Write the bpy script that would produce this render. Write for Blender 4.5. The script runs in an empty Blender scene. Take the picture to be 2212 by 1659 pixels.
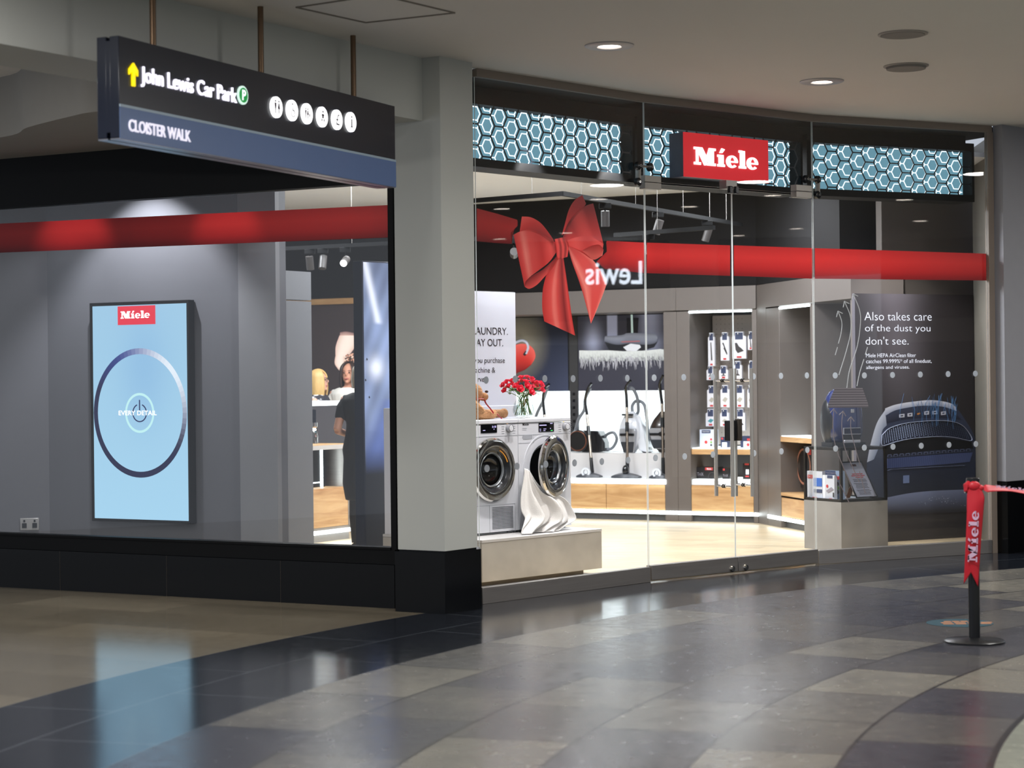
import bpy, bmesh, math, random
from mathutils import Matrix, Vector, Euler
random.seed(7)
PI = math.pi
S = bpy.context.scene
C = S.collection
# ---------------------------------------------------------------- camera, world, exposure
FPX = 4300.0                       # focal length in pixels of the 2212 px wide frame
HOR = 818.0                        # eye level line
ROLL = 0.011
EYE = 1.5
cd = bpy.data.cameras.new('camera'); cam = bpy.data.objects.new('camera', cd); C.objects.link(cam)
cam.location = (0, 0, EYE)
cam.rotation_euler = (Matrix.Rotation(PI/2, 3, 'X') @ Matrix.Rotation(-ROLL, 3, 'Z')).to_euler()
cd.sensor_width = 36; cd.lens = FPX/2212*36
cd.shift_y = -(829.5-HOR)/2212
cd.clip_end = 200
cd.dof.use_dof = True; cd.dof.focus_distance = 14.9; cd.dof.aperture_fstop = 2.6
S.camera = cam
S.view_settings.view_transform = 'Standard'; S.view_settings.look = 'None'
S.view_settings.gamma = 1; S.view_settings.exposure = 0.0
S.view_settings.use_curve_mapping = False
w = bpy.data.worlds.new('world'); S.world = w; w.use_nodes = True
w.node_tree.nodes['Background'].inputs[0].default_value = (0.66, 0.72, 0.82, 1)
w.node_tree.nodes['Background'].inputs[1].default_value = 0.78
cy = S.cycles
cy.use_denoising = True
cy.max_bounces = 7; cy.diffuse_bounces = 3; cy.glossy_bounces = 3; cy.transmission_bounces = 4
cy.transparent_max_bounces = 12; cy.sample_clamp_indirect = 4; cy.sample_clamp_direct = 30
cy.caustics_reflective = False; cy.caustics_refractive = False
cy.blur_glossy = 0.5

def light(kind, name, loc, power, col=(1, 1, 1), aim=None, size=0.3, sizey=None, angle=60, blend=.5):
    l = bpy.data.lights.new(name, kind); o = bpy.data.objects.new(name, l); C.objects.link(o)
    l.energy = power; l.color = col; o.location = loc
    if kind == 'AREA':
        l.size = size
        if sizey: l.shape = 'RECTANGLE'; l.size_y = sizey
        elif name == 'concourse_fill': l.shape = 'DISK'
    else:
        l.shadow_soft_size = size
    if kind == 'SPOT':
        l.spot_size = math.radians(angle); l.spot_blend = blend
    if aim is not None:
        o.rotation_euler = (Vector(aim)-Vector(loc)).to_track_quat('-Z', 'Y').to_euler()
    return o
COOL = (.90, .95, 1.0)
# unseen area lights added under the shop ceiling, without any fixture meshes
SHOP_L = [(.45, 15.55, 60), (1.9, 17.0, 85), (-.6, 17.2, 85), (.75, 17.75, 100), (-2.6, 18.6, 60), (2.2, 18.5, 60), (-1.35, 18.7, 80)]
for x, y, p in SHOP_L:
    light('AREA', 'shop_fill_light', (x, y, 3.36), p, COOL, aim=(x, y, 0), size=.58)

# ---------------------------------------------------------------- pixel rays -> places in the room
def ray(px, py):
    yp = py + ROLL*(px-1106); xp = px-1106-ROLL*(py-829.5)
    return xp/FPX, (HOR-yp)/FPX
def G(px, py, z=0.0):
    a, b = ray(px, py); Z = (z-EYE)/b
    return (a*Z, Z)
class Fr:
    """vertical frame: origin in plan, direction to the right, y axis pointing away from the viewer"""
    def __init__(s, o, d):
        l = math.hypot(*d); s.o = o; s.d = (d[0]/l, d[1]/l); s.n = (-s.d[1], s.d[0])
        s.M = Matrix(((s.d[0], s.n[0], 0, o[0]), (s.d[1], s.n[1], 0, o[1]), (0, 0, 1, 0), (0, 0, 0, 1)))
    def hit(s, px, py, dd=0.0):
        a, b = ray(px, py)
        ox = s.o[0]+s.n[0]*dd; oy = s.o[1]+s.n[1]*dd
        t = (ox*s.n[0]+oy*s.n[1])/(a*s.n[0]+s.n[1])
        x, y = a*t, t
        return ((x-s.o[0])*s.d[0]+(y-s.o[1])*s.d[1], EYE+b*t)
    def u(s, px, dd=0.0, py=900): return s.hit(px, py, dd)[0]
    def z(s, px, py, dd=0.0): return s.hit(px, py, dd)[1]
    def p3(s, px, py, dd=0.0):
        a, z = s.hit(px, py, dd); return (a, dd, z)
    def w(s, u, d, z): return tuple(s.M @ Vector((u, d, z)))
    def off(s, u, d): 
        v = s.M @ Vector((u, d, 0)); return Fr((v.x, v.y), s.d)
def fr2(a, b): return Fr(a, (b[0]-a[0], b[1]-a[1]))
W = Fr((0, 0), (1, 0))

# ---------------------------------------------------------------- colours and materials
def lin(c): return c/12.92 if c <= .04045 else ((c+.055)/1.055)**2.4
def col(h):
    h = h.lstrip('#'); return tuple(lin(int(h[i:i+2], 16)/255) for i in (0, 2, 4))
MATS = {}
class NT:
    def __init__(s, m): s.t = m.node_tree; s.n = s.t.nodes; s.l = s.t.links
    def add(s, typ, **k):
        n = s.n.new(typ)
        for a, b in k.items():
            if a.startswith('i_'): n.inputs[a[2:].replace('_', ' ')].default_value = b
            else: setattr(n, a, b)
        return n
    def link(s, a, b): s.l.new(a, b)
    def math(s, op, a, b=None):
        n = s.add('ShaderNodeMath', operation=op)
        for i, v in enumerate((a, b)):
            if v is None: continue
            if isinstance(v, (int, float)): n.inputs[i].default_value = v
            else: s.link(v, n.inputs[i])
        return n.outputs[0]
    def mix(s, f, a, b, bt='MIX'):
        n = s.add('ShaderNodeMix', data_type='RGBA', blend_type=bt)
        for i, v in ((0, f), (6, a), (7, b)):
            if isinstance(v, (int, float)): n.inputs[i].default_value = v
            elif isinstance(v, tuple): n.inputs[i].default_value = (*v[:3], 1)
            else: s.link(v, n.inputs[i])
        return n.outputs[2]
    def ramp(s, f, pts):
        n = s.add('ShaderNodeValToRGB'); e = n.color_ramp.elements
        while len(e) < len(pts): e.new(.5)
        for x, (p, c) in zip(e, pts):
            x.position = p; x.color = (*c, 1) if len(c) == 3 else c
        s.link(f, n.inputs[0]); return n.outputs[0]
def pm(name, c, rough=.5, metal=0.0, emit=0.0, ecol=None, noise=0.0, nscale=8.0, bump=0.0, bscale=60.0, coat=0.0, stretch=None, vcol=False, trans=0.0, spec=.5, rnoise=0.0, alpha=None):
    if name in MATS: return MATS[name]
    if isinstance(c, str): c = col(c)
    m = bpy.data.materials.new(name); m.use_nodes = True; t = NT(m); MATS[name] = m
    b = t.n['Principled BSDF']
    b.inputs['Base Color'].default_value = (*c, 1); b.inputs['Roughness'].default_value = rough
    b.inputs['Metallic'].default_value = metal; b.inputs['Specular IOR Level'].default_value = spec
    b.inputs['Coat Weight'].default_value = coat
    m.diffuse_color = (*c, 1)
    co = t.add('ShaderNodeTexCoord').outputs['Object']
    if stretch:
        mp = t.add('ShaderNodeMapping'); mp.inputs['Scale'].default_value = stretch; t.link(co, mp.inputs[0]); co = mp.outputs[0]
    base = None
    if vcol:
        a = t.add('ShaderNodeVertexColor', layer_name='Col'); base = a.outputs[0]; t.link(base, b.inputs['Base Color'])
    n = t.add('ShaderNodeTexNoise'); n.inputs['Scale'].default_value = nscale; n.inputs['Detail'].default_value = 6
    t.link(co, n.inputs['Vector'])
    amt = noise if noise else .04
    k = t.math('ADD', t.math('MULTIPLY', n.outputs[0], amt*2), 1-amt)
    mul = t.add('ShaderNodeVectorMath', operation='SCALE')
    if base is not None: t.link(base, mul.inputs[0])
    else: mul.inputs[0].default_value = c
    t.link(k, mul.inputs['Scale'])
    t.link(mul.outputs[0], b.inputs['Base Color'])
    if rnoise: t.link(t.math('ADD', t.math('MULTIPLY', n.outputs[0], rnoise*2), rough-rnoise), b.inputs['Roughness'])
    if emit:
        b.inputs['Emission Strength'].default_value = emit
        if vcol and ecol is None: t.link(base, b.inputs['Emission Color'])
        else: b.inputs['Emission Color'].default_value = (*(col(ecol) if isinstance(ecol, str) else (ecol or c)), 1)
    if bump:
        n2 = t.add('ShaderNodeTexNoise'); n2.inputs['Scale'].default_value = bscale; n2.inputs['Detail'].default_value = 5; t.link(co, n2.inputs['Vector'])
        bp = t.add('ShaderNodeBump'); bp.inputs['Strength'].default_value = bump; bp.inputs['Distance'].default_value = .02
        t.link(n2.outputs[0], bp.inputs['Height']); t.link(bp.outputs[0], b.inputs['Normal'])
    if trans:
        tr = t.add('ShaderNodeBsdfTranslucent'); tr.inputs[0].default_value = (*c, 1)
        if base is not None: t.link(base, tr.inputs[0])
        mx = t.add('ShaderNodeMixShader'); mx.inputs[0].default_value = trans
        t.link(b.outputs[0], mx.inputs[1]); t.link(tr.outputs[0], mx.inputs[2]); t.link(mx.outputs[0], t.n['Material Output'].inputs[0])
    if alpha is not None: b.inputs['Alpha'].default_value = alpha
    return m
def emis(name, c, strength):
    if name in MATS: return MATS[name]
    if isinstance(c, str): c = col(c)
    m = bpy.data.materials.new(name); m.use_nodes = True; t = NT(m); MATS[name] = m
    b = t.n['Principled BSDF']; b.inputs['Base Color'].default_value = (*[x*.6 for x in c], 1)
    b.inputs['Emission Color'].default_value = (*c, 1); b.inputs['Emission Strength'].default_value = strength
    b.inputs['Roughness'].default_value = .4; m.diffuse_color = (*c, 1)
    return m
def glassmat(name, tint=(1, 1, 1), base=.045, rough=0.0):
    if name in MATS: return MATS[name]
    m = bpy.data.materials.new(name); m.use_nodes = True; t = NT(m); MATS[name] = m
    for n in list(t.n):
        if n.type == 'BSDF_PRINCIPLED': t.n.remove(n)
    lw = t.add('ShaderNodeLayerWeight'); lw.inputs['Blend'].default_value = .5
    f = t.math('ADD', t.math('MULTIPLY', t.math('POWER', lw.outputs['Facing'], 5.0), .9), base)
    tr = t.add('ShaderNodeBsdfTransparent'); tr.inputs[0].default_value = (*tint, 1)
    gl = t.add('ShaderNodeBsdfGlossy'); gl.inputs['Roughness'].default_value = rough
    mx = t.add('ShaderNodeMixShader'); t.link(f, mx.inputs[0]); t.link(tr.outputs[0], mx.inputs[1]); t.link(gl.outputs[0], mx.inputs[2])
    t.link(mx.outputs[0], t.n['Material Output'].inputs[0])
    return m

# ---------------------------------------------------------------- mesh builder
def resample(P, n):
    P = [Vector(p) for p in P]; L = [0]
    for a, b in zip(P, P[1:]): L.append(L[-1]+(b-a).length)
    out = []; j = 0
    for i in range(n):
        s = L[-1]*i/(n-1)
        while j < len(L)-2 and L[j+1] < s: j += 1
        k = (s-L[j])/max(1e-9, L[j+1]-L[j]); out.append(P[j].lerp(P[j+1], k))
    return out
def smooth(P, n=6):
    """Catmull-Rom through points"""
    P = [Vector(p) for p in P]; Q = [P[0]*2-P[1]]+P+[P[-1]*2-P[-2]]; out = []
    for i in range(1, len(Q)-2):
        for k in range(n):
            t = k/n; a, b, c, d = Q[i-1], Q[i], Q[i+1], Q[i+2]
            out.append(.5*((2*b)+(c-a)*t+(2*a-5*b+4*c-d)*t*t+(3*b-a-3*c+d)*t*t*t))
    out.append(P[-1]); return out
class MB:
    def __init__(s): s.v = []; s.f = []; s.m = []; s.c = []; s.mi = 0; s.cc = (1, 1, 1); s.T = None
    def vert(s, p, c=None):
        p = Vector(p)
        if s.T is not None: p = s.T @ p
        s.v.append(p); s.c.append(c or s.cc); return len(s.v)-1
    def face(s, idx): s.f.append(tuple(idx)); s.m.append(s.mi)
    def poly(s, pts): s.face([s.vert(p) for p in pts]); return s
    def box(s, x0, x1, y0, y1, z0, z1):
        if x1 < x0: x0, x1 = x1, x0
        if y1 < y0: y0, y1 = y1, y0
        if z1 < z0: z0, z1 = z1, z0
        i = [s.vert((x, y, z)) for z in (z0, z1) for y in (y0, y1) for x in (x0, x1)]
        for q in ((0, 2, 3, 1), (4, 5, 7, 6), (0, 1, 5, 4), (2, 6, 7, 3), (0, 4, 6, 2), (1, 3, 7, 5)): s.face([i[k] for k in q])
        return s
    def prism(s, pts, y0, y1):
        """pts (x,z) outline extruded from y0 to y1"""
        n = len(pts); a = [s.vert((p[0], y0, p[1])) for p in pts]; b = [s.vert((p[0], y1, p[1])) for p in pts]
        s.face(a); s.face(b[::-1])
        for k in range(n): s.face((a[k], b[k], b[(k+1) % n], a[(k+1) % n]))
        return s
    def slab(s, pts, z0, z1):
        n = len(pts); a = [s.vert((p[0], p[1], z0)) for p in pts]; b = [s.vert((p[0], p[1], z1)) for p in pts]
        s.face(a[::-1]); s.face(b)
        for k in range(n): s.face((a[k], a[(k+1) % n], b[(k+1) % n], b[k]))
        return s
    def loft(s, rings, caps=True, closed=True):
        R = [[s.vert(p) for p in r] for r in rings]; n = len(R[0])
        for a, b in zip(R, R[1:]):
            for k in range(n if closed else n-1): s.face((a[k], a[(k+1) % n], b[(k+1) % n], b[k]))
        if caps: s.face(R[0][::-1]); s.face(R[-1])
        return s
    def tube(s, pts, r, seg=10, caps=True, flat=1.0):
        P = [Vector(p) for p in pts]; n = len(P); rr = r if isinstance(r, (list, tuple)) else [r]*n
        if len(rr) != n: rr = [rr[0]+(rr[-1]-rr[0])*i/(n-1) for i in range(n)]
        t0 = (P[1]-P[0]).normalized(); up = Vector((0, 0, 1)) if abs(t0.z) < .9 else Vector((1, 0, 0))
        nx = t0.cross(up).normalized(); rings = []
        for i in range(n):
            t = (P[min(i+1, n-1)]-P[max(i-1, 0)]).normalized()
            nx = (nx-t*nx.dot(t)).normalized(); ny = t.cross(nx)
            rings.append([P[i]+(nx*math.cos(a)+ny*math.sin(a)*flat)*rr[i] for a in [2*PI*k/seg for k in range(seg)]])
        return s.loft(rings, caps)
    def lathe(s, prof, seg=24, c=(0, 0, 0), axis='Z', caps=True, ang=None):
        rings = []
        for r, h in prof:
            ring = []
            for k in range(seg):
                a = 2*PI*k/seg; x, y = r*math.cos(a), r*math.sin(a)
                if axis == 'Z': p = (c[0]+x, c[1]+y, c[2]+h)
                elif axis == 'Y': p = (c[0]+x, c[1]+h, c[2]+y)
                else: p = (c[0]+h, c[1]+x, c[2]+y)
                ring.append(p)
            rings.append(ring)
        return s.loft(rings, caps)
    def ell(s, c, r, seg=16, rings=10, M=None):
        R = []
        for i in range(1, rings):
            th = PI*i/rings; ring = []
            for k in range(seg):
                a = 2*PI*k/seg; p = Vector((r[0]*math.sin(th)*math.cos(a), r[1]*math.sin(th)*math.sin(a), r[2]*math.cos(th)))
                if M is not None: p = M @ p
                ring.append(p+Vector(c))
            R.append(ring)
        return s.loft(R, True)
    def patch(s, A, B, nu, nv, cf=None, d=0.0, sm=True, df=None):
        """surface between outline A and outline B, (x,z) points; cf(s,t) gives the printed colour"""
        A = [(p[0], 0, p[1]) for p in A]; B = [(p[0], 0, p[1]) for p in B]
        if sm and len(A) > 2: A = smooth(A)
        if sm and len(B) > 2: B = smooth(B)
        A = resample(A, nu); B = resample(B, nu); idx = []
        for i in range(nu):
            row = []
            for j in range(nv):
                p = A[i].lerp(B[j and i or i], j/(nv-1)); a, b = i/(nu-1), j/(nv-1)
                row.append(s.vert((p.x, d+(df(a, b) if df else 0), p.z), cf(a, b) if cf else None))
            idx.append(row)
        for i in range(nu-1):
            for j in range(nv-1): s.face((idx[i][j], idx[i+1][j], idx[i+1][j+1], idx[i][j+1]))
        return s
    def grid(s, fn, nu, nv, cf=None):
        idx = [[s.vert(fn(i/(nu-1), j/(nv-1)), cf(i/(nu-1), j/(nv-1)) if cf else None) for j in range(nv)] for i in range(nu)]
        for i in range(nu-1):
            for j in range(nv-1): s.face((idx[i][j], idx[i+1][j], idx[i+1][j+1], idx[i][j+1]))
        return s
    def disc(s, c, r, y0, y1, seg=28, rz=None):
        rz = rz or r
        return s.prism([(c[0]+r*math.cos(2*PI*k/seg), c[1]+rz*math.sin(2*PI*k/seg)) for k in range(seg)], y0, y1)
    def ring(s, c, r0, r1, y0, y1, a0=0, a1=2*PI, seg=40, k0=1.0, k1=1.0):
        full = abs(a1-a0-2*PI) < 1e-6; n = seg+1
        for k in range(seg):
            p = a0+(a1-a0)*k/seg; q = a0+(a1-a0)*(k+1)/seg
            pts = [(c[0]+r1*math.cos(p), c[1]+r1*k1*math.sin(p)), (c[0]+r1*math.cos(q), c[1]+r1*k1*math.sin(q)),
                   (c[0]+r0*math.cos(q), c[1]+r0*k0*math.sin(q)), (c[0]+r0*math.cos(p), c[1]+r0*k0*math.sin(p))]
            s.prism(pts, y0, y1)
        return s
OFF = {}
def obj(name, mb, mats, parent=None, fr=None, at=(0, 0, 0), bevel=0, seg=2, angle=35, kind=None, sub=0, remesh=0, smooth_it=0, solid=0, label=None, flat=False):
    me = bpy.data.meshes.new(name)
    if parent is not None: at = OFF.get(parent.name, (0, 0, 0))
    a = Vector(at)
    me.from_pydata([tuple(v-a) for v in mb.v], [], mb.f); 
    if not isinstance(mats, (list, tuple)): mats = [mats]
    for m in mats: me.materials.append(m)
    if len(mats) > 1: me.polygons.foreach_set('material_index', [min(i, len(mats)-1) for i in mb.m])
    if any(c != (1, 1, 1) for c in mb.c):
        ca = me.color_attributes.new('Col', 'FLOAT_COLOR', 'POINT')
        ca.data.foreach_set('color', [x for c in mb.c for x in (*c[:3], 1)])
    me.validate(); me.update()
    if not flat:
        bm = bmesh.new(); bm.from_mesh(me); bmesh.ops.recalc_face_normals(bm, faces=bm.faces); bm.to_mesh(me); bm.free()
        me.shade_smooth(); me.set_sharp_from_angle(angle=math.radians(angle))
    o = bpy.data.objects.new(name, me); C.objects.link(o)
    if parent is not None: o.parent = parent; OFF[o.name] = at
    elif fr is not None: o.matrix_world = fr.M @ Matrix.Translation(a)
    elif at != (0, 0, 0): o.location = at
    if remesh:
        r = o.modifiers.new('remesh', 'REMESH'); r.mode = 'VOXEL'; r.voxel_size = remesh; r.use_smooth_shade = True
    if smooth_it:
        r = o.modifiers.new('smooth', 'SMOOTH'); r.iterations = smooth_it; r.factor = .5
    if solid:
        r = o.modifiers.new('solid', 'SOLIDIFY'); r.thickness = solid; r.offset = 0
    if sub:
        r = o.modifiers.new('sub', 'SUBSURF'); r.levels = sub; r.render_levels = sub
    if bevel:
        r = o.modifiers.new('bevel', 'BEVEL'); r.width = bevel; r.segments = seg; r.limit_method = 'ANGLE'; r.angle_limit = math.radians(40)
        r.harden_normals = False
    if kind: o['kind'] = kind
    if label: o['label'] = label
    return o
def tag(o, label, cat, group=None, kind=None):
    o['label'] = label; o['category'] = cat
    if group: o['group'] = group
    if kind: o['kind'] = kind
    return o
def thing(name, label, cat, fr=W, at=(0, 0, 0), group=None):
    o = bpy.data.objects.new(name, None); C.objects.link(o); o.empty_display_size = .1
    o.matrix_world = fr.M @ Matrix.Translation(Vector(at)); OFF[o.name] = tuple(at)
    return tag(o, label, cat, group)
def copytree(o, M=None, parent=None):
    c = o.copy(); C.objects.link(c)
    if parent is not None: c.parent = parent
    OFF[c.name] = OFF.get(o.name, (0, 0, 0))
    for ch in list(o.children): copytree(ch, None, c)
    if M is not None: c.matrix_world = M
    return c
def struct(name, mb, m, **k): return obj(name, mb, m, kind='structure', **k)

def textmesh(s, bold=0.0, shear=0.0):
    cu = bpy.data.curves.new('t', 'FONT'); cu.body = s; cu.size = 1; cu.offset = bold; cu.shear = shear; cu.resolution_u = 4
    cu.fill_mode = 'BOTH'
    o = bpy.data.objects.new('t', cu); C.objects.link(o)
    dg = bpy.context.evaluated_depsgraph_get(); dg.update()
    me = bpy.data.meshes.new_from_object(o.evaluated_get(dg))
    V = [v.co.copy() for v in me.vertices]; Fc = [tuple(p.vertices) for p in me.polygons]
    bpy.data.objects.remove(o); bpy.data.curves.remove(cu); bpy.data.meshes.remove(me)
    return V, Fc
def text(mb, s, box, d=0.0, bold=0.0, thick=0.0, cap=None):
    """letters fitted to box=(u0,u1,z0,z1) ; z0 is the lowest point of the string"""
    V, Fc = textmesh(s, bold)
    x0 = min(v.x for v in V); x1 = max(v.x for v in V); y0 = min(v.y for v in V); y1 = max(v.y for v in V)
    u0, u1, z0, z1 = box
    def m(v, dd): return (u0+(v.x-x0)/(x1-x0)*(u1-u0), dd, z0+(v.y-y0)/(y1-y0)*(z1-z0))
    i = [mb.vert(m(v, d)) for v in V]
    for f in Fc: mb.face([i[k] for k in f])
    if thick:
        j = [mb.vert(m(v, d+thick)) for v in V]
        ed = {}
        for f in Fc:
            for a, b in zip(f, f[1:]+f[:1]): ed[(a, b)] = 1
        for (a, b) in ed:
            if (b, a) not in ed: mb.face((i[a], i[b], j[b], j[a]))
    return mb
def logo(mb, T, d0, d1):
    """the heavy slab-serif word mark; T maps unit coords (x right, y up; cap height 1) to (u,z)"""
    def P(pts): mb.prism([T(*p) for p in pts], d0, d1)
    def R(x0, x1, y0, y1): P([(x0, y0), (x1, y0), (x1, y1), (x0, y1)])
    R(0, .42, 0, .15); R(.13, .27, .1, .9); R(0, .5, .86, 1)
    P([(.13, .99), (.52, .99), (.86, .36), (.72, 0), (.64, 0)]); P([(.64, 0), (.74, 0), (1.16, .99), (.96, .99), (.74, .42)])
    R(.9, 1.24, .1, .9); R(.82, 1.36, 0, .15); R(.94, 1.36, .86, 1)
    x = 1.48
    R(x+.08, x+.38, .08, .68); R(x, x+.46, 0, .14); R(x, x+.2, .55, .68)
    P([(x+.13, .78), (x+.30, .78), (x+.47, 1.0), (x+.27, 1.06)])
    for x in (2.04, 3.37):
        n = 26
        for k in range(n):
            a = math.radians(0+318*k/n); b = math.radians(318*(k+1)/n)
            def o(t): return (x+.37+.37*math.cos(t), .34+.36*math.sin(t))
            def i(t): return (x+.40+.15*math.cos(t), .345+.25*math.sin(t))
            P([o(a), o(b), i(b), i(a)])
        R(x+.2, x+.735, .29, .38)
    x = 2.86
    R(x+.08, x+.38, .08, 1.02); R(x, x+.46, 0, .14); R(x, x+.2, .9, 1.04)
def logo_box(mb, box, d0, d1, M=None):
    u0, u1, z0, z1 = box
    def T(x, y):
        a, b = u0+(x/4.11)*(u1-u0), z0+(y/1.06)*(z1-z0)
        return M(a, b) if M else (a, b)
    logo(mb, T, d0, d1)

# ---------------------------------------------------------------- plan of the place
J1 = G(1404, 1257); J2 = G(1592, 1237); J3 = G(1766, 1219); J4 = G(2151, 1194); J0 = (-.22, 13.26)
G1 = fr2(J0, J1); GD = fr2(J1, J3); G4 = fr2(J3, J4)
PL = fr2((-3.806, 14.732), (-.778, 13.05))          # left shop window
BR = fr2(G(1238, 1122), G(1639, 1131.7))            # back run of display cabinets
SR = Fr(G(1639, 1131.7), (.235, -.972))             # right run of display cabinets
LR = Fr((-1.85, 18.3), (.52, .854))                 # left run
CX, CYc = 9.73, 5.28                                # centre of the curved facade and of the paving rings
H = 3.57
u1 = math.hypot(J1[0]-J0[0], J1[1]-J0[1]); uD = math.hypot(J3[0]-J1[0], J3[1]-J1[1]); u4 = math.hypot(J4[0]-J3[0], J4[1]-J3[1])
uM = GD.u(1592, 0, 1237)

# ---------------------------------------------------------------- materials of the setting
def floor_material():
    m = bpy.data.materials.new('mall_floor'); m.use_nodes = True; t = NT(m); b = t.n['Principled BSDF']
    pos = t.add('ShaderNodeNewGeometry').outputs['Position']
    sx = t.add('ShaderNodeSeparateXYZ'); t.link(pos, sx.inputs[0])
    dx = t.math('SUBTRACT', sx.outputs[0], CX); dy = t.math('SUBTRACT', sx.outputs[1], CYc)
    R = t.math('SQRT', t.math('ADD', t.math('MULTIPLY', dx, dx), t.math('MULTIPLY', dy, dy)))
    A = t.math('MULTIPLY', t.math('ARCTAN2', dy, dx), 11.0)
    def brick(x, y, wd, ht, mort=.006):
        cmb = t.add('ShaderNodeCombineXYZ'); t.link(x, cmb.inputs[0]); t.link(y, cmb.inputs[1])
        k = t.add('ShaderNodeTexBrick'); k.offset = .43; k.inputs['Scale'].default_value = 1
        k.inputs['Color1'].default_value = (0, 0, 0, 1); k.inputs['Color2'].default_value = (1, 1, 1, 1); k.inputs['Mortar'].default_value = (.5, .5, .5, 1)
        k.inputs['Mortar Size'].default_value = mort; k.inputs['Mortar Smooth'].default_value = .1
        k.inputs['Brick Width'].default_value = wd; k.inputs['Row Height'].default_value = ht
        t.link(cmb.outputs[0], k.inputs['Vector']); return k
    n1 = t.add('ShaderNodeTexNoise'); n1.inputs['Scale'].default_value = 1.7; n1.inputs['Detail'].default_value = 8; n1.inputs['Roughness'].default_value = .65; t.link(pos, n1.inputs['Vector'])
    n2 = t.add('ShaderNodeTexNoise'); n2.inputs['Scale'].default_value = 14; n2.inputs['Detail'].default_value = 8; t.link(pos, n2.inputs['Vector'])
    gk = brick(A, t.math('SUBTRACT', R, 8.26), .92, .5567, .009)
    v = t.math('ADD', t.math('MULTIPLY', gk.outputs['Color'], .68), t.math('ADD', t.math('MULTIPLY', n1.outputs[0], .55), t.math('MULTIPLY', n2.outputs[0], .14)))
    grey = t.ramp(v, [(.2, col('#2b2c34')), (.45, col('#414147')), (.7, col('#545250')), (1.0, col('#7a766c'))])
    grey = t.mix(t.math('MULTIPLY', gk.outputs['Fac'], .8), grey, col('#262524'))
    dk = brick(A, t.math('SUBTRACT', R, 11.6), 1.15, .575, .006)
    dark = t.mix(n2.outputs[0], col('#15181e'), col('#23262d'))
    dark = t.mix(t.math('MULTIPLY', dk.outputs['Fac'], .7), dark, col('#5a5f66'))
    ang = math.atan2(PL.d[1], PL.d[0]); cA, sA = math.cos(ang), math.sin(ang)
    bx = t.math('ADD', t.math('MULTIPLY', sx.outputs[0], cA), t.math('MULTIPLY', sx.outputs[1], sA))
    by = t.math('ADD', t.math('MULTIPLY', sx.outputs[0], -sA), t.math('MULTIPLY', sx.outputs[1], cA))
    bk = brick(bx, by, 1.2, .6, .006)
    v2 = t.math('ADD', t.math('MULTIPLY', bk.outputs['Color'], .35), t.math('ADD', t.math('MULTIPLY', n1.outputs[0], .35), t.math('MULTIPLY', n2.outputs[0], .3)))
    beige = t.ramp(v2, [(.15, col('#62594a')), (.5, col('#786f5e')), (.9, col('#8d826e'))])
    beige = t.mix(t.math('MULTIPLY', bk.outputs['Fac'], .6), beige, col('#6b6252'))
    inner = t.ramp(t.math('ADD', t.math('MULTIPLY', n1.outputs[0], .6), t.math('MULTIPLY', n2.outputs[0], .4)), [(.3, col('#777b70')), (.7, col('#9a9c8e'))])
    g1 = t.math('GREATER_THAN', R, 11.6); g2 = t.math('GREATER_THAN', R, 12.75); g0 = t.math('LESS_THAN', R, 8.25)
    edge = t.math('LESS_THAN', t.math('ABSOLUTE', t.math('SUBTRACT', R, 8.25)), .012)
    c = t.mix(g1, grey, dark); c = t.mix(g2, c, beige); c = t.mix(g0, c, inner); c = t.mix(edge, c, col('#1e1f22'))
    t.link(c, b.inputs['Base Color'])
    rg = t.math('ADD', t.math('MULTIPLY', n2.outputs[0], .20), .14)
    rd = t.math('ADD', t.math('MULTIPLY', n2.outputs[0], .06), .11)
    mixr = t.math('ADD', t.math('MULTIPLY', rg, t.math('SUBTRACT', 1.0, g1)), t.math('MULTIPLY', rd, g1))
    t.link(mixr, b.inputs['Roughness']); b.inputs['Specular IOR Level'].default_value = .55
    bp = t.add('ShaderNodeBump'); bp.inputs['Strength'].default_value = .10; bp.inputs['Distance'].default_value = .02
    hh = t.math('MULTIPLY', t.math('ADD', n1.outputs[0], t.math('MULTIPLY', n2.outputs[0], .35)), t.math('SUBTRACT', 1.0, t.math('MULTIPLY', g1, .93)))
    t.link(hh, bp.inputs['Height']); bp.inputs['Strength'].default_value = .05; t.link(bp.outputs[0], b.inputs['Normal'])
    return m
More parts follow.
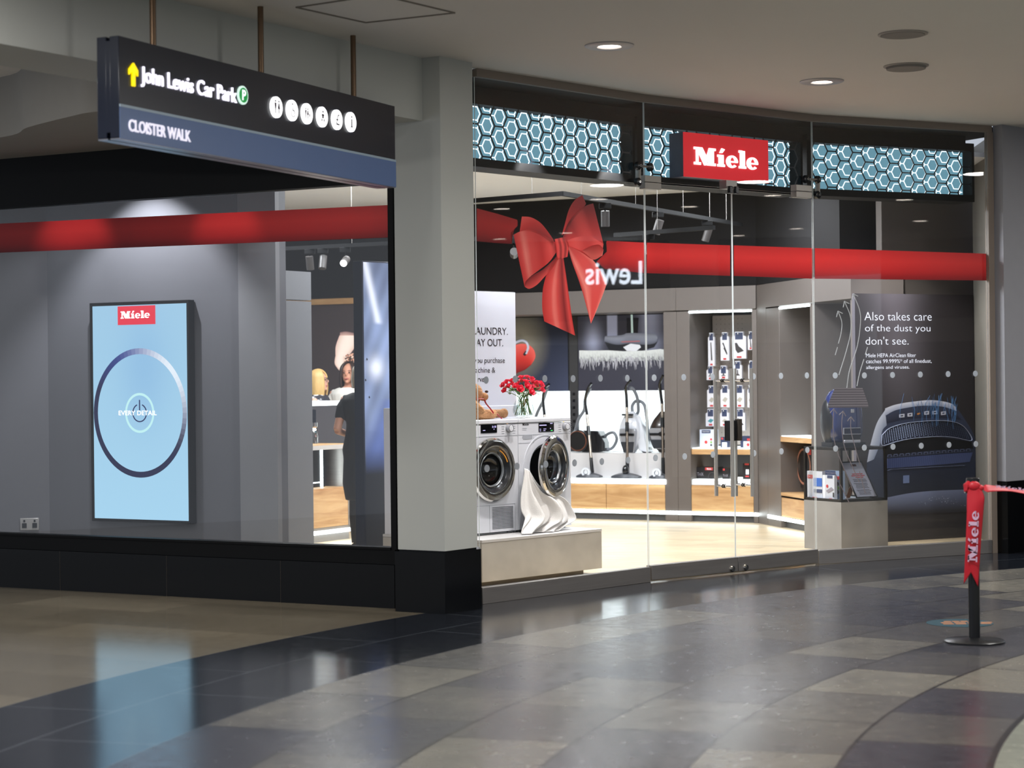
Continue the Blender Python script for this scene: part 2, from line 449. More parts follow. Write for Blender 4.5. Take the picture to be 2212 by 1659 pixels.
def wood(name, c1, c2, c3, stretch=(1, 1, 1), scale=3.0, rough=.45, plank=None, rot=0):
    m = bpy.data.materials.new(name); m.use_nodes = True; t = NT(m); b = t.n['Principled BSDF']; MATS[name] = m
    co = t.add('ShaderNodeTexCoord').outputs['Object']
    mp = t.add('ShaderNodeMapping'); mp.inputs['Scale'].default_value = stretch; mp.inputs['Rotation'].default_value = (0, 0, rot); t.link(co, mp.inputs[0])
    n = t.add('ShaderNodeTexNoise'); n.inputs['Scale'].default_value = scale; n.inputs['Detail'].default_value = 9; n.inputs['Roughness'].default_value = .6; n.inputs['Distortion'].default_value = .6
    t.link(mp.outputs[0], n.inputs['Vector'])
    c = t.ramp(n.outputs[0], [(.3, col(c1)), (.5, col(c2)), (.7, col(c3))])
    if plank:
        mq = t.add('ShaderNodeMapping'); mq.inputs['Rotation'].default_value = (0, 0, rot); t.link(co, mq.inputs[0])
        k = t.add('ShaderNodeTexBrick'); k.inputs['Scale'].default_value = 1; k.inputs['Brick Width'].default_value = plank[0]; k.inputs['Row Height'].default_value = plank[1]
        k.inputs['Mortar Size'].default_value = .0015; k.inputs['Color1'].default_value = (.78, .78, .78, 1); k.inputs['Color2'].default_value = (1, 1, 1, 1); k.inputs['Mortar'].default_value = (.45, .42, .4, 1)
        t.link(mq.outputs[0], k.inputs['Vector']); c = t.mix(1.0, c, k.outputs['Color'], 'MULTIPLY')
    t.link(c, b.inputs['Base Color']); b.inputs['Roughness'].default_value = rough
    return m
M_FLOOR = floor_material()
M_CEIL = pm('mall_ceiling_paint', '#e6e2dd', .8, noise=.05, nscale=.6)
M_PAINT = pm('grey_green_paint', '#c2c4bf', .6, noise=.03, nscale=1.5)
M_SOFF = pm('soffit_paint', '#8f8d86', .8)
M_BLACK = pm('black_granite', '#07080a', .16, spec=.25, noise=.2, nscale=30, rnoise=.04)
M_FRAME = pm('black_frame_metal', '#060709', .6, spec=.2)
M_DARKB = pm('dark_header_board', '#111518', .8, spec=.3)
M_TAUPE = pm('bronze_trim', '#92857a', .5)
M_STEEL = pm('brushed_steel', '#a19c98', .36, metal=.72, noise=.15, nscale=6, stretch=(.3, 1, 14), rnoise=.08)
M_CHROME = pm('chrome', '#d8d6d2', .07, metal=1.0)
M_GLASS = glassmat('window_glass')
M_RIM = pm('glass_edge', '#f2f6f5', .2, spec=.8, trans=.4)
M_GREYW = pm('display_grey_wall', '#626368', .42, noise=.06, nscale=1.2)
M_CAB = pm('cabinet_taupe', '#6f6864', .42, metal=.25, noise=.05)
M_CABD = pm('cabinet_dark_inner', '#4a4a4d', .45)
M_UPW = pm('upper_wall_charcoal', '#1b1a1b', .9, spec=.2)
M_SCEIL = pm('shop_ceiling_white', '#f2f5fb', .9)
M_SFLOOR = wood('shop_oak_floor', '#b39d7a', '#c9b594', '#d6c6a8', stretch=(1.2, 14, 1), scale=1.6, rough=.35, plank=(1.3, .19), rot=-math.atan2(BR.d[1], BR.d[0]))
M_OAK = wood('oak_drawer', '#a87d50', '#c39a6b', '#d4b080', stretch=(1, 1, 9), scale=1.8)
M_LED = emis('led_strip', '#eefcff', 9.0)
M_LBOX = emis('light_box', '#f2fdff', 2.6)
M_CONC = pm('concrete_laminate', '#b3afa8', .6, noise=.28, nscale=5)
M_WHITE = pm('white_enamel', '#dfe2ea', .22, coat=.3)
M_BLK = pm('black_plastic', '#0d0e11', .3)
M_RED = pm('logo_red', '#d3202c', .45, emit=.25)
M_WLET = emis('white_lettering', '#ffffff', 1.0)
M_INK = pm('printed_ink', '#ffffff', .5, vcol=True)
M_INKG = pm('glossy_print', '#ffffff', .3, vcol=True, emit=.25)

# ---------------------------------------------------------------- mall shell
b = MB(); b.slab([(-9, -14), (26, -14), (26, 26), (-9, 26)], -.1, 0); struct('floor', b, M_FLOOR)
# mall ceiling up to the curved facade
fac = [(-9, PL.w(-5.9, 0, 0)[1]), PL.w(-1.5, 0, 0)[:2], PL.w(3.2, 0, 0)[:2], (-.3, 13.3), J0, J1, J2, J3, J4, (4.6, 17.1), (5.8, 18.4), (10, 21.5), (26, 26)]
b = MB(); b.slab([(-9, -14), (26, -14)]+fac[::-1], H, H+.12); struct('ceiling', b, M_CEIL)
# beam over the left bay and the curved soffit slab
A = G(917, 262, 3.165); B = G(0, 94, 3.165); BF = fr2(B, A); L = math.hypot(A[0]-B[0], A[1]-B[1])
b = MB(); b.box(-3.2, L, 0, .5, 3.165, H); struct('trim_1', b, M_PAINT, fr=BF)
cv = [G(0, 297, 3.165), G(60, 275, 3.165), G(150, 252, 3.165), G(210, 241, 3.165), (-2.1, 12.08), (-1.75, 12.05)]
cv = [(v.x, v.y) for v in smooth([(p[0], p[1], 0) for p in [(-4.6, 14.25)]+cv])]
e1 = BF.w(L-.65, .49, 0)[:2]; e2 = BF.w(L-.02, .49, 0)[:2]
b = MB(); b.slab(cv+[e1, e2, (-.80, 13.10), PL.w(3.44, .08, 0)[:2], PL.w(-1.5, .08, 0)[:2]], 3.165, H); struct('trim_2', b, pm('curved_soffit_paint', '#8d8a84', .8))
# pillar with granite base
pp = [(-.752, 12.93), (-.442, 12.738), (-.238, 13.02), (-.27, 13.33), (-.66, 13.33), (-.70, 13.2)]
b = MB(); b.slab(pp, .40, H); struct('wall_pillar', b, M_PAINT)
pb = [(-.772, 12.90), (-.442, 12.708), (-.214, 13.02), (-.25, 13.30), (-.7, 13.30), (-.73, 13.1)]
b = MB(); b.slab(pb, 0, .39); b.slab([(-.745, 12.94), (-.442, 12.75), (-.245, 13.02), (-.27, 13.3), (-.7, 13.3)], .388, .402); struct('baseboard_pillar', b, M_BLACK)
# right pillar
rp = [(4.045, 16.66), (4.10, 16.56), (4.34, 16.80), (5.9, 18.0), (5.9, 18.6), (4.2, 17.1)]
b = MB(); b.slab(rp, .60, H); struct('wall_right_pillar', b, pm('right_wall_paint', '#9a9aa0', .6))
rb = [(4.035, 16.655), (4.105, 16.535), (4.36, 16.79), (5.9, 17.98), (5.9, 18.6), (4.2, 17.1)]
b = MB(); b.slab(rb, 0, .60); struct('baseboard_right', b, M_BLACK)
# left window: plinth, frame, header
b = MB(); b.box(-3.2, 3.455, 0, .25, 0, .285); 
for px in (130, 360, 606):
    uu = PL.u(px, 0, 1240)
b.mi = 1
for px in (130, 360, 606):
    uu = PL.u(px, 0, 1240); b.box(uu-.0012, uu+.0012, -.0015, .01, 0, .285)
struct('baseboard_left', b, [M_BLACK, pm('granite_joint', '#3a3530', .6)], fr=PL)
b = MB(); zt = 2.80; uj = PL.u(840)
b.box(-3.2, 3.455, .01, .25, .287, .385); b.box(uj, 3.47, .01, .12, .385, zt); b.box(-3.2, 3.47, .01, .12, zt, 3.165); b.box(-3.2, uj, .0, .04, .385, .40)
struct('trim_3', b, M_FRAME, fr=PL)
b = MB(); b.box(-3.2, uj, .045, .055, .385, zt); struct('window_1', b, M_GLASS, fr=PL)
# display recess behind the left window
b = MB(); uc = PL.u(105, 1.0); ur = PL.u(607, 1.0)
b.box(uc-.06, ur, 1.0, 1.08, .2, 3.38); struct('wall_display', b, M_GREYW, fr=PL)
b = MB(); b.box(PL.u(521, .97), ur+.001, .95, 1.0, .2, 3.38); struct('trim_4', b, pm('display_pilaster', '#818285', .4), fr=PL)
sf = PL.off(uc, 1.0); sfr = Fr(PL.w(uc-.95, .10, 0)[:2], (.80*PL.d[0]+.6*PL.n[0], .80*PL.d[1]+.6*PL.n[1]))
b = MB(); c0 = PL.w(uc, 1.0, 0)[:2]; c1 = PL.w(uc-1.15, .10, 0)[:2]; f = fr2(c1, c0); LL = math.hypot(c0[0]-c1[0], c0[1]-c1[1])
b.box(0, LL, 0, .06, .2, 3.38); struct('wall_left', b, M_GREYW, fr=f)
b = MB(); b.box(uc-1.0, 3.0, .26, 1.0, .18, .22); struct('trim_5', b, pm('display_floor', '#8f8a80', .5), fr=PL)
b = MB(); b.box(-3.2, ur-.0, .12, .95, 3.36, 3.38); struct('ceiling_display', b, pm('display_ceiling', '#4a4a4c', .8), fr=PL)
# socket plate
b = MB(); 
t = thing('wall_socket', 'small chrome double socket low on the grey wall at the left end of the window', 'socket', PL, (PL.u(64, .95), .93, .6))
f = Fr(f.o, f.d)
so = f
su = so.u(64, -.0, 1132); t.matrix_world = so.M @ Matrix.Translation((su, 0, so.z(64, 1132))); OFF[t.name] = (su, 0, so.z(64, 1132))
sz = so.z(64, 1132)
b = MB(); b.box(su-.073, su+.073, -.012, 0, sz-.048, sz+.048); obj('plate', b, pm('socket_steel', '#b5b3b0', .3, metal=.5), t, bevel=.004)
for k in (-1, 1):
    b = MB(); b.box(su+k*.04-.018, su+k*.04+.018, -.016, -.0, sz-.03, sz+.008); obj('outlet', b, M_BLK, t)
    b = MB(); b.box(su+k*.04-.007, su+k*.04+.007, -.018, -.0, sz+.016, sz+.034); obj('switch', b, M_BLK, t)

# shop floor, ceiling, walls
shop = [PL.w(-1.5, .2, 0)[:2], PL.w(3.3, .2, 0)[:2], (-.27, 13.35)]+[G1.w(.0, .06, 0)[:2], G1.w(u1, .055, 0)[:2], GD.w(uM, .05, 0)[:2], G4.w(0, .055, 0)[:2], G4.w(u4-.05, .06, 0)[:2], (4.3, 17.3), (4.3, 23.6), (-6, 23.6), (-6, 16)]
b = MB(); b.slab(shop, .002, .006); struct('floor_shop', b, M_SFLOOR)
shopc = [PL.w(-1.5, .2, 0)[:2], PL.w(3.3, .2, 0)[:2], (-.5, 13.6)]+[G1.w(.0, .56, 0)[:2], G1.w(u1, .555, 0)[:2], GD.w(uM, .55, 0)[:2], G4.w(0, .555, 0)[:2], G4.w(u4-.4, .56, 0)[:2], (4.3, 17.6), (4.3, 23.6), (-6, 23.6), (-6, 16)]
b = MB(); b.slab(shopc, 3.40, 3.44); struct('ceiling_shop', b, M_SCEIL)
uB = math.hypot(G(1639, 1131.7)[0]-BR.o[0], G(1639, 1131.7)[1]-BR.o[1])
b = MB(); b.box(-5.6, uB+.9, .80, .88, 0, 3.4); struct('wall_back', b, M_UPW, fr=BR)
b = MB(); b.box(-5.6, uB, .0, .80, 2.425, 3.4); struct('trim_6', b, M_UPW, fr=BR)
b = MB(); b.box(0, 2.15, .80, .88, 0, 3.4); struct('wall_right', b, M_UPW, fr=SR)
b = MB(); b.box(0, 2.15, .0, .80, 2.425, 3.4); struct('trim_7', b, M_UPW, fr=SR)
b = MB(); b.slab([(-5.9, 16), (-5.9, 23.5), (-6, 23.5), (-6, 16)], 0, 3.4); struct('wall_far_left', b, M_UPW)
# low part of the left back wall: brown panels with an oak rail and a printed coffee picture
uA0_ = BR.u(1005)
b = MB(); b.box(-5.5, uA0_-.02, 0, .1, 0, 2.36); struct('wall_coffee', b, pm('brown_panel', '#4b4143', .5, noise=.06), fr=BR)
b = MB(); b.box(-5.5, uA0_-.02, -.03, .3, 2.36, 2.425); tag(obj('oak_rail', b, M_OAK, fr=BR), 'thin pale oak rail running high along the dark back wall seen through left window', 'rail')

# facade: top frame, rails, panes, doors
def frame_strip(F, a, c, z0, z1, d0, d1, name, m): b = MB(); b.box(a, c, d0, d1, z0, z1); return struct(name, b, m, fr=F)
frame_strip(G1, 0, u1, 3.515, H, -.01, .03, 'trim_8', M_TAUPE); frame_strip(GD, 0, uD, 3.515, H, -.01, .03, 'trim_9', M_TAUPE); frame_strip(G4, 0, u4, 3.515, H, -.01, .03, 'trim_10', M_TAUPE)
frame_strip(G4, u4-.05, u4+.01, 0, 3.515, -.012, .03, 'trim_11', M_TAUPE)
def pane(F, a, c, z0, z1, name, kind=True, parent=None):
    b = MB(); b.box(a, c, .010, .018, z0, z1); b.m = [0]*len(b.m)
    # faces order: bottom, top, front(y0), back(y1), left, right
    b.m = [1, 1, 0, 0, 1, 1]
    return obj(name, b, [M_GLASS, M_RIM], parent, fr=F if parent is None else None, kind='structure' if parent is None else None)
DOTM = pm('frosted_dot', '#c9ccd0', .5, trans=.75)
def dots(F, pts, parent):
    for px, py in pts:
        u, z = F.hit(px, py, .006); b = MB(); b.disc((u, z), .0245, .0055, .0075); obj('dot', b, DOTM, parent)
w2 = thing('window_2', 'fixed glass pane left of the doors with a red bow', 'window', G1, (0, 0, 0)); w2['kind'] = 'structure'
pane(G1, .0, u1-.004, .11, 3.515, 'pane', parent=w2)
dots(G1, [(1050, 821), (1113, 819), (1177, 818), (1238, 818), (1297, 817), (1355, 817), (1052, 1012), (1117, 1007), (1179, 1003), (1241, 1000), (1300, 997), (1357, 994)], w2)
b = MB(); b.box(0, u1-.006, -.012, .04, 0, .11); obj('rail', b, M_STEEL, w2, bevel=.002)
w3 = thing('window_3', 'fixed glass pane over the two shop doors', 'window', GD, (0, 0, 2.935)); w3['kind'] = 'structure'
pane(GD, .004, uD-.004, 2.935, 3.515, 'pane', parent=w3)
w4 = thing('window_4', 'fixed glass pane right of the doors', 'window', G4, (0, 0, 0)); w4['kind'] = 'structure'
pane(G4, .004, u4-.05, .11, 3.515, 'pane', parent=w4)
dots(G4, [(1804, 811), (1867, 811), (1928, 810), (1988, 809), (2048, 808), (2107, 807), (1805, 969), (1867, 967), (1929, 965), (1990, 963), (2050, 961), (2108, 959)], w4)
b = MB(); b.box(.006, u4-.04, -.012, .04, 0, .11); obj('rail', b, M_STEEL, w4, bevel=.002)
DOORS = {}
for nm, a, c, hp, pts in (('door_1', .006, uM-.004, (1552, 1579), [(1413, 816), (1477, 815), (1539, 814), (1416, 989), (1479, 986), (1540, 982)]),
                          ('door_2', uM+.004, uD-.006, (1597, 1619), [(1628, 813), (1687, 812), (1743, 811), (1629, 979), (1688, 975), (1744, 972)])):
    d = thing(nm, 'frameless glass shop door with steel bar handles', 'door', GD, (a, 0, 0)); d['kind'] = 'structure'; DOORS['left' if nm == 'door_1' else 'right'] = d
    pane(GD, a, c, .12, 2.922, 'pane', parent=d)
    b = MB(); b.box(a, c, -.014, .042, .012, .12); obj('rail', b, M_STEEL, d, bevel=.002)
    lx = GD.u(1578 if nm == 'door_1' else 1607, 0, 1228); lz = GD.z(1590, 1227)
    b = MB(); b.lathe([(.0, -.03), (.02, -.03), (.026, -.022), (.026, -.014)], 20, (lx, 0, lz), 'Y'); b.lathe([(.012, -.033), (.012, -.03)], 16, (lx, 0, lz), 'Y'); obj('lock', b, M_CHROME, d)
    pts and dots(GD, pts, d)
    hu = GD.u((hp[0]+hp[1])/2, 0, 930)
    for dd, nmh in ((-.075, 'outside'), (.095, 'inside')):
        u0_, zt_ = GD.hit(hp[1] if dd < 0 else hp[0], 796, dd); zb_ = GD.z(hp[1] if dd < 0 else hp[0], 1073 if dd < 0 else 1071, dd)
        b = MB(); b.tube([(hu, dd, zb_), (hu, dd, zt_)], .0145, 16); h = obj('handle', b, pm('handle_steel', '#c2beb8', .3, metal=.35), d)
        for pz in (822, 1050):
            zz = GD.z(1570, pz); b = MB(); b.tube([(hu, dd*.98, zz), (hu, .008 if dd < 0 else .02, zz)], .0105, 12); obj('standoff', b, M_CHROME, d)
            b = MB(); b.tube([(hu, .0 if dd < 0 else .028, zz), (hu, .006 if dd < 0 else .022, zz)], .0145, 14); obj('washer', b, M_BLK, d)
    if nm == 'door_1': b = MB(); b.box(uM-.075, uM-.006, -.02, .045, GD.z(1585, 952), GD.z(1585, 908)); obj('lock_case', b, M_BLK, d, bevel=.003)
    else: b = MB(); b.box(uM+.006, uM+.055, -.02, .045, GD.z(1590, 952), GD.z(1590, 905)); obj('strike_case', b, pm('bronze_case', '#5d5650', .35, metal=.7), d, bevel=.003)
M_FIT = pm('fitting_steel', '#a8a39c', .35, metal=.3)
# patch fittings: connectors with round caps, hinge plates
def fitting(nm, lab, bars, caps, F):
    t = thing(nm, lab, 'fitting', F, F.p3(*caps[0], -.01))
    b = MB()
    for (a, c) in bars:
        p, q = F.p3(*a, -.012), F.p3(*c, -.012); b.tube([p, q], .026, 8, flat=.35)
    obj('plate', b, M_FIT, t)
    for cpx in caps:
        p = F.p3(*cpx, -.02); b = MB(); b.lathe([(.0, -.022), (.012, -.022), (.03, -.012), (.032, .012)], 20, (p[0], p[1], p[2]), 'Y'); obj('cap', b, M_BLK, t)
        b = MB(); b.ring((p[0], p[2]), .006, .0095, p[1]-.024, p[1]-.021, seg=14); obj('cap_mark', b, M_CHROME, t)
fitting('glass_connector', 'L-shaped steel connector with three black caps above the left door hinge', [((1379, 358), (1404, 361)), ((1379, 358), (1378, 393))], [(1379, 358), (1404, 361), (1378, 393)], G1)
fitting('glass_connector', 'L-shaped steel connector with three black caps above the right door hinge', [((1741, 387), (1766, 388)), ((1766, 388), (1766, 421))], [(1741, 387), (1766, 388), (1766, 421)], GD)
for x0, x1, ya, yb, s_ in ((1394, 1429, 379, 408, 'left'), (1721, 1755, 402, 429, 'right')):
    hd_ = DOORS[s_]; t = thing('hinge', 'x', 'x', GD, (0, 0, 0)); del t['label'], t['category']; t.matrix_world = Matrix.Identity(4); t.parent = hd_; OFF[t.name] = OFF[hd_.name]
    a, c = GD.u(x0, -.02, ya), GD.u(x1, -.02, ya); z1, z0 = GD.z(x0 if s_ == 'left' else x1, ya), GD.z(x0 if s_ == 'left' else x1, yb)
    zm = (z0+z1)/2
    b = MB(); b.box(a, c, -.016, .044, zm+.002, z1); obj('upper_plate', b, M_FIT, t, bevel=.002)
    b = MB(); b.box(a, c, -.016, .044, z0, zm-.002); obj('lower_plate', b, M_FIT, t, bevel=.002)
t = thing('door_stop', 'small black and steel door stop between the door tops below the red sign', 'door stop', GD, GD.p3(1580, 410, 0))
b = MB(); b.box(GD.u(1568), GD.u(1591), -.03, .04, 2.925, 2.99); obj('plate', b, M_STEEL, t)
for px in (1575, 1588): b = MB(); b.box(GD.u(px)-.016, GD.u(px)+.016, -.05, -.02, 2.89, 2.945); obj('block', b, M_BLK, t, bevel=.004)

# ---------------------------------------------------------------- hexagon light boxes and the sign
M_TEAL = emis('hex_back_panel', '#7ab0c4', .62); M_TEAL.node_tree.nodes['Principled BSDF'].inputs['Roughness'].default_value = .95; M_TEAL.node_tree.nodes['Principled BSDF'].inputs['Base Color'].default_value = (.05, .1, .13, 1)
M_HEXW = emis('hex_lit_edge', '#e6f6ff', 1.6)
M_HEXB = pm('hex_black_lattice', '#0d1016', .35)
def lattice(F, u0, u1, z0, z1, d0, d1, wd, uo=0, zo=0, rot=0, R=.0845):
    b = MB(); done = set(); hh = R*math.sqrt(3)
    c0 = int((u0-uo)/(1.5*R))-1; c1 = int((u1-uo)/(1.5*R))+2; r0 = int((z0-zo)/hh)-2; r1 = int((z1-zo)/hh)+2
    for c in range(c0, c1):
        for r in range(r0, r1):
            cx = uo+c*1.5*R; cz = zo+r*hh+(hh/2 if c % 2 else 0)
            V = [(cx+R*math.cos(PI/3*k), cz+R*math.sin(PI/3*k)) for k in range(6)]
            for k in range(6):
                p, q = V[k], V[(k+1) % 6]; key = tuple(sorted(((round(p[0], 3), round(p[1], 3)), (round(q[0], 3), round(q[1], 3)))))
                if key in done: continue
                done.add(key)
                # clip the bar to the window
                t0, t1 = 0.0, 1.0; dx, dz = q[0]-p[0], q[1]-p[1]; ok = True
                for (s0, dv, lo, hi) in ((p[0], dx, u0, u1), (p[1], dz, z0, z1)):
                    if abs(dv) < 1e-9:
                        if s0 < lo or s0 > hi: ok = False
                    else:
                        a, e = (lo-s0)/dv, (hi-s0)/dv
                        if a > e: a, e = e, a
                        t0 = max(t0, a); t1 = min(t1, e)
                if not ok or t1-t0 < .05: continue
                p2 = (p[0]+dx*t0, p[1]+dz*t0); q2 = (p[0]+dx*t1, p[1]+dz*t1)
                l = math.hypot(dx, dz); nx, nz = -dz/l*wd/2, dx/l*wd/2
                b.prism([(p2[0]+nx, p2[1]+nz), (q2[0]+nx, q2[1]+nz), (q2[0]-nx, q2[1]-nz), (p2[0]-nx, p2[1]-nz)], d0, d1)
    return b
def cells(F, u0, u1, z0, z1, d0, d1, wd, zo, R=.0845):
    b = MB(); hh = R*math.sqrt(3); r = R*.63
    def bar(p, q):
        t0, t1 = 0.0, 1.0; dx, dz = q[0]-p[0], q[1]-p[1]
        for (s0, dv, lo, hi) in ((p[0], dx, u0, u1), (p[1], dz, z0, z1)):
            if abs(dv) < 1e-9:
                if s0 < lo or s0 > hi: return
            else:
                a, e = (lo-s0)/dv, (hi-s0)/dv
                if a > e: a, e = e, a
                t0 = max(t0, a); t1 = min(t1, e)
        if t1-t0 < .05: return
        p2 = (p[0]+dx*t0, p[1]+dz*t0); q2 = (p[0]+dx*t1, p[1]+dz*t1); l = math.hypot(dx, dz); nx, nz = -dz/l*wd/2, dx/l*wd/2
        b.prism([(p2[0]+nx, p2[1]+nz), (q2[0]+nx, q2[1]+nz), (q2[0]-nx, q2[1]-nz), (p2[0]-nx, p2[1]-nz)], d0, d1)
    for c in range(int(u0/(1.5*R))-1, int(u1/(1.5*R))+3):
        for k in range(int((z0-zo)/hh)-2, int((z1-zo)/hh)+2):
            cx = c*1.5*R+.085; cz = zo+.012+k*hh+(hh/2 if c % 2 else 0)
            V = [(cx+r*math.cos(PI/3*i), cz+r*math.sin(PI/3*i)) for i in range(6)]
            for i in range(6): bar(V[i], V[(i+1) % 6])
            for i in (1, 3, 5): bar(V[i], (cx+R*math.cos(PI/3*i), cz+R*math.sin(PI/3*i)))
    return b
def hexbox(F, a, c, lab, n_, zo):
    z0, z1 = 3.012, 3.385; t = thing('hexagon_light_box', lab, 'light box', F, (a, .25, 2.955), 'hexagon light boxes of the shop header')
    b = MB(); b.box(a-.06, c+.06, .25, .50, 2.955, z0); b.box(a-.06, c+.06, .25, .50, z1, 3.45); b.box(a-.06, a, .25, .5, z0, z1); b.box(c+.035, c+.06, .25, .5, z0, z1); obj('housing', b, M_FRAME, t)
    b = MB(); b.box(a, c+.035, .37, .39, z0, z1); obj('back_panel', b, M_TEAL, t)
    obj('front_lattice', lattice(F, a, c+.03, z0, z1, .262, .267, .0095, zo=zo), M_HEXB, t)
    obj('lit_lattice', cells(F, a, c, z0, z1, .335, .338, .0072, zo), M_HEXW, t)
hexbox(G1, .03, G1.u(1349, .3, 320), 'backlit hexagon panel left of the red sign', 0, 3.03)
hexbox(GD, GD.u(1379, .3, 330)+.0, GD.u(1713, .3, 350), 'backlit hexagon panel behind the red sign', 0, 3.03)
hexbox(G4, G4.u(1748, .3, 350), G4.u(2084, .3, 370), 'backlit hexagon panel right of the red sign', 0, 3.03)
for F, a, c, nm in ((G1, 0, u1+.1, 'trim_12'), (GD, -.05, uD+.05, 'trim_13'), (G4, -.1, u4-.02, 'trim_14')):
    b = MB(); b.box(a, c, .46, .50, 3.45, 3.56) if 0 else b.box(a, c, .30, .34, 3.452, 3.515); struct(nm, b, M_DARKB, fr=F)
for F, a, c, nm in ((G1, 0, u1+.1, 'trim_15'), (GD, -.05, uD+.05, 'trim_16'), (G4, -.1, u4+.15, 'trim_17')):
    b = MB(); b.box(a, c+.05, .035, .75, 3.517, 3.565); struct(nm, b, M_DARKB, fr=F)
t = thing('shop_sign', 'red illuminated sign with white Miele lettering above the glass doors', 'sign', GD, (GD.u(1475, .1, 390), .1, 2.97))
x0, zt_ = GD.hit(1476, 285, .1); x1, zb_ = GD.hit(1659, 396, .1); zc0 = GD.z(1476, 381, .1)
b = MB(); b.box(x0, x1, .104, .25, zc0, zt_); obj('housing', b, pm('sign_side_navy', '#2b3550', .4), t)
b = MB(); b.box(x0, x1, .095, .105, zc0, zt_); obj('face', b, pm('sign_red', '#d0202c', .5, emit=.62, ecol='#d8232e'), t)
l0 = GD.u(1499, .09, 340); l1 = GD.u(1637, .09, 340); lz0 = GD.z(1499, 355, .09); lz1 = GD.z(1515, 316, .09)
b = MB(); logo_box(b, (l0, l1, lz0, lz1), .085, .096); obj('lettering', b, emis('sign_letters', '#ffffff', 1.25), t)

# ---------------------------------------------------------------- vinyl on the glass
M_VINYL = pm('ribbon_vinyl', '#ffffff', .4, vcol=True, trans=.45)
RD = col('#98191b'); RDK = col('#541014'); RL = col('#e2483f')
def lerp3(a, b, t): return tuple(x+(y-x)*t for x, y in zip(a, b))
def rib(s, t):
    k = abs(t-.35)/.65; return lerp3(lerp3(col('#b72826'), RD, min(1, k*1.2)), RDK, max(0, t-.72)*2.2)
def vinyl(nm, F, top, bot, lab, d=.024, parent=None, cf=rib, n=30):
    A_ = [F.hit(*p, d) for p in top]; B_ = [F.hit(*p, d) for p in bot]
    b = MB(); b.patch(A_, B_, n, 9, cf, d, sm=False)
    o = obj(nm, b, M_VINYL, fr=F, at=(A_[0][0], d, B_[0][1]), flat=True); return tag(o, lab, 'window decal', 'red ribbon decals across the shop front')
vinyl('ribbon_decal', PL, [(-30, 484.5), (838, 443)], [(-30, 547), (838, 513)], 'red ribbon band across the left shop window', .042)
vinyl('ribbon_decal', G1, [(1030, 450), (1075, 462), (1118, 475), (1118, 488)], [(1030, 521), (1070, 525), (1106, 527), (1103, 503)], 'red ribbon end left of the bow, beside the pillar')
vinyl('ribbon_decal', G1, [(1289, 565), (1311, 543), (1309, 520), (1391, 524)], [(1289, 566), (1300, 576), (1306, 581), (1391, 590)], 'red ribbon piece between the bow and the left glass door')
ud0 = GD.hit(1396, 524, .024)
vinyl('ribbon_decal', GD, [(1397, 524), (1577, 530)], [(1397, 590), (1577, 596)], 'red ribbon band across the left glass door')
vinyl('ribbon_decal', GD, [(1585, 530), (1754, 536)], [(1585, 596), (1754, 602)], 'red ribbon band across the right glass door')
vinyl('ribbon_decal', G4, [(1760, 536), (2132, 548)], [(1760, 602), (2132, 606)], 'red ribbon band across the glass right of the doors')
t = thing('bow_decal', 'large printed red bow with two tails on the glass', 'window decal', G1, G1.p3(1240, 725, .02))
M_BOW = pm('bow_print', '#ffffff', .35, vcol=True, trans=.35, emit=.12)  # faint glow added to the print, which is no lamp
def bq(x, y): return G1.hit(1080+x/4.878, 400+y/4.878, .024)
c0_, c1_, c2_, c3_ = col('#7c1d20'), col('#c9302d'), col('#e8504a'), col('#fb8578')
def shade(*stops):
    st = stops
    def f(x):
        for (a, ca), (b_, cb) in zip(st, st[1:]):
            if x <= b_: return lerp3(ca, cb, (x-a)/(b_-a))
        return st[-1][1]
    return f
def bowpart(nm, Aq, Bq, cf, d, n=26, m=14):
    b = MB(); b.patch([bq(*p) for p in Aq], [bq(*p) for p in Bq], n, m, cf, d); obj(nm, b, M_BOW, t, flat=True)
sA_ = shade((0, c1_), (.25, c2_), (.5, c1_), (1, c0_))
bowpart('left_back_loop', [(235, 330), (330, 338), (430, 395), (510, 490), (572, 580)], [(212, 490), (300, 480), (400, 510), (480, 560), (560, 620)], lambda s, q: sA_(.2+s*.6+q*.3), .0285)
sB_ = shade((0, c1_), (.12, c2_), (.2, c3_), (.32, c2_), (.6, c1_), (.85, c2_), (1, c0_))
bowpart('left_front_loop', [(145, 522), (215, 488), (330, 470), (450, 520), (585, 600)], [(262, 1070), (300, 985), (400, 905), (520, 810), (600, 700)], lambda s, q: lerp3(sB_(s), c1_, abs(q-.5)*.7), .0265)
sC_ = shade((0, c2_), (.3, c0_), (.7, c1_), (1, c2_))
bowpart('left_fold', [(262, 1070), (275, 1010), (345, 950), (450, 890), (560, 790), (605, 740)], [(262, 1070), (310, 1092), (390, 1050), (480, 955), (560, 870), (610, 785)], lambda s, q: lerp3(c0_, c2_, q), .0255)
bowpart('right_back_loop', [(655, 530), (685, 420), (730, 260), (790, 160), (872, 104)], [(690, 500), (745, 400), (830, 300), (890, 230), (912, 195)], lambda s, q: lerp3(c1_, c0_, .3+s*.5), .0285)
bowpart('right_front_loop', [(665, 545), (720, 400), (820, 280), (910, 215), (985, 192)], [(700, 590), (800, 550), (950, 540), (1093, 620)], lambda s, q: lerp3(lerp3(c0_, c1_, q), c2_, .5*max(0, math.sin(s*7-2.2))), .0265)
bowpart('right_front_loop', [(700, 590), (800, 550), (950, 540), (1093, 620)], [(715, 640), (790, 670), (880, 720), (985, 786), (1075, 745)], lambda s, q: lerp3(c1_, c2_, .3+.7*math.sin(s*5+.3)**2), .0265)
bowpart('right_fold', [(866, 690), (960, 640), (1050, 628), (1092, 680)], [(866, 690), (930, 745), (990, 786), (1080, 742)], lambda s, q: lerp3(c1_, c3_, min(1, q*1.3)), .0255)
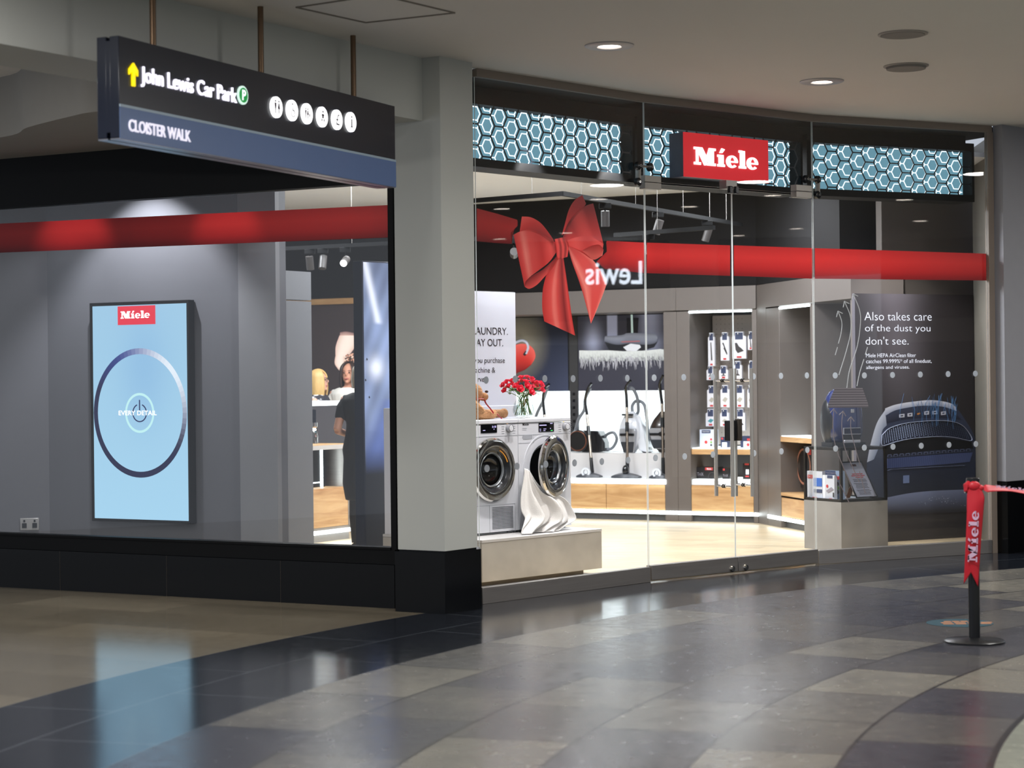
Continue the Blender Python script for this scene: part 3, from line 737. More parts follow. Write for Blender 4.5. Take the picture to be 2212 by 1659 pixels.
sT = shade((0, c1_), (.3, c2_), (.42, c3_), (.5, c2_), (.8, c0_), (.9, c2_), (1, c1_))
bowpart('left_tail', [(588, 760), (510, 900), (458, 1080), (448, 1280), (470, 1435)], [(672, 765), (700, 950), (735, 1200), (768, 1430), (795, 1585)], lambda s, q: lerp3(sT(q), c0_, max(0, .35-s)*1.5), .0275)
sU = shade((0, c1_), (.15, c3_), (.4, c2_), (.8, c2_), (1, c3_))
bowpart('right_tail', [(718, 640), (760, 800), (850, 1050), (920, 1300), (962, 1460)], [(735, 640), (860, 690), (985, 790), (1080, 930), (1128, 1010), (1100, 1120), (1030, 1300), (962, 1460)], lambda s, q: lerp3(sU(q), c0_, max(0, .25-s)*2), .0275)
sK = shade((0, c1_), (.2, c2_), (.35, c0_), (.55, c2_), (.75, c0_), (.9, c2_), (1, c1_))
bowpart('knot', [(575, 568), (590, 650), (600, 790)], [(692, 545), (725, 640), (712, 755)], lambda s, q: sK(q), .0245)
# airflow arrows and filter picture on the right pane
M_ARW = pm('arrow_vinyl', '#dfe2e4', .5); M_ARG = pm('arrow_vinyl_grey', '#8e8184', .5)
def arrow(pts, m, lab, head=True, wd=.0065):
    F = G4; P = [F.hit(*p, .024) for p in pts]; P = [(v.x, v.z) for v in smooth([(p[0], 0, p[1]) for p in P], 8)]
    b = MB(); 
    for p, q in zip(P, P[1:]):
        l = math.hypot(q[0]-p[0], q[1]-p[1]) or 1; nx, nz = -(q[1]-p[1])/l*wd/2, (q[0]-p[0])/l*wd/2
        b.prism([(p[0]+nx, p[1]+nz), (q[0]+nx, q[1]+nz), (q[0]-nx, q[1]-nz), (p[0]-nx, p[1]-nz)], .0225, .024)
    if head:
        x, z = P[0]; dx, dz = P[2][0]-x, P[2][1]-z; a0 = math.atan2(dz, dx)
        for s_ in (-1, 1):
            a = a0+s_*.75; ex, ez = x+.05*math.cos(a), z+.05*math.sin(a); nx, nz = -math.sin(a)*wd/2, math.cos(a)*wd/2
            b.prism([(x+nx, z+nz), (ex+nx, ez+nz), (ex-nx, ez-nz), (x-nx, z-nz)], .0225, .024)
    tag(obj('airflow_arrow', b, m, fr=G4, at=(P[-1][0], .023, P[-1][1])), lab, 'window decal', 'printed airflow lines on the right pane')
arrow([(1843, 635), (1857, 672), (1858, 705), (1851, 750), (1835, 800), (1829, 838)], M_ARW, 'tallest white curved arrow, above the blue vacuum cleaner')
arrow([(1824, 651), (1837, 685), (1837, 720), (1826, 765), (1812, 810)], M_ARW, 'white curved arrow second from the left above the vacuum cleaner')
arrow([(1810, 672), (1818, 695), (1817, 718), (1811, 742)], M_ARW, 'shortest white curved arrow, leftmost above the vacuum cleaner')
arrow([(1809, 750), (1804, 767)], M_ARW, 'tiny white dash below the leftmost curved arrow', False)
arrow([(1874, 750), (1869, 766)], M_ARW, 'tiny white dash beside the words on the poster', False)
arrow([(1866, 776), (1857, 805), (1851, 834)], M_ARW, 'short plain white line left of the small poster text', False)
arrow([(1801, 883), (1799, 925), (1805, 965), (1822, 1010), (1837, 1045), (1842, 1060)], M_ARG, 'grey curved arrow leftmost over the blue vacuum cleaner')
arrow([(1821, 888), (1818, 920), (1824, 965), (1842, 1010), (1856, 1042)], M_ARG, 'grey curved arrow in the middle over the blue vacuum cleaner')
arrow([(1838, 900), (1838, 930), (1848, 970), (1858, 1005)], M_ARG, 'grey curved arrow rightmost over the blue vacuum cleaner')
arrow([(1803, 1021), (1808, 1033)], M_ARG, 'grey dash over the filter boxes', False)
arrow([(1815, 1047), (1835, 1088)], M_ARG, 'grey slanted line crossing the lower rail of the display cage', False)
arrow([(1856, 1018), (1869, 1066)], M_ARG, 'grey slanted line over the framed notice', False)
b = MB(); PF = [(1803, 838), (1863, 838), (1875, 874), (1875, 879), (1788, 880), (1789, 872)]
F = G4; fa = [F.hit(*p, .026) for p in PF]
rows = 16
Lp = [F.hit(1803, 838, .026), F.hit(1789, 872, .026), F.hit(1788, 881, .026)]; Rp = [F.hit(1863, 838, .026), F.hit(1875, 872, .026), F.hit(1876, 880, .026)]
Lr = resample([(p[0], 0, p[1]) for p in Lp], rows+1); Rr = resample([(p[0], 0, p[1]) for p in Rp], rows+1)
for i in range(rows):
    cc_ = col('#5d5358') if i % 2 else col('#8d8387'); b.cc = cc_
    b.face([b.vert((v.x, .026, v.z)) for v in (Lr[i], Rr[i], Rr[i+1], Lr[i+1])])
tag(obj('filter_decal', b, M_INK, fr=G4, at=(fa[4][0], .026, fa[4][1]), flat=True), 'grey striped filter picture stuck on the glass over the vacuum top', 'window decal')

# ---------------------------------------------------------------- hanging direction sign
SG = fr2((-1.895, 9.68), (-.705, 12.29)); SL = math.hypot(1.19, 2.61); z0, z1 = 2.69, 3.19
t = thing('direction_sign', 'long dark hanging sign reading John Lewis Car Park and Cloister Walk', 'sign', SG, (0, 0, z0))
b = MB(); b.box(0, SL, 0, .055, z0+.004, z1); b.box(0, SL, .075, .13, z0+.004, z1); b.box(.0, SL, .05, .08, z0+.03, z1-.02); obj('panel', b, pm('sign_navy', '#0d1426', .3, noise=.1), t, bevel=.003)
b = MB(); b.box(.0, SL, -.004, .0, z0, z0+.155); obj('lower_band', b, pm('sign_grey_blue', '#50607c', .32, emit=.16, ecol='#4468a4'), t)
b = MB(); b.box(.0, SL, -.006, .0, z0+.155, z0+.168); obj('trim_line', b, pm('sign_light_line', '#8fa0ad', .3, emit=.12), t)
b = MB(); b.box(0.005, SL, .0, .058, z0-.004, z0+.003); b.box(.005, SL, .072, .13, z0-.004, z0+.003); obj('bottom_edge', b, pm('sign_bottom_alloy', '#8d8f99', .3, metal=.7), t)
M_SLET = emis('sign_white_letters', '#f4f0ff', 1.6)
def sg(px, py): return SG.hit(px, py, 0)
def bx(a, c): return (sg(*a)[0], sg(*c)[0], sg(*a)[1], sg(*c)[1])
# upper wording: heights measured at the left end, all on the same base line
zb = sg(307, 184)[1]; zt2 = sg(307, 147)[1]
b = MB(); xa = sg(303, 180)[0]; xb = sg(509, 200)[0]
text(b, 'John Lewis Car Park', (xa, xb, zb-.010, zt2+.008), -.010, bold=.008, thick=.008); obj('lettering', b, M_SLET, t)
b = MB(); text(b, 'CLOISTER WALK', (sg(276, 270)[0], sg(409, 290)[0], sg(276, 283)[1], sg(276, 257)[1]), -.010, bold=.008, thick=.006); obj('lettering', b, emis('sign_white_letters_dim', '#f4f0ff', .8), t)
b = MB(); xc, zc = sg(286, 158); b.prism([(xc-.012, zc-.065), (xc+.012, zc-.065), (xc+.012, zc+.01), (xc+.036, zc-.012), (xc+.036, zc+.016), (xc, zc+.05), (xc-.036, zc+.016), (xc-.036, zc-.012), (xc-.012, zc+.01)], -.010, -.0005); obj('arrow', b, emis('sign_yellow', '#ffe000', 1.1), t)
xc, zc = sg(522, 206); b = MB(); b.disc((xc, zc), .05, -.010, -.001); obj('parking_badge', b, emis('badge_rim', '#d7f2e6', 1.0), t)
b = MB(); b.disc((xc, zc), .040, -.013, -.009); obj('parking_badge', b, emis('badge_green', '#0f8a3c', .9), t)
b = MB(); text(b, 'P', (xc-.017, xc+.02, zc-.028, zc+.028), -.015, bold=.02); obj('lettering', b, M_SLET, t)
M_ICON = emis('icon_white', '#ffffff', 1.9); M_IBLK = pm('icon_black', '#2a1530', .5)
def man(b, x, z, k, skirt=False):
    b.disc((x, z+.033*k), .0065*k, -.015, -.0135, 10)
    if skirt: b.prism([(x-.004*k, z+.024*k), (x+.004*k, z+.024*k), (x+.012*k, z-.008*k), (x-.012*k, z-.008*k)], -.015, -.0135)
    else: b.prism([(x-.010*k, z+.024*k), (x+.010*k, z+.024*k), (x+.006*k, z-.008*k), (x-.006*k, z-.008*k)], -.015, -.0135)
    b.prism([(x-.004*k, z-.008*k), (x-.001*k, z-.008*k), (x-.001*k, z-.034*k), (x-.004*k, z-.034*k)], -.015, -.0135); b.prism([(x+.001*k, z-.008*k), (x+.004*k, z-.008*k), (x+.004*k, z-.034*k), (x+.001*k, z-.034*k)], -.015, -.0135)
for i, (px, py) in enumerate([(594, 232), (628, 239), (660, 246), (693, 253), (725, 259), (755, 264)]):
    x, z = sg(px, py); b = MB(); b.disc((x, z), .0585, -.013, -.001, 32); ic = obj('icon_disc', b, M_ICON, t)
    b = MB()
    if i == 0: man(b, x-.018, z, 1, False); man(b, x+.018, z, 1, True)
    elif i == 1:
        b.disc((x-.004, z+.035), .006, -.015, -.0135, 10); b.ring((x+.002, z-.015), .018, .022, -.015, -.0135, 2.4, 6.0, 18)
        b.prism([(x-.006, z+.026), (x-.001, z+.026), (x+.001, z+.004), (x+.016, z+.002), (x+.024, z-.018), (x+.019, z-.02), (x+.012, z-.004), (x-.004, z-.002)], -.015, -.0135)
    elif i == 2: man(b, x-.022, z, .8); man(b, x+.002, z, .8, True); man(b, x+.022, z-.012, .5)
    elif i == 3:
        b.disc((x, z+.03), .007, -.015, -.0135, 10); b.prism([(x-.018, z+.008), (x-.006, z+.018), (x+.006, z+.018), (x+.018, z+.008), (x+.008, z+.006), (x+.01, z-.008), (x-.01, z-.008), (x-.008, z+.006)], -.015, -.0135)
        b.tube([(x-.012, -.014, z-.012), (x-.014, -.014, z-.026)], .004, 6); b.tube([(x+.012, -.014, z-.012), (x+.014, -.014, z-.026)], .004, 6)
    elif i == 4: text(b, '£', (x-.02, x+.02, z-.032, z+.032), -.015)
    else: text(b, 'i', (x-.008, x+.008, z-.03, z+.036), -.015, bold=.01); b.prism([(x-.014, z-.032), (x+.016, z-.032), (x+.016, z-.027), (x-.014, z-.027)], -.015, -.0135)
    obj('pictogram', b, M_IBLK, ic)
for px, pt in ((330, 40), (563, 80), (763, 120)):
    x = SG.u(px, .065, pt); b = MB(); b.tube([(x, .065, z1-.01), (x, .065, H)], .0165, 14); obj('rod', b, pm('bronze_rod', '#6a543f', .35, metal=.6), t)

# ---------------------------------------------------------------- ceiling lamps, speakers, hatch
def reflect(F, p):
    v = Vector((p[0]-F.o[0], p[1]-F.o[1])); n = Vector(F.n); v = v-n*(2*v.dot(n)); return (v.x+F.o[0], v.y+F.o[1])
def downlight(x, y, power, lab, r=.155, grp='recessed ceiling downlights'):
    t = thing('downlight', lab, 'ceiling light', W, (x, y, H-.01), grp); q = .46 if r > .15 else .80
    b = MB(); b.lathe([(r, 0), (r, -.006), (r*.92, -.012), (r*(q+.04), -.012), (r*q, -.004), (r*q, 0)], 32, (x, y, H), caps=False); obj('bezel', b, pm('lamp_bezel', '#b7b5b8', .4), t)
    b = MB(); b.lathe([(.001, -.003), (r*q, -.003), (r*q, -.001)], 24, (x, y, H)); obj('lens', b, emis('downlight_lens', '#fff3e4', 12), t)
    light('SPOT', 'downlight_lamp', (x, y, H-.02), power, (1, .93, .84), aim=(x, y, 0), size=.07, angle=118, blend=.85)
dl = [(G(1316, 98, H), 'bright round downlight in the ceiling nearer the pillar, left of the other', 26), (G(1775, 175, H), 'bright round downlight in the ceiling above the right end of the red sign', 26)]
for (x, y), lab, p in dl: downlight(x, y, p, lab)
for px, py, F, lab in ((1493, 445, GD, 'above the left glass door'), (1297, 429, G1, 'above the right loop of the bow'), (1226, 502, G1, 'on the knot of the bow'), (1597, 508, GD, 'just right of the door gap above the ribbon'),
                  (1699, 522, GD, 'near the ribbon on the right door'), (1693, 297, GD, 'right of the red sign'), (1824, 297, G4, 'over the right hexagon panel'), (1956, 430, G4, 'just below the right hexagon panel'),
                  (1990, 476, G4, 'in the dark part of the right pane'), (2006, 539, G4, 'on the ribbon edge of the right pane')):
    x, y = reflect(F, G(px, py, H))
    if y > 1 and abs(x/y) < 1150/FPX and (H-EYE)/y < 835/FPX: continue      # the photograph shows none there
    downlight(x, y, 22, 'mall downlight whose mirrored oval shows '+lab, .14)
for i, (px, py) in enumerate(((1950, 73), (1957, 142))):
    x, y = G(px, py, H); t = thing('ceiling_speaker', ['flush round ceiling speaker nearest the top edge, right side', 'round ceiling speaker slightly lowered, below the flush one'][i], 'speaker', W, (x, y, H-.02))
    b = MB(); b.lathe([(.15, 0), (.15, -.006), (.135, -.010), (.13, -.004)], 32, (x, y, H), caps=False); obj('rim', b, pm('speaker_rim', '#a39d97', .6), t)
    b = MB(); b.lathe([(.001, -.012-i*.012), (.13, -.012-i*.012), (.13, -.002)], 32, (x, y, H)); obj('grille', b, pm('speaker_grille', '#8f8a86', .8), t)
hp = [G(640, 15, H), G(790, 48, H), G(982, 27, H), G(820, -12, H)]
b = MB(); hc = (sum(p[0] for p in hp)/4, sum(p[1] for p in hp)/4)
for p, q in zip(hp, hp[1:]+hp[:1]):
    l = math.hypot(q[0]-p[0], q[1]-p[1]); nx, ny = -(q[1]-p[1])/l*.006, (q[0]-p[0])/l*.006
    b.slab([(p[0]+nx, p[1]+ny), (q[0]+nx, q[1]+ny), (q[0]-nx, q[1]-ny), (p[0]-nx, p[1]-ny)], H-.006, H+.001)
struct('trim_18', b, pm('hatch_frame', '#7d766c', .6))

# ---------------------------------------------------------------- facade across the mall, seen mirrored in the glass
vo = G(1268, 600)  # direction only
a0, _ = ray(1268, 600); Zv = 30.0
VR = Fr((a0*Zv, Zv), (1, 0))
def refl_fr(F, m):
    o = reflect(m, F.o); e = reflect(m, (F.o[0]+F.d[0], F.o[1]+F.d[1])); return o, (-(e[0]-o[0]), -(e[1]-o[1]))
VL = 1.72; o_, d_ = refl_fr(Fr((VR.o[0]+VL, Zv), (1, 0)), G1); RF = Fr(o_, d_)
zL = EYE+(HOR-632)/FPX*Zv; zH = EYE+(HOR-566)/FPX*Zv
b = MB(); b.box(-7, 8, .1, .3, 0, H); struct('wall_opposite', b, pm('opposite_wall', '#3a3a3d', .6), fr=RF)
b = MB(); b.box(-7, 8, -.05, .1, 2.0, 2.35); struct('trim_19', b, pm('opposite_band', '#8a8880', .6), fr=RF)
for k in (-4.5, 3.4): b = MB(); b.box(k, k+.7, -.15, .1, 0, H); struct('wall_opposite_pier', b, pm('opposite_pier', '#b5b2ac', .6), fr=RF)
b = MB(); text(b, 'John Lewis', (0.0, VL+.0, zL, zH), .05, bold=.01, thick=.04)
tag(obj('store_sign', b, emis('store_sign_letters', '#e8f2ff', 12), fr=RF, at=(0, .05, zL)), 'glowing John Lewis letters across the mall, seen mirrored in the glass', 'sign')

# ---------------------------------------------------------------- display cabinets of the back and right runs
def cab_parts(t, F, u0, u1, o0, o1, depth, ztop=2.18, fas=2.42):
    b = MB(); b.box(u0, o0, 0, depth, .0, ztop-.006); obj('side_panel', b, M_CAB, t, bevel=.002)
    b = MB(); b.box(o1, u1, 0, depth, .0, ztop-.006); obj('side_panel', b, M_CAB, t, bevel=.002)
    b = MB(); b.box(u0, u1, -.012, depth, ztop+.004, fas); obj('fascia', b, M_CAB, t, bevel=.002)
    b = MB(); b.box(o0, o1, .05, depth, 0, .07); b.box(o0, o1, .02, .05, .07, .075); obj('plinth', b, M_CABD, t)
    b = MB(); b.box(u0, u1, -.008, .004, .078, .112); obj('floor_light', b, M_LED, t)
def drawer(t, F, a, c, z0, z1):
    b = MB(); b.box(a+.003, c-.003, .004, .025, z0, z1); return obj('drawer_front', b, M_OAK, t, bevel=.002)
u = BR.u
uA0, uA1, oA1 = u(1005), u(1463), u(1435)
t = thing('display_cabinet', 'wide vacuum cleaner display cabinet with white light boxes behind the washing machine', 'cabinet', BR, (uA0, 0, 0))
cab_parts(t, BR, uA0, uA1, uA0+.04, oA1, .72)
b = MB(); b.box(uA0+.04, oA1, .72, .76, .44, 2.18); obj('back_panel', b, M_CABD, t)
D = .70
zlb0, zlb1 = .70, BR.z(1340, 844, D)
b = MB(); b.box(uA0+.04, BR.u(1231, D), D, D+.02, zlb0, zlb1); obj('light_panel', b, M_LBOX, t, label='glowing white light panel')
b = MB(); b.box(BR.u(1251, D), oA1, D, D+.02, zlb0, zlb1); obj('light_panel', b, M_LBOX, t, label='glowing white light panel')
b = MB(); b.box(BR.u(1232, D), BR.u(1250, D), D-.01, D+.02, .68, 2.18); b.mi = 1; uu = BR.u(1241, D)
for k in range(7): b.box(uu-.014, uu+.014, D-.014, D-.0095, .86+k*.075, .89+k*.075)
obj('divider', b, [pm('divider_dark', '#3a3a3c', .5), M_BLK], t)
b = MB(); b.box(uA0+.04, oA1, .30, D, .44, .695); obj('step', b, pm('step_white', '#d9d6d6', .5), t)
b = MB(); b.box(uA0+.04, oA1, .0, .72, .385, .44); obj('counter', b, pm('counter_light', '#e9eef0', .4), t)
b = MB(); b.box(uA0+.04, oA1+.01, -.012, .0, .388, .436); obj('shelf_light', b, M_LED, t)
um = BR.u(1309, 0, 1075)
drawer(t, BR, uA0+.04, um-.9, .118, .382); drawer(t, BR, um-.9, um, .118, .382); drawer(t, BR, um, oA1, .118, .382)
# printed backdrops inside the cabinet
def qd(px, py, d=D-.002): return BR.hit(px, py, d)
d_ = D-.012
b = MB(); zt2 = BR.z(1340, 681, D)
def cf1(s, q):
    x, y = q, s; r = math.hypot((x-.22)*1.2, (y-.35)*1.1); g = max(0, 1-abs(r-.18)*2.2); return lerp3(lerp3(col('#161a25'), col('#454b63'), x*.8*y+.1), col('#b3ab94'), g*.55 if x > -.1 else 0)
xl, xr = BR.u(1090, D), BR.u(1229, D)
b.patch([(xl, zt2), (xl, zlb1)], [(xr, zt2), (xr, zlb1)], 24, 24, cf1, d_, sm=False); obj('printed_backdrop', b, M_INKG, t, flat=True, label='dark print with a red vacuum cleaner')
b = MB(); P_ = lambda x, y: BR.hit(1020+x/7.54, 560+y/7.54, d_)
cR = [col('#f06a60'), col('#d03a33'), col('#7e1d20')]
b.patch([P_(560, 1500), P_(700, 1400), P_(820, 1375), P_(930, 1400), P_(1010, 1480), P_(1030, 1600), P_(960, 1720)], [P_(540, 1900), P_(640, 1900), P_(740, 1850), P_(860, 1800), P_(960, 1720)], 20, 12, lambda s, q: lerp3(cR[0], cR[1], q*2) if q < .5 else lerp3(cR[1], cR[2], q*2-1), d_-.004)
obj('printed_vacuum', b, M_INKG, t, flat=True)
b = MB(); b.cc = col('#c9cfe0'); hp_ = [P_(640, 1420), P_(720, 1355), P_(820, 1325), P_(890, 1360), P_(915, 1440), P_(880, 1540)]
b.tube([(p[0], d_-.008, p[1]) for p in [(v.x, v.z) for v in smooth([(p[0], 0, p[1]) for p in hp_])]], .014, 8); b.cc = col('#20242c'); b.tube([(P_(890, 1500)[0], d_-.008, P_(890, 1500)[1]), (P_(850, 1560)[0], d_-.008, P_(850, 1560)[1])], .016, 8)
obj('printed_hose', b, M_INKG, t)
b = MB(); xl, xr = BR.u(1251, D), BR.u(1436, D)
def cf2(s, q):
    x = q; g = math.exp(-((x-.18)/.09)**2)*math.exp(-((s-.3)/.2)**2)*.8+math.exp(-((x-.85)/.12)**2)*(1-s)*.8
    if .35 < x < .47 and s < .34: g = .95
    if s > .56: g = g*.2
    return lerp3(col('#2c2a33'), col('#aab0cc'), min(1, g+.05))
b.patch([(xl, zt2), (xl, zlb1)], [(xr, zt2), (xr, zlb1)], 40, 60, cf2, d_, sm=False); obj('printed_backdrop', b, M_INKG, t, flat=True, label='print of a floor head gliding over a white rug')
Q_ = lambda x, y: BR.hit(1280+x/7.54, 640+y/7.54, d_-.004)
b = MB(); rnd = random.Random(3)
ft = [BR.hit(1251, 757, d_-.004), Q_(0, 885), Q_(250, 880), Q_(500, 895), Q_(860, 885), Q_(1100, 858), Q_(1180, 870)]
fb = [BR.hit(1251, 785, d_-.004), Q_(0, 1080), Q_(250, 1060), Q_(500, 1060), Q_(860, 1050), Q_(1000, 1040), Q_(1180, 1060)]
b.patch(ft, fb, 110, 8, lambda s, q: lerp3(col('#e6ebea'), col('#5d5f66'), max(0, q*q*rnd.random()*1.5+rnd.random()*.12)), d_-.004, sm=False)
for k in range(90):
    x = rnd.uniform(BR.u(1253, D), BR.u(1434, D)); zz = BR.z(1340, rnd.uniform(770, 784), D); ln = rnd.uniform(.02, .10); dx = rnd.uniform(-.02, .02); g = rnd.uniform(.45, 1)
    b.cc = tuple(c*g for c in col('#c9c9d2')); b.face([b.vert((x-.006, d_-.006, zz)), b.vert((x+.008, d_-.006, zz)), b.vert((x+dx+.003, d_-.006, zz-ln)), b.vert((x+dx-.001, d_-.006, zz-ln))])
obj('printed_rug', b, M_INKG, t, flat=True)
b = MB(); cH = [col('#9aa0b2'), col('#4c4f5c'), col('#1e1f25')]
b.patch([Q_(205, 650), Q_(480, 632), Q_(560, 600), Q_(760, 600), Q_(1020, 612), Q_(1060, 680)], [Q_(190, 740), Q_(400, 790), Q_(620, 770), Q_(860, 790), Q_(1030, 760), Q_(1060, 700)], 24, 8, lambda s, q: lerp3(cH[0], cH[1], abs(q-.3)*1.3), d_-.009)
b.cc = cH[2]; b.face([b.vert((p[0], d_-.007, p[1])) for p in (Q_(200, 745), Q_(1055, 745), Q_(1000, 830), Q_(820, 885), Q_(270, 880))])
b.cc = col('#b06a70'); b.face([b.vert((p[0], d_-.011, p[1])) for p in (Q_(460, 735), Q_(775, 722), Q_(770, 742), Q_(480, 752))])
b.cc = col('#e9ecf4'); b.face([b.vert((p[0], d_-.008, p[1])) for p in (Q_(500, 830), Q_(620, 770), Q_(770, 790), Q_(790, 830), Q_(720, 890), Q_(560, 890))])
b.cc = col('#1d1c22'); b.face([b.vert((p[0], d_-.006, p[1])) for p in (Q_(555, 350), Q_(750, 350), Q_(735, 610), Q_(560, 610))])
b.cc = col('#dfffff'); b.face([b.vert((p[0], d_-.008, p[1])) for p in (Q_(622, 300), Q_(655, 300), Q_(665, 600), Q_(630, 600))])
obj('printed_floor_head', b, M_INKG, t, flat=True)

# pegboard cabinet
uC0, oC0, oC1, uC1 = uA1+.002, u(1491), u(1626), uB-.002
t = thing('display_cabinet', 'narrow lit cabinet with pegboard of hanging accessories behind the door handles', 'cabinet', BR, (uC0, 0, 0))
cab_parts(t, BR, uC0, uC1, oC0, oC1, .70)
b = MB(); b.box(oC0, oC1, .70, .74, .0, 2.18); obj('back_panel', b, M_CABD, t)
b = MB(); b.box(oC0-.004, oC1, -.004, .03, 2.155, 2.175); obj('top_light', b, M_LED, t)
pgz1 = BR.z(1580, 681, .62); pgx0 = BR.u(1541, .62)
b = MB(); b.box(pgx0, oC1-.002, .62, .64, .78, pgz1); b.mi = 1
for i in range(24):
    for j in range(7):
        b.disc((pgx0+.045+j*.048, pgz1-.04-i*.052), .004, .6185, .6205, 6)
obj('pegboard', b, [pm('pegboard_beige', '#b9aea6', .6), pm('peg_hole_dark', '#6a625e', .8)], t)
b = MB(); b.box(oC0+.003, oC1-.003, .02, .62, .70, .755); obj('shelf', b, M_OAK, t)
b = MB(); b.box(oC0+.006, oC1-.006, .03, .60, .756, .766); obj('shelf_light', b, emis('shelf_glow', '#f4ffff', 2.5), t)
b = MB(); b.box(oC0, oC1, .02, .70, .385, .43); obj('counter', b, pm('counter_light', '#e9eef0', .4), t)
b = MB(); b.box(oC0+.006, oC1-.006, .03, .6, .431, .441); obj('shelf_light', b, emis('shelf_glow', '#f4ffff', 2.5), t)
drawer(t, BR, oC0, oC1, .118, .382)
# the right run: two bays
su0, so0, so1, su1 = SR.u(1657), SR.u(1685), SR.u(1752), SR.u(1758)
b = MB(); b.box(.004, su0-.003, 0, .7, .0, 2.42); b.mi = 0; tag(obj('corner_panel', b, M_CAB, fr=SR, at=(.01, 0, 0)), 'tall taupe corner panel between the pegboard cabinet and the side shelves', 'panel')
t = thing('display_cabinet', 'side cabinet with lit niche and oak shelf right of the doors', 'cabinet', SR, (su0, 0, 0))
cab_parts(t, SR, su0, su1, so0, so1, .70)
b = MB(); b.box(so0, so1, .62, .7, 0, 2.18); obj('back_panel', b, pm('niche_grey', '#56585c', .45), t)
b = MB(); b.box(so0-.004, so1, .0, .03, 2.155, 2.175); obj('top_light', b, M_LED, t)
zs = SR.z(1690, 943, 0)
b = MB(); b.box(so0+.002, so1-.002, .0, .62, zs-.05, zs); obj('shelf', b, M_OAK, t)
b = MB(); b.box(so0+.006, so1-.006, .01, .30, zs, zs+.008); obj('shelf_light', b, emis('shelf_glow', '#f4ffff', 2.5), t)
b = MB(); b.box(so0, so1, -.0, .62, SR.z(1690, 1064)-.03, SR.z(1690, 1064)); obj('counter', b, M_OAK, t)
drawer(t, SR, so0, so1, .118, SR.z(1690, 1064)-.05)
su2 = SR.u(1846)-.13
t = thing('display_cabinet', 'tall blue-grey backed cabinet behind the blue vacuum cleaner', 'cabinet', SR, (su1, 0, 0))
cab_parts(t, SR, su1+.002, su2+.10, su1+.03, su2+.06, .5)
b = MB(); b.box(su1+.03, su2+.06, .46, .5, .1, 2.18); obj('back_panel', b, pm('blue_grey_back', '#5f6f78', .45), t)

# ---------------------------------------------------------------- vacuum cleaners
M_HOSE = pm('hose_grey', '#7f848c', .45, metal=.2, bump=.5, bscale=90)
M_WAND = pm('steel_wand', '#b9aa9b', .22, metal=1.0)
M_VBLK = pm('vacuum_black', '#15171b', .25, coat=.5)
M_VWHT = pm('vacuum_white', '#dcdfe6', .25, coat=.4)
M_VBRN = pm('vacuum_brown', '#2e221e', .25, coat=.5)
M_SMOK = pm('smoked_bin', '#3c3f45', .1, coat=.6)
M_SILV = pm('silver_plastic', '#b4b6bd', .3, metal=.5)
def P3(px, py, d, F=BR): a, z = F.hit(px, py, d); return (a, d, z)
def canister(b, u0, u1, z0, z1, d0, d1, px=.75, n=12):
    """rounded upright shell: superellipse slices that narrow towards the top"""
    R = []; uc_, dc = (u0+u1)/2, (d0+d1)/2
    for i in range(n+1):
        q = i/n; th = (q-.5)*PI; k = max(.06, math.cos(th)**.45) if 0 < i < n else .35
        taper = 1-.30*max(0, q-.35)**1.3
        w_, dd = (u1-u0)/2*k*taper, (d1-d0)/2*k*(1-.25*q); z = z0+(z1-z0)*q; ring = []
        for s_ in range(20):
            a = 2*PI*s_/20; c, s2 = math.cos(a), math.sin(a); e = .7
            ring.append((uc_+w_*abs(c)**e*(1 if c > 0 else -1), dc+dd*abs(s2)**e*(1 if s2 > 0 else -1), z))
        R.append(ring)
    b.loft(R)
def floorhead(t, px, py, wpx, ring, d=.15):
    c = P3(px, py, d); w_ = wpx/206/.9
    b = MB(); Rr = []
    for i in range(13):
        q = i/12; x = c[0]-w_/2+w_*q; hgt = .022+.03*math.sin(PI*q)**.8; dp = .05+.04*math.sin(PI*q)
        Rr.append([(x, c[1]-dp, .443), (x, c[1]-dp*.8, .443+hgt*.7), (x, c[1], .443+hgt), (x, c[1]+dp*.8, .443+hgt*.7), (x, c[1]+dp, .443)])
    b.loft(Rr); h = obj('floor_head', b, pm('head_grey', '#4b4e55', .35), t)
    if ring: b = MB(); b.ring((c[0]-.01, .443+.055), .028, .05, c[1]-.075, c[1]-.05, seg=24); b.disc((c[0]-.01, .443+.055), .02, c[1]-.07, c[1]-.05, 18); obj('wheel', b, M_VWHT, h)
    else: b = MB(); b.ell((c[0]-.0, c[1]-.02, .443+.075), (.035, .04, .06)); obj('joint', b, M_VBLK, h)
def wand(t, pts, d=.2, dt=.3, split=.5):
    """pts: handle tip ... bottom of the tube, in photo pixels"""
    (hx0, hy0), (hx1, hy1), (hx2, hy2), (tx, ty), (bx_, by) = pts
    hd = [P3(hx0, hy0, dt-.06), P3(hx1, hy1, dt-.02), P3(hx2, hy2, dt), P3(tx, ty, dt)]
    b = MB(); b.tube(smooth(hd), [.014]*7+[.017]*12, 10); h = obj('handle', b, M_VBLK, t)
    top = Vector(P3(tx, ty, dt)); bot = Vector(P3(bx_, by, d)); m = top.lerp(bot, split)
    b = MB(); b.tube([top, bot], .0155, 12); obj('wand', b, M_WAND, t)
    b = MB(); b.tube([m+(top-m)*.0, m+(bot-m).normalized()*.10], .021, 12); obj('clamp', b, M_VBLK, t)
    e = bot+(bot-top).normalized()*.12; b = MB(); b.tube([bot-(bot-top).normalized()*.03, e, e+Vector((0, -.01, -.06))], [.019, .021, .02], 10); obj('elbow', b, M_VBLK, t)
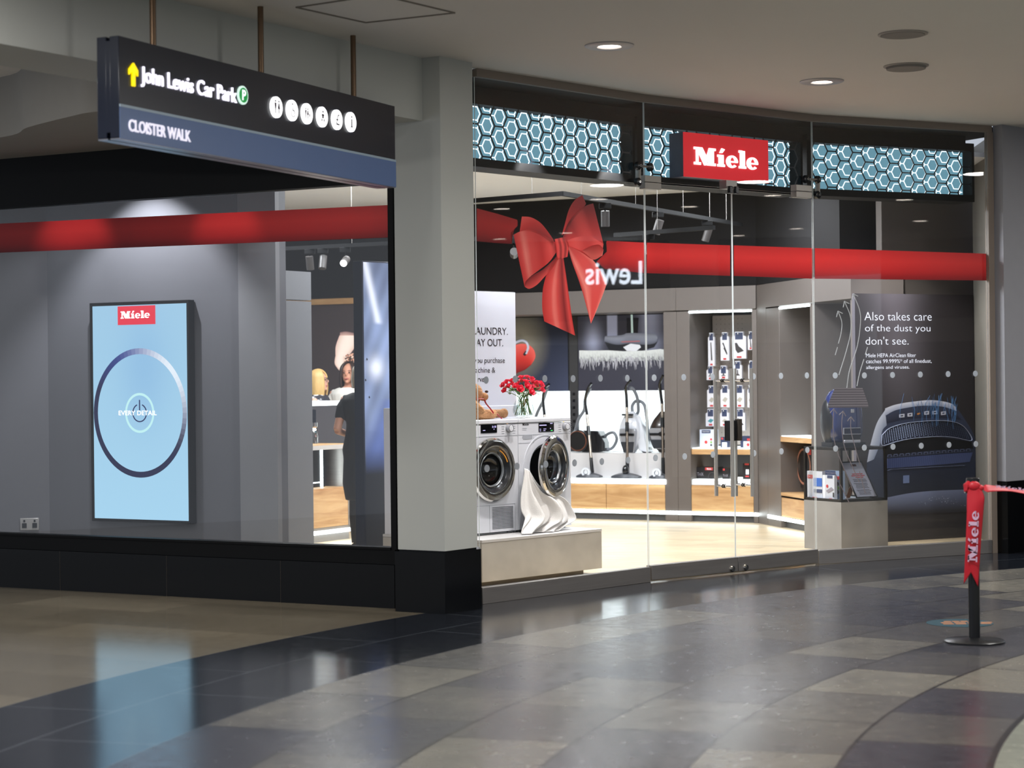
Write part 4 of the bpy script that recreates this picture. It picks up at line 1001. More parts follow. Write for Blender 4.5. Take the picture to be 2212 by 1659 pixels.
# black one with a copper ring
t = thing('vacuum_cleaner', 'black canister vacuum cleaner lying on its side with a copper ring', 'vacuum cleaner', BR, P3(1280, 985, .5), 'vacuum cleaners on the lit display')
c = P3(1256, 958, .42); R_ = .118; b = MB(); z0_ = .70
cz = z0_+R_+.004
b.lathe([(R_*.86, -.10), (R_, -.085), (R_*1.02, 0), (R_*.98, .12)], 32, (c[0], c[1], cz), 'Y')
ux = P3(1311, 960, .45)[0]
b.loft([[(c[0]+R_*.2, dd, z) for dd, z in ((c[1]-.05, z0_), (c[1]-.05, cz+R_*.95), (c[1]+.12, cz+R_*.95), (c[1]+.12, z0_))], [(c[0]+.22, dd, z) for dd, z in ((c[1]-.06, z0_+.0), (c[1]-.06, cz+R_*.9), (c[1]+.12, cz+R_*.9), (c[1]+.12, z0_))],
       [(ux, dd, z) for dd, z in ((c[1]-.03, z0_+.02), (c[1]-.03, z0_+.10), (c[1]+.1, z0_+.10), (c[1]+.1, z0_+.02))]])
obj('body', b, M_VBLK, t, bevel=.008)
b = MB(); b.ring((c[0], cz), R_*.84, R_*.92, c[1]-.108, c[1]-.095, seg=36); obj('ring', b, pm('copper_ring', '#c98a72', .25, metal=.9), t, label='copper ring')
b = MB(); b.disc((c[0], cz), R_*.84, c[1]-.102, c[1]-.095, 32); obj('end_cap', b, pm('cap_black', '#050608', .5), t)
b = MB(); b.tube(smooth([P3(1304, 972, .45), P3(1322, 968, .45), P3(1332, 950, .42), P3(1326, 935, .4), P3(1312, 938, .45), P3(1300, 952, .5)]), .017, 12); obj('hose', b, M_HOSE, t)
b = MB(); b.tube(smooth([P3(1275, 838, .3), P3(1264, 862, .34), P3(1262, 885, .40), P3(1250, 905, .4), P3(1243, 930, .42), P3(1236, 950, .45)]), .018, 12); obj('hose', b, M_HOSE, t)
wand(t, [(1277, 828), (1270, 840), (1264, 866), (1268, 896), (1277, 995)], split=.25)
floorhead(t, 1273, 1033, 50, True)
# white one
t = thing('vacuum_cleaner', 'white upright-standing canister vacuum cleaner with clear dust bin', 'vacuum cleaner', BR, P3(1365, 985, .5), 'vacuum cleaners on the lit display')
a0 = P3(1335, 985, .4); a1 = P3(1384, 985, .4); zt_ = P3(1360, 889, .4)[2]
b = MB(); canister(b, a0[0], a1[0]+.01, .70, zt_, .33, .56); obj('body', b, M_VWHT, t)
b = MB(); b.loft([[(a1[0]-.06, .42, zt_-.03), (a1[0]-.02, .42, zt_-.05), (a1[0]-.02, .52, zt_-.05), (a1[0]-.06, .52, zt_-.03)], [(a1[0]-.05, .40, .95), (a1[0]+.03, .40, .95), (a1[0]+.03, .55, .95), (a1[0]-.05, .55, .95)], [(a1[0]-.02, .38, .72), (a1[0]+.085, .38, .70), (a1[0]+.085, .56, .70), (a1[0]-.02, .56, .72)]]); obj('foot', b, M_VWHT, t, bevel=.01)
b = MB(); b.box(a1[0]-.01, a1[0]+.08, .43, .56, .695, .76); obj('wheel_cover', b, M_VBLK, t, bevel=.02)
bx0, bz1 = BR.hit(1338, 926, .32); bx1, bz0 = BR.hit(1373, 979, .32)
b = MB(); b.prism([(bx0, bz1-.02), (bx0+.01, bz1), (bx1-.005, bz1), (bx1+.004, bz1-.03), (bx1-.02, bz0), (bx0+.05, bz0)], .312, .36); k = obj('dust_bin', b, M_SILV, t, bevel=.006)
b = MB(); b.prism([(bx0+.012, (bz0+bz1)/2-.01), (bx1-.012, (bz0+bz1)/2-.01), (bx1-.026, bz0+.01), (bx0+.05, bz0+.01)], .306, .3125); obj('bin_window', b, M_SMOK, k)
b = MB(); b.box(bx0+.01, bx1-.012, .302, .312, bz1-.075, bz1-.05); b.disc(((bx0+bx1)/2, bz1-.06), .022, .300, .312, 18); obj('latch', b, M_VBLK, k)
b = MB(); b.box(a0[0]+.07, a1[0]-.06, .34, .37, zt_-.045, zt_-.022); obj('grip', b, M_VBLK, t, bevel=.006)
b = MB(); b.tube(smooth([P3(1366, 890, .45), P3(1366, 876, .45), P3(1375, 866, .45), P3(1390, 872, .45), P3(1396, 895, .45), P3(1399, 930, .5), P3(1401, 960, .5)]), .018, 12); obj('hose', b, M_HOSE, t)
b = MB(); b.tube(smooth([P3(1360, 838, .32), P3(1367, 840, .35), P3(1376, 858, .4), P3(1379, 885, .45), P3(1377, 893, .48)]), .018, 12); obj('hose', b, M_HOSE, t)
wand(t, [(1362, 822), (1352, 836), (1353, 856), (1354, 880), (1355, 996)], split=.28)
floorhead(t, 1353, 1034, 58, False)
# brown one at the edge
t = thing('vacuum_cleaner', 'dark brown and silver canister vacuum cleaner beside the cabinet edge', 'vacuum cleaner', BR, P3(1420, 985, .5), 'vacuum cleaners on the lit display')
a0 = P3(1400, 985, .4); a1 = (oA1-.01, 0, 0); zt_ = P3(1425, 889, .4)[2]
b = MB(); canister(b, a0[0], a1[0]+.0, .70, zt_, .33, .58); obj('body', b, M_VBRN, t)
bx0, bz1 = BR.hit(1402, 925, .32); bx1 = a1[0]-.02; bz0 = .74
b = MB(); b.prism([(bx0, bz1-.02), (bx0+.01, bz1), (bx1, bz1), (bx1, bz1-.03), (bx1-.03, bz0), (bx0+.05, bz0)], .312, .36); k = obj('dust_bin', b, M_SILV, t, bevel=.006)
b = MB(); b.prism([(bx0+.012, (bz0+bz1)/2-.01), (bx1-.01, (bz0+bz1)/2-.01), (bx1-.034, bz0+.01), (bx0+.05, bz0+.01)], .306, .3125); obj('bin_window', b, M_SMOK, k)
b = MB(); b.box(bx0+.01, bx1-.01, .302, .312, bz1-.075, bz1-.05); b.disc(((bx0+bx1)/2, bz1-.06), .024, .300, .312, 18); obj('latch', b, M_VBLK, k)
wand(t, [(1432, 811), (1425, 828), (1427, 850), (1430, 872), (1432, 995)], split=.25)
floorhead(t, 1426, 1034, 40, True)
# the one hidden behind the washing machine
t = thing('vacuum_cleaner', 'vacuum cleaner hidden behind the washing machine, only grip and hose showing', 'vacuum cleaner', BR, P3(1180, 985, .4), 'vacuum cleaners on the lit display')
b = MB(); a0 = P3(1145, 985, .45); a1 = P3(1195, 985, .45); canister(b, a0[0], a1[0], .70, .98, .36, .58); obj('body', b, M_VBLK, t)
b = MB(); b.tube(smooth([P3(1182, 838, .32), P3(1172, 868, .36), P3(1160, 893, .4), P3(1150, 925, .45)]), .018, 12); obj('hose', b, M_HOSE, t)
wand(t, [(1186, 830), (1178, 838), (1173, 862), (1176, 896), (1180, 995)], split=.2)
floorhead(t, 1182, 1033, 50, True)

# ---------------------------------------------------------------- accessories on the pegboard and boxes on the shelves
M_CARD = pm('card_white', '#e4e3ea', .5); M_CARDS = pm('card_side', '#8d8790', .6); M_NAVY = pm('card_navy', '#3a4463', .5)
M_REDP = pm('card_red', '#c23b3b', .5); M_DK = pm('card_dark_picture', '#3b3738', .5); M_TEALP = pm('card_teal', '#4e98a0', .5); M_PALE = pm('card_pale_picture', '#b7b1a6', .5)
def packet(px0, py0, px1, py1, pic, lab, d, pos, grp='accessory packets hanging on the pegboard', first=True):
    u0_, zt = BR.hit(px0, py0, d); u1_ = BR.u(px1, d, py0); zb = BR.z(px0, py1, d)
    t = thing('accessory_packet', lab, 'packet', BR, ((u0_+u1_)/2, d, zb), grp)
    uc_ = (u0_+u1_)/2; w_ = (u1_-u0_)/2; hw = w_*.62; zs_ = zt-.05
    b = MB(); b.prism([(u0_, zb), (u1_, zb), (u1_, zs_), (uc_+hw, zs_+.012), (uc_+hw, zt), (uc_-hw, zt), (uc_-hw, zs_+.012), (u0_, zs_)], d, d+.035); obj('card', b, M_CARD, t)
    if not first:
        return t
    b = MB(); b.box(uc_-hw*.9, uc_+hw*.9, d-.002, d, zs_-.03, zt-.008); obj('header', b, M_NAVY, t)
    b = MB(); b.box(uc_-w_*.35, uc_+w_*.35, d-.002, d, zb+.008, zb+.026); obj('brand_tag', b, M_REDP, t)
    b = MB(); hgt = zs_-zb; zc = zb+hgt*.5
    if pic == 'tube': b.prism([(uc_-w_*.25, zc+hgt*.33), (uc_+w_*.0, zc+hgt*.33), (uc_+w_*.3, zc-hgt*.3), (uc_-w_*.1, zc-hgt*.3)], d-.002, d)
    elif pic == 'brush': b.prism([(uc_-w_*.6, zc+hgt*.25), (uc_-w_*.3, zc+hgt*.27), (uc_+w_*.65, zc-hgt*.2), (uc_+w_*.5, zc-hgt*.27), (uc_-w_*.3, zc+hgt*.02), (uc_-w_*.15, zc+hgt*.06)], d-.002, d)
    elif pic == 'nozzle': b.prism([(uc_-w_*.6, zc+hgt*.22), (uc_-w_*.3, zc+hgt*.22), (uc_-w_*.0, zc+hgt*.05), (uc_+w_*.3, zc-hgt*.02), (uc_+w_*.7, zc-hgt*.15), (uc_-w_*.2, zc-hgt*.25), (uc_-w_*.5, zc-hgt*.1)], d-.002, d)
    elif pic == 'head': b.prism([(uc_-w_*.12, zc+hgt*.25), (uc_+w_*.1, zc+hgt*.25), (uc_+w_*.15, zc), (uc_+w_*.6, zc-hgt*.12), (uc_-w_*.6, zc-hgt*.12), (uc_-w_*.15, zc)], d-.002, d)
    else: b.prism([(uc_-w_*.6, zc-hgt*.1), (uc_, zc+hgt*.1), (uc_+w_*.65, zc), (uc_+w_*.1, zc-hgt*.22)], d-.002, d)
    obj('picture', b, {'teal': M_TEALP, 'pale': M_PALE}.get(pic, M_DK), t)
    b = MB(); b.tube([(uc_, d-.03, zt-.02), (uc_, d+.02, zt-.02), (uc_, .615, zt-.018)], .003, 6); b.ell((uc_, d-.032, zt-.02), (.008, .006, .008), 8, 6); obj('hook', b, M_CHROME, t)
    return t
PK = [((1529, 719, 1543, 791), 'tube', 'tall narrow packet with a crevice tube, leftmost in the top row', 2),
      ((1556, 718, 1574, 779), 'brush', 'packet with a slim dark brush, second from the left in the top row', 1),
      ((1581, 717, 1611, 775), 'nozzle', 'widest packet with a dark turbo brush, top row between door bars', 1),
      ((1615, 716, 1627, 756), 'tube', 'short packet cut by the cabinet edge, rightmost in the top row', 1),
      ((1526, 790, 1542, 821), 'head', 'small packet leftmost in the second row behind a glass dot', 0),
      ((1553, 790, 1572, 819), 'head', 'small packet with a pale floor head, second row behind left handle', 0),
      ((1584, 780, 1602, 824), 'head', 'packet in the second row between the door edges', 1),
      ((1616, 779, 1627, 822), 'head', 'narrow packet cut off in the second row', 0),
      ((1527, 833, 1546, 880), 'pale', 'packet with a grey filter block, leftmost in the third row', 0),
      ((1556, 832, 1575, 880), 'pale', 'packet with a cream filter strip, second in the third row', 0),
      ((1587, 832, 1607, 880), 'pale', 'packet in the third row right of the door gap', 1),
      ((1614, 832, 1627, 880), 'pale', 'narrow packet cut off in the third row', 0),
      ((1524, 883, 1545, 921), 'teal', 'packet with a teal filter, leftmost in the fourth row', 0),
      ((1555, 883, 1574, 921), 'pale', 'packet with a white filter, second in the fourth row', 0),
      ((1588, 883, 1609, 930), 'nozzle', 'packet with a dark square filter in the fourth row behind the lock', 1)]
for r_, pic, lab, nb in PK:
    packet(*r_, pic, lab, .33, 0)
    for k in range(nb): packet(*r_, pic, lab.split(',')[0].replace('packet', 'spare packet', 1)+[', hanging behind', ', rearmost on hook'][k], .33+.06*(k+1), k+1, first=False)
def carton(nm, px0, py0, px1, py1, d, dep, m, lab, cat='box', grp=None, extra=None, F=BR):
    u0_, zt = F.hit(px0, py0, d); u1_, zb = F.hit(px1, py1, d)
    t = thing(nm, lab, cat, F, ((u0_+u1_)/2, d, zb), grp); b = MB(); b.box(u0_, u1_, d, d+dep, zb, zt); obj('carton', b, m, t, bevel=.002)
    W_, H_ = u1_-u0_, zt-zb
    for i, e in enumerate(extra or []):
        kind, x0, x1, y0, y1, mm = e; b = MB(); bb = (u0_+x0*W_, u0_+x1*W_, zb+y0*H_, zb+y1*H_)
        if kind == 'box': b.box(bb[0], bb[1], d-.002-.0006*i, d-.0005, bb[2], bb[3])
        elif kind == 'disc': b.disc(((bb[0]+bb[1])/2, (bb[2]+bb[3])/2), (bb[1]-bb[0])/2, d-.002-.0006*i, d-.0005, 16)
        elif kind == 'ring': b.ring(((bb[0]+bb[1])/2, (bb[2]+bb[3])/2), (bb[1]-bb[0])*.44, (bb[1]-bb[0])/2, d-.002-.0006*i, d-.0005, seg=24)
        elif kind == 'logo': logo_box(b, bb, d-.003-.0006*i, d-.001)
        elif kind[0] == 'text': text(b, kind[1], bb, d-.003-.0006*i)
        obj('lettering' if kind == 'logo' or kind[0] == 'text' else 'print', b, mm, t)
    return t
M_WP = pm('print_white', '#e9e9ee', .5); M_GRN = pm('print_green', '#7fa34a', .5); M_BLUP = pm('print_blue', '#3563b4', .5)
ZS = .767
def seat(t, z): 
    o = t.matrix_world.translation; 
b0 = carton('bag_box', 1511, 928, 1543, 967, .18, .12, pm('box_pale_blue', '#cdd5e6', .45), 'pale dust bag box with a red print, left on the upper glowing shelf', grp='boxes on the glowing shelves',
       extra=[('box', .15, .75, .80, .97, M_NAVY), (('text', 'HyClean'), .22, .68, .84, .93, M_WP), ('box', .25, .6, .12, .62, M_WP), ('disc', .33, .55, .18, .42, M_REDP), ('disc', .72, .86, .4, .52, M_REDP), ('disc', .72, .86, .24, .36, M_GRN), ('disc', .72, .86, .08, .2, M_DK)])
b1 = carton('bag_box', 1556, 944, 1574, 967, .16, .12, pm('box_navy', '#2c3450', .45), 'low navy box in the middle of the upper glowing shelf', grp='boxes on the glowing shelves', extra=[('disc', .1, .35, .78, .92, M_REDP), ('box', .2, .8, .05, .5, M_WP)])
b2 = carton('bag_box', 1599, 942, 1626, 967, .16, .12, pm('box_navy', '#2c3450', .45), 'navy box with red and white print, right on the upper glowing shelf', grp='boxes on the glowing shelves', extra=[('box', .25, .8, .05, .55, M_WP), ('disc', .5, .75, .1, .4, M_REDP), ('box', .55, .85, .6, .8, M_REDP)])
M_BB = pm('box_black', '#1d1b1d', .35)
b3 = carton('accessory_box', 1503, 1009, 1548, 1038, .16, .2, M_BB, 'wide black box with a red tag, left on the lower glowing shelf', grp='boxes on the glowing shelves', extra=[('box', .45, .82, .78, .98, M_REDP), ('logo', .53, .75, .82, .94, M_WP), (('text', 'TriX'), .06, .38, .35, .6, M_CARDS), ('ring', .6, 1.0, .0, .6, M_DK)])
b4 = carton('accessory_box', 1560, 1011, 1576, 1038, .18, .16, M_BB, 'small black box in the middle of the lower glowing shelf', grp='boxes on the glowing shelves', extra=[('box', .1, .35, .8, .95, M_REDP), (('text', 'TriX'), .1, .8, .3, .5, M_CARDS)])
b5 = carton('accessory_box', 1604, 1001, 1627, 1038, .18, .16, M_BB, 'tall black box with a white jug picture, right on the lower glowing shelf', grp='boxes on the glowing shelves', extra=[('box', .2, .6, .9, 1, M_REDP), ('box', .3, .6, .35, .65, M_WP), ('box', .25, .6, .2, .28, M_REDP)])
# packages on the side shelves
b6 = carton('machine_box', 1728, 967, 1753, 1056, .18, .12, M_BB, 'tall black carton with a copper ring picture on the side counter', F=SR, extra=[('box', .4, 1, .84, .97, M_REDP), ('ring', -.3, .95, .35, .72, pm('print_copper', '#a5705c', .5))])

# ---------------------------------------------------------------- concrete plinth, washing machine and dryer
WM = Fr((-.24, 14.17), G1.d); PU0, PU1, PD, PZ = .02, 1.345, 1.02, .35
t = thing('display_plinth', 'low concrete-look plinth under the two white laundry machines', 'plinth', WM, (.68, .5, 0))
b = MB(); b.box(PU0, PU1, 0, PD, .05, PZ-.022); b.box(PU0+.1, PU1-.1, .1, PD-.1, .006, .052); obj('body', b, M_CONC, t, bevel=.001)
b = MB(); b.box(PU0-.001, PU1+.001, -.002, PD, PZ-.020, PZ); obj('top', b, pm('plinth_top', '#c9c7c6', .4), t, bevel=.001)
MF, MZ = .287, PZ+.018
M_DRUM = pm('drum_steel', '#8f8f90', .22, metal=1.0, bump=.6, bscale=55)
M_GASK = pm('door_gasket', '#6f737a', .5)
M_SMG = glassmat('porthole_glass', (.72, .76, .8), .07)
M_LBL = pm('panel_marks', '#8f949c', .5)
def machine(u0, lab, washer):
    w_, h_, dp = .596, .832, .6; cu, cz = u0+w_/2, MZ+.462; hr = .172; f = MF
    t = thing('washing_machine' if washer else 'tumble_dryer', lab, 'washing machine' if washer else 'tumble dryer', WM, (cu, f+.3, PZ))
    b = MB(); A_, B_, C_ = [], [], []; n = 12; z0, z1 = MZ, MZ+h_-.038
    pts = [(u0+w_*k/n, z0) for k in range(n)]+[(u0+w_, z0+(z1-z0)*k/n) for k in range(n)]+[(u0+w_-w_*k/n, z1) for k in range(n)]+[(u0, z1-(z1-z0)*k/n) for k in range(n)]
    for (x, z) in pts:
        a = math.atan2(z-cz, x-cu); A_.append((cu+hr*math.cos(a), f, cz+hr*math.sin(a))); B_.append((x, f, z)); C_.append((x, f+dp, z))
    A2 = [(p[0], f+.05, p[2]) for p in A_]
    b.loft([A2, A_, B_, C_], caps=False); b.face([b.vert(p) for p in C_]); obj('body', b, M_WHITE, t, angle=50)
    b = MB(); b.box(u0-.001, u0+w_+.001, f-.006, f+dp, MZ+h_-.034, MZ+h_); obj('lid', b, M_WHITE, t, bevel=.008, seg=3)
    for k in (0, 1):
        for q in (0, 1): b = MB(); x = u0+.05+k*(w_-.1); b.lathe([(.022, 0), (.022, .02)], 14, (x, f+.05+q*.48, PZ-.001)); obj('foot', b, M_BLK, t)
    b = MB(); b.lathe([(hr-.002, .03), (hr-.002, .06), (.235, .07), (.235, .40), (.01, .42)], 40, (cu, f, cz), 'Y', caps=False); obj('drum', b, M_DRUM, t)
    b = MB(); zp = WM.z(1180, 938, f); b.box(u0+.002, u0+w_-.002, f-.0015, f, zp, zp+.002); obj('panel_seam', b, M_LBL, t)
    px0, px1, py0, py1 = (1163, 1196, 913.5, 932) if washer else (1038, 1073, 918, 936.5)
    a0, zt = WM.hit(px0, py0, f); a1, zb = WM.hit(px1, py1 if washer else 934.5, f)
    b = MB(); b.box(a0, a1, f-.003, f, zb, zt); dsp = obj('display', b, pm('display_black', '#06070b', .08), t)
    M_DL = emis('display_glow', '#cfc6ff', .8); dw, dh = a1-a0, zt-zb
    b = MB()
    if washer:
        for (x0, x1, y0, y1) in ((.04, .5, .68, .78), (.75, .9, .85, .93), (.05, .14, .1, .16), (.3, .48, .28, .34), (.05, .14, .28, .34), (.3, .42, .1, .16), (.74, .78, .3, .4)): b.box(a0+dw*x0, a0+dw*x1, f-.0045, f-.003, zb+dh*y0, zb+dh*y1)
        obj('readout', b, M_DL, dsp)
        b = MB(); b.box(a0+dw*.78, a0+dw*.9, f-.0045, f-.003, zb+dh*.08, zb+dh*.16); obj('start_mark', b, emis('green_mark', '#49e070', 1.2), dsp)
    else:
        text(b, '3:18', (a0+dw*.68, a0+dw*.93, zb+dh*.6, zb+dh*.86), f-.0045, bold=.02); b.box(a0+dw*.12, a0+dw*.26, f-.0045, f-.003, zb+dh*.28, zb+dh*.36); b.box(a0+dw*.79, a0+dw*.83, f-.0045, f-.003, zb+dh*.38, zb+dh*.48); obj('readout', b, M_DL, dsp)
    dx, dz = WM.hit(1220 if washer else 1098, 921 if washer else 925, f)
    b = MB(); b.lathe([(.024, -.03), (.026, -.027), (.026, -.002), (.033, 0)], 28, (dx, f, dz), 'Y'); k = obj('dial', b, M_SILV, t)
    b = MB(); b.lathe([(.001, -.0325), (.021, -.032), (.023, -.030)], 28, (dx, f, dz), 'Y'); obj('dial_face', b, M_WHITE, k)
    b = MB(); b.ring((dx, dz), .0235, .0262, f-.0312, f-.0295, seg=28); obj('dial_ring', b, M_CHROME, k)
    b = MB()
    for i in range(6):
        for s_ in (-1, 1):
            zz = dz+.045-i*.017; x0 = dx+s_*.045; b.box(x0, x0+s_*.03, f-.001, f, zz, zz+.004)
    obj('programme_marks', b, M_LBL, t)
    b = MB(); b.box(dx-.02, dx-.006, f-.0015, f, dz+.034, dz+.038); obj('indicator', b, emis('indicator_amber', '#ffb35a', 2), t)
    if washer:
        b = MB(); a_ = WM.hit(1128, 919, f); c_ = WM.hit(1142, 915.5, f); logo_box(b, (a_[0], c_[0], a_[1], a_[1]+.016), f-.0015, f-.0003); obj('lettering', b, M_BLK, t)
        b = MB(); a_ = WM.hit(1128, 926, f); b.box(a_[0], a_[0]+.05, f-.001, f, a_[1], a_[1]+.003); b.box(a_[0], a_[0]+.045, f-.001, f, a_[1]-.012, a_[1]-.009); obj('model_text', b, M_LBL, t)
        x0, zt = WM.hit(1128, 940, f); x1, zb = WM.hit(1150, 948, f); r = (zt-zb)/2; P_ = [(x1-r+r*math.cos(a), zb+r+r*math.sin(a)) for a in [-PI/2+PI*k/8 for k in range(9)]]+[(x0+r-r*math.cos(a), zb+r+r*math.sin(a)) for a in [PI/2-PI*k/8 for k in range(9)]]
        b = MB(); b.prism(P_, f-.002, f); obj('detergent_drawer_grip', b, pm('grip_grey', '#a9adb5', .4), t)
        b = MB(); zz = WM.z(1140, 957, f); b.box(u0+.004, u0+.17, f-.0015, f, zz, zz+.002); b.box(u0+.17, u0+.172, f-.0015, f, zz, zp); obj('detergent_drawer_seam', b, M_LBL, t)
        b = MB(); b.lathe([(.176, -.004), (.168, .01), (.150, .02), (.146, .045), (.172, .05)], 40, (cu, f, cz), 'Y', caps=False); obj('door_gasket', b, M_GASK, t)
        b = MB(); b.ring((cu, cz), .236, .246, f-.004, f, seg=48); obj('door_recess_ring', b, M_WHITE, t)
        b = MB(); zz = WM.z(1230, 1132, f); b.box(u0+w_-.16, u0+w_-.03, f-.001, f, zz, zz+.003); zz = WM.z(1230, 1088, f); b.box(u0+w_-.13, u0+w_-.03, f-.001, f, zz, zz+.002); b.box(u0+.02, u0+.05, f-.001, f, zz-.02, zz-.018); obj('kick_seam', b, M_LBL, t)
    else:
        x1, zt = WM.hit(1108, 1090, f); x0 = WM.u(1063, f, 1090); zb = WM.z(1108, 1141, f)
        b = MB(); 
        for i in range(16): zz = zb+.006+(zt-zb-.01)*i/16; b.box(x0, x1, f-.0015, f+.0, zz, zz+.0045)
        obj('vent_grille', b, pm('vent_slot_dark', '#3e4248', .6), t)
        x1, zt = WM.hit(1112, 1088, f); zb = WM.z(1112, 1148, f); x0 = u0+.03
        b = MB()
        for (p, q, r, s_) in ((x0, x1, zt, zt+.002), (x0, x1, zb, zb+.002), (x1, x1+.002, zb, zt+.002), (WM.u(1055, f), WM.u(1055, f)+.002, zb, zt)): b.box(p, q, f-.0012, f, r, s_)
        obj('flap_seam', b, M_LBL, t)
    # the round door
    R = .236; D = thing('door', '', '', WM, (0, 0, 0)); 
    for k in ('label', 'category'): del D[k]
    D.matrix_world = Matrix.Identity(4); D.parent = t; OFF[D.name] = OFF[t.name]
    T = None
    if washer:
        hu, hd = cu+R+.004, f-.012; T = Matrix.Translation((hu, hd, 0)) @ Matrix.Rotation(math.radians(15), 4, 'Z') @ Matrix.Translation((-hu, -hd, 0))
    def dpart(nm, prof, m, seg=56, caps=False, **k):
        b = MB(); b.T = T; b.lathe(prof, seg, (cu, f-.004, cz), 'Y', caps=caps); return obj(nm, b, m, D, **k)
    dpart('chrome_ring', [(R-.004, .0), (R, -.006), (R, -.022), (R-.012, -.036), (R-.055, -.043), (R-.066, -.040), (R-.07, -.03), (R-.07, .0)], M_CHROME)
    dpart('inner_frame', [(R-.066, -.036), (R-.085, -.026), (R-.11, .0), (R-.112, .012)], pm('door_inner_frame', '#26282c', .25))
    dpart('porthole', [(R-.09, -.020), (R-.10, -.016), (.118, -.004), (.112, .03), (.085, .06), (.04, .075), (.002, .078)], M_SMG)
    dpart('porthole_rim', [(.128, -.010), (.122, -.013), (.116, -.006), (.114, .004)], pm('rim_grey', '#9aa0a6', .2, metal=.6))
    if washer: b = MB(); b.T = T; b.ring((cu, cz), .14, R-.006, f-.006, f-.002, seg=48); obj('door_back', b, M_WHITE, D)
    else:
        b = MB(); b.ring((cu, cz), .150, .157, f-.036, f-.032, .35, 1.15, 20); obj('amber_mark', b, pm('amber_print', '#d8912f', .4, emit=.3), D)
    return t
machine(.128, 'white tumble dryer with closed chrome-ringed door, left machine on the plinth', False)
machine(.730, 'white washing machine with its chrome-ringed door ajar, right machine on the plinth', True)
MTOP = MZ+.832

# towel out of the open washing machine
tw = [((1143, 1012), (1156, 1020)), ((1137, 1035), (1167, 1045)), ((1131, 1060), (1186, 1066)), ((1128, 1085), (1208, 1072)), ((1127, 1105), (1222, 1085)), ((1127, 1118), (1230, 1105)), ((1117, 1130), (1231, 1121)), ((1107, 1141), (1208, 1133)), ((1102, 1150), (1186, 1146)), ((1102, 1153), (1184, 1154))]
Ls = smooth([P3(a[0], a[1], .2, WM) for a, c in tw], 5); Rs = smooth([P3(c[0], c[1], .2, WM) for a, c in tw], 5); nT = len(Ls)
def towel(s, q):
    fi = s*(nT-1); i = min(nT-2, int(fi)); k = fi-i; p = Ls[i].lerp(Ls[i+1], k).lerp(Rs[i].lerp(Rs[i+1], k), q)
    base = .26-.10*min(1, s*1.8) - .10*max(0, s-.55)+.02*math.sin(q*6+s*5)*s
    fold = .026*math.sin(q*(17-6*s)+s*3.2)*min(1, s*2.2+.15)+.018*math.sin(q*31+s*5+1)*min(1, s*1.6)+.006*math.sin(q*60+s*14)*s
    d = base+fold-.015
    if s > .93: d -= .0
    z = p.z+.006*math.sin(q*17+2)*(s > .9)
    return (p.x+.01*math.sin(s*11+q*4)*(1-s), max(.02, min(d, .275)) if z > PZ+.01 else max(.0, d), max(z, PZ+.008) if d > .0 else z)
b = MB(); b.grid(towel, 60, 70)
o = obj('towel', b, pm('terry_white', '#e6e3e0', .95, bump=.35, bscale=220, noise=.04), fr=WM, at=(1.0, .15, PZ), solid=.005, angle=180, flat=False)
tag(o, 'white towel spilling out of the open washing machine onto the plinth', 'towel')

# white partition and banner behind the machines
b = MB(); b.box(PU0, 1.40, .90, 1.00, PZ, 1.29); tag(obj('white_partition', b, pm('partition_white', '#dcdde4', .5), fr=WM, at=(.7, .95, PZ), bevel=.004), 'low white partition board standing behind the laundry machines', 'partition')
t = thing('laundry_banner', 'tall white banner about laundry behind the tumble dryer', 'banner', WM, (.9, .95, 1.29))
bu1 = WM.u(1113, .95, 750); bzt = WM.z(1113, 632, .95)
b = MB(); b.box(.55, bu1, .945, .955, 1.29, bzt); obj('sheet', b, pm('banner_white', '#dcdde6', .5), t)
b = MB(); b.tube([(bu1-.003, .957, 1.29), (bu1-.003, .957, bzt+.003)], .006, 8); b.tube([(.55, .957, bzt), (bu1, .957, bzt)], .005, 8); obj('frame', b, M_BLK, t)
def wt(s, x0, x1, yt, yb, bold=0.0):
    b = MB(); text(b, s, (WM.u(x0, .944, 740), WM.u(x1, .944, 740), WM.z(x1, yb, .944), WM.z(x1, yt, .944)), .9435, bold=bold); obj('lettering', b, pm('banner_ink', '#1f1a1e', .5), t)
wt('LAUNDRY.', 1021, 1097, 708, 723.5); wt('AY OUT.', 1029, 1086.5, 732.5, 748); wt('you purchase', 1023, 1090, 772.5, 787.5); wt('machine &', 1017, 1069, 793.5, 805); wt('rve', 1031, 1045, 816.5, 825)

# teddy bear
t = thing('teddy_bear', 'tan plush teddy bear with a red ribbon sitting on the tumble dryer', 'teddy bear', WM, P3(1040, 899, .30, WM)[:2]+(MTOP,))
def tp(px, py, d=.45): return P3(px, py, d, WM)
b = MB(); b.ell(tp(1024, 850), (.062, .07, .075)); b.ell(tp(1044, 857), (.038, .04, .033)); b.ell(tp(1020, 822), (.024, .02, .028)); b.ell(tp(1018, 884), (.078, .07, .085))
zf = MTOP+.036
def leg(p, q, d, r0, r1): a, c = tp(*p, d), tp(*q, d); b.tube([(a[0], a[1], zf+.004), ((a[0]+c[0])/2, d, zf), (c[0], d, zf)], [r0, r0*.95, r1], 12)
leg((1022, 890), (1064, 890), .40, .042, .034); b.ell((tp(1064, 888, .40)[0], .40, zf+.002), (.032, .034, .037)); leg((1030, 890), (1086, 888), .53, .036, .032); b.ell((tp(1088, 887, .53)[0], .53, zf+.002), (.034, .036, .038))
b.tube([tp(1020, 868, .38), tp(1032, 880, .35), tp(1044, 890, .34)], [.026, .028, .024], 12)
obj('body', b, pm('plush_tan', '#c9976a', .95, noise=.25, nscale=60, bump=1.0, bscale=70), t, remesh=.006, smooth_it=3)
b = MB(); p = tp(1051, 846); b.ell(p, (.012, .016, .010)); obj('nose', b, pm('nose_brown', '#3a2118', .35), t)
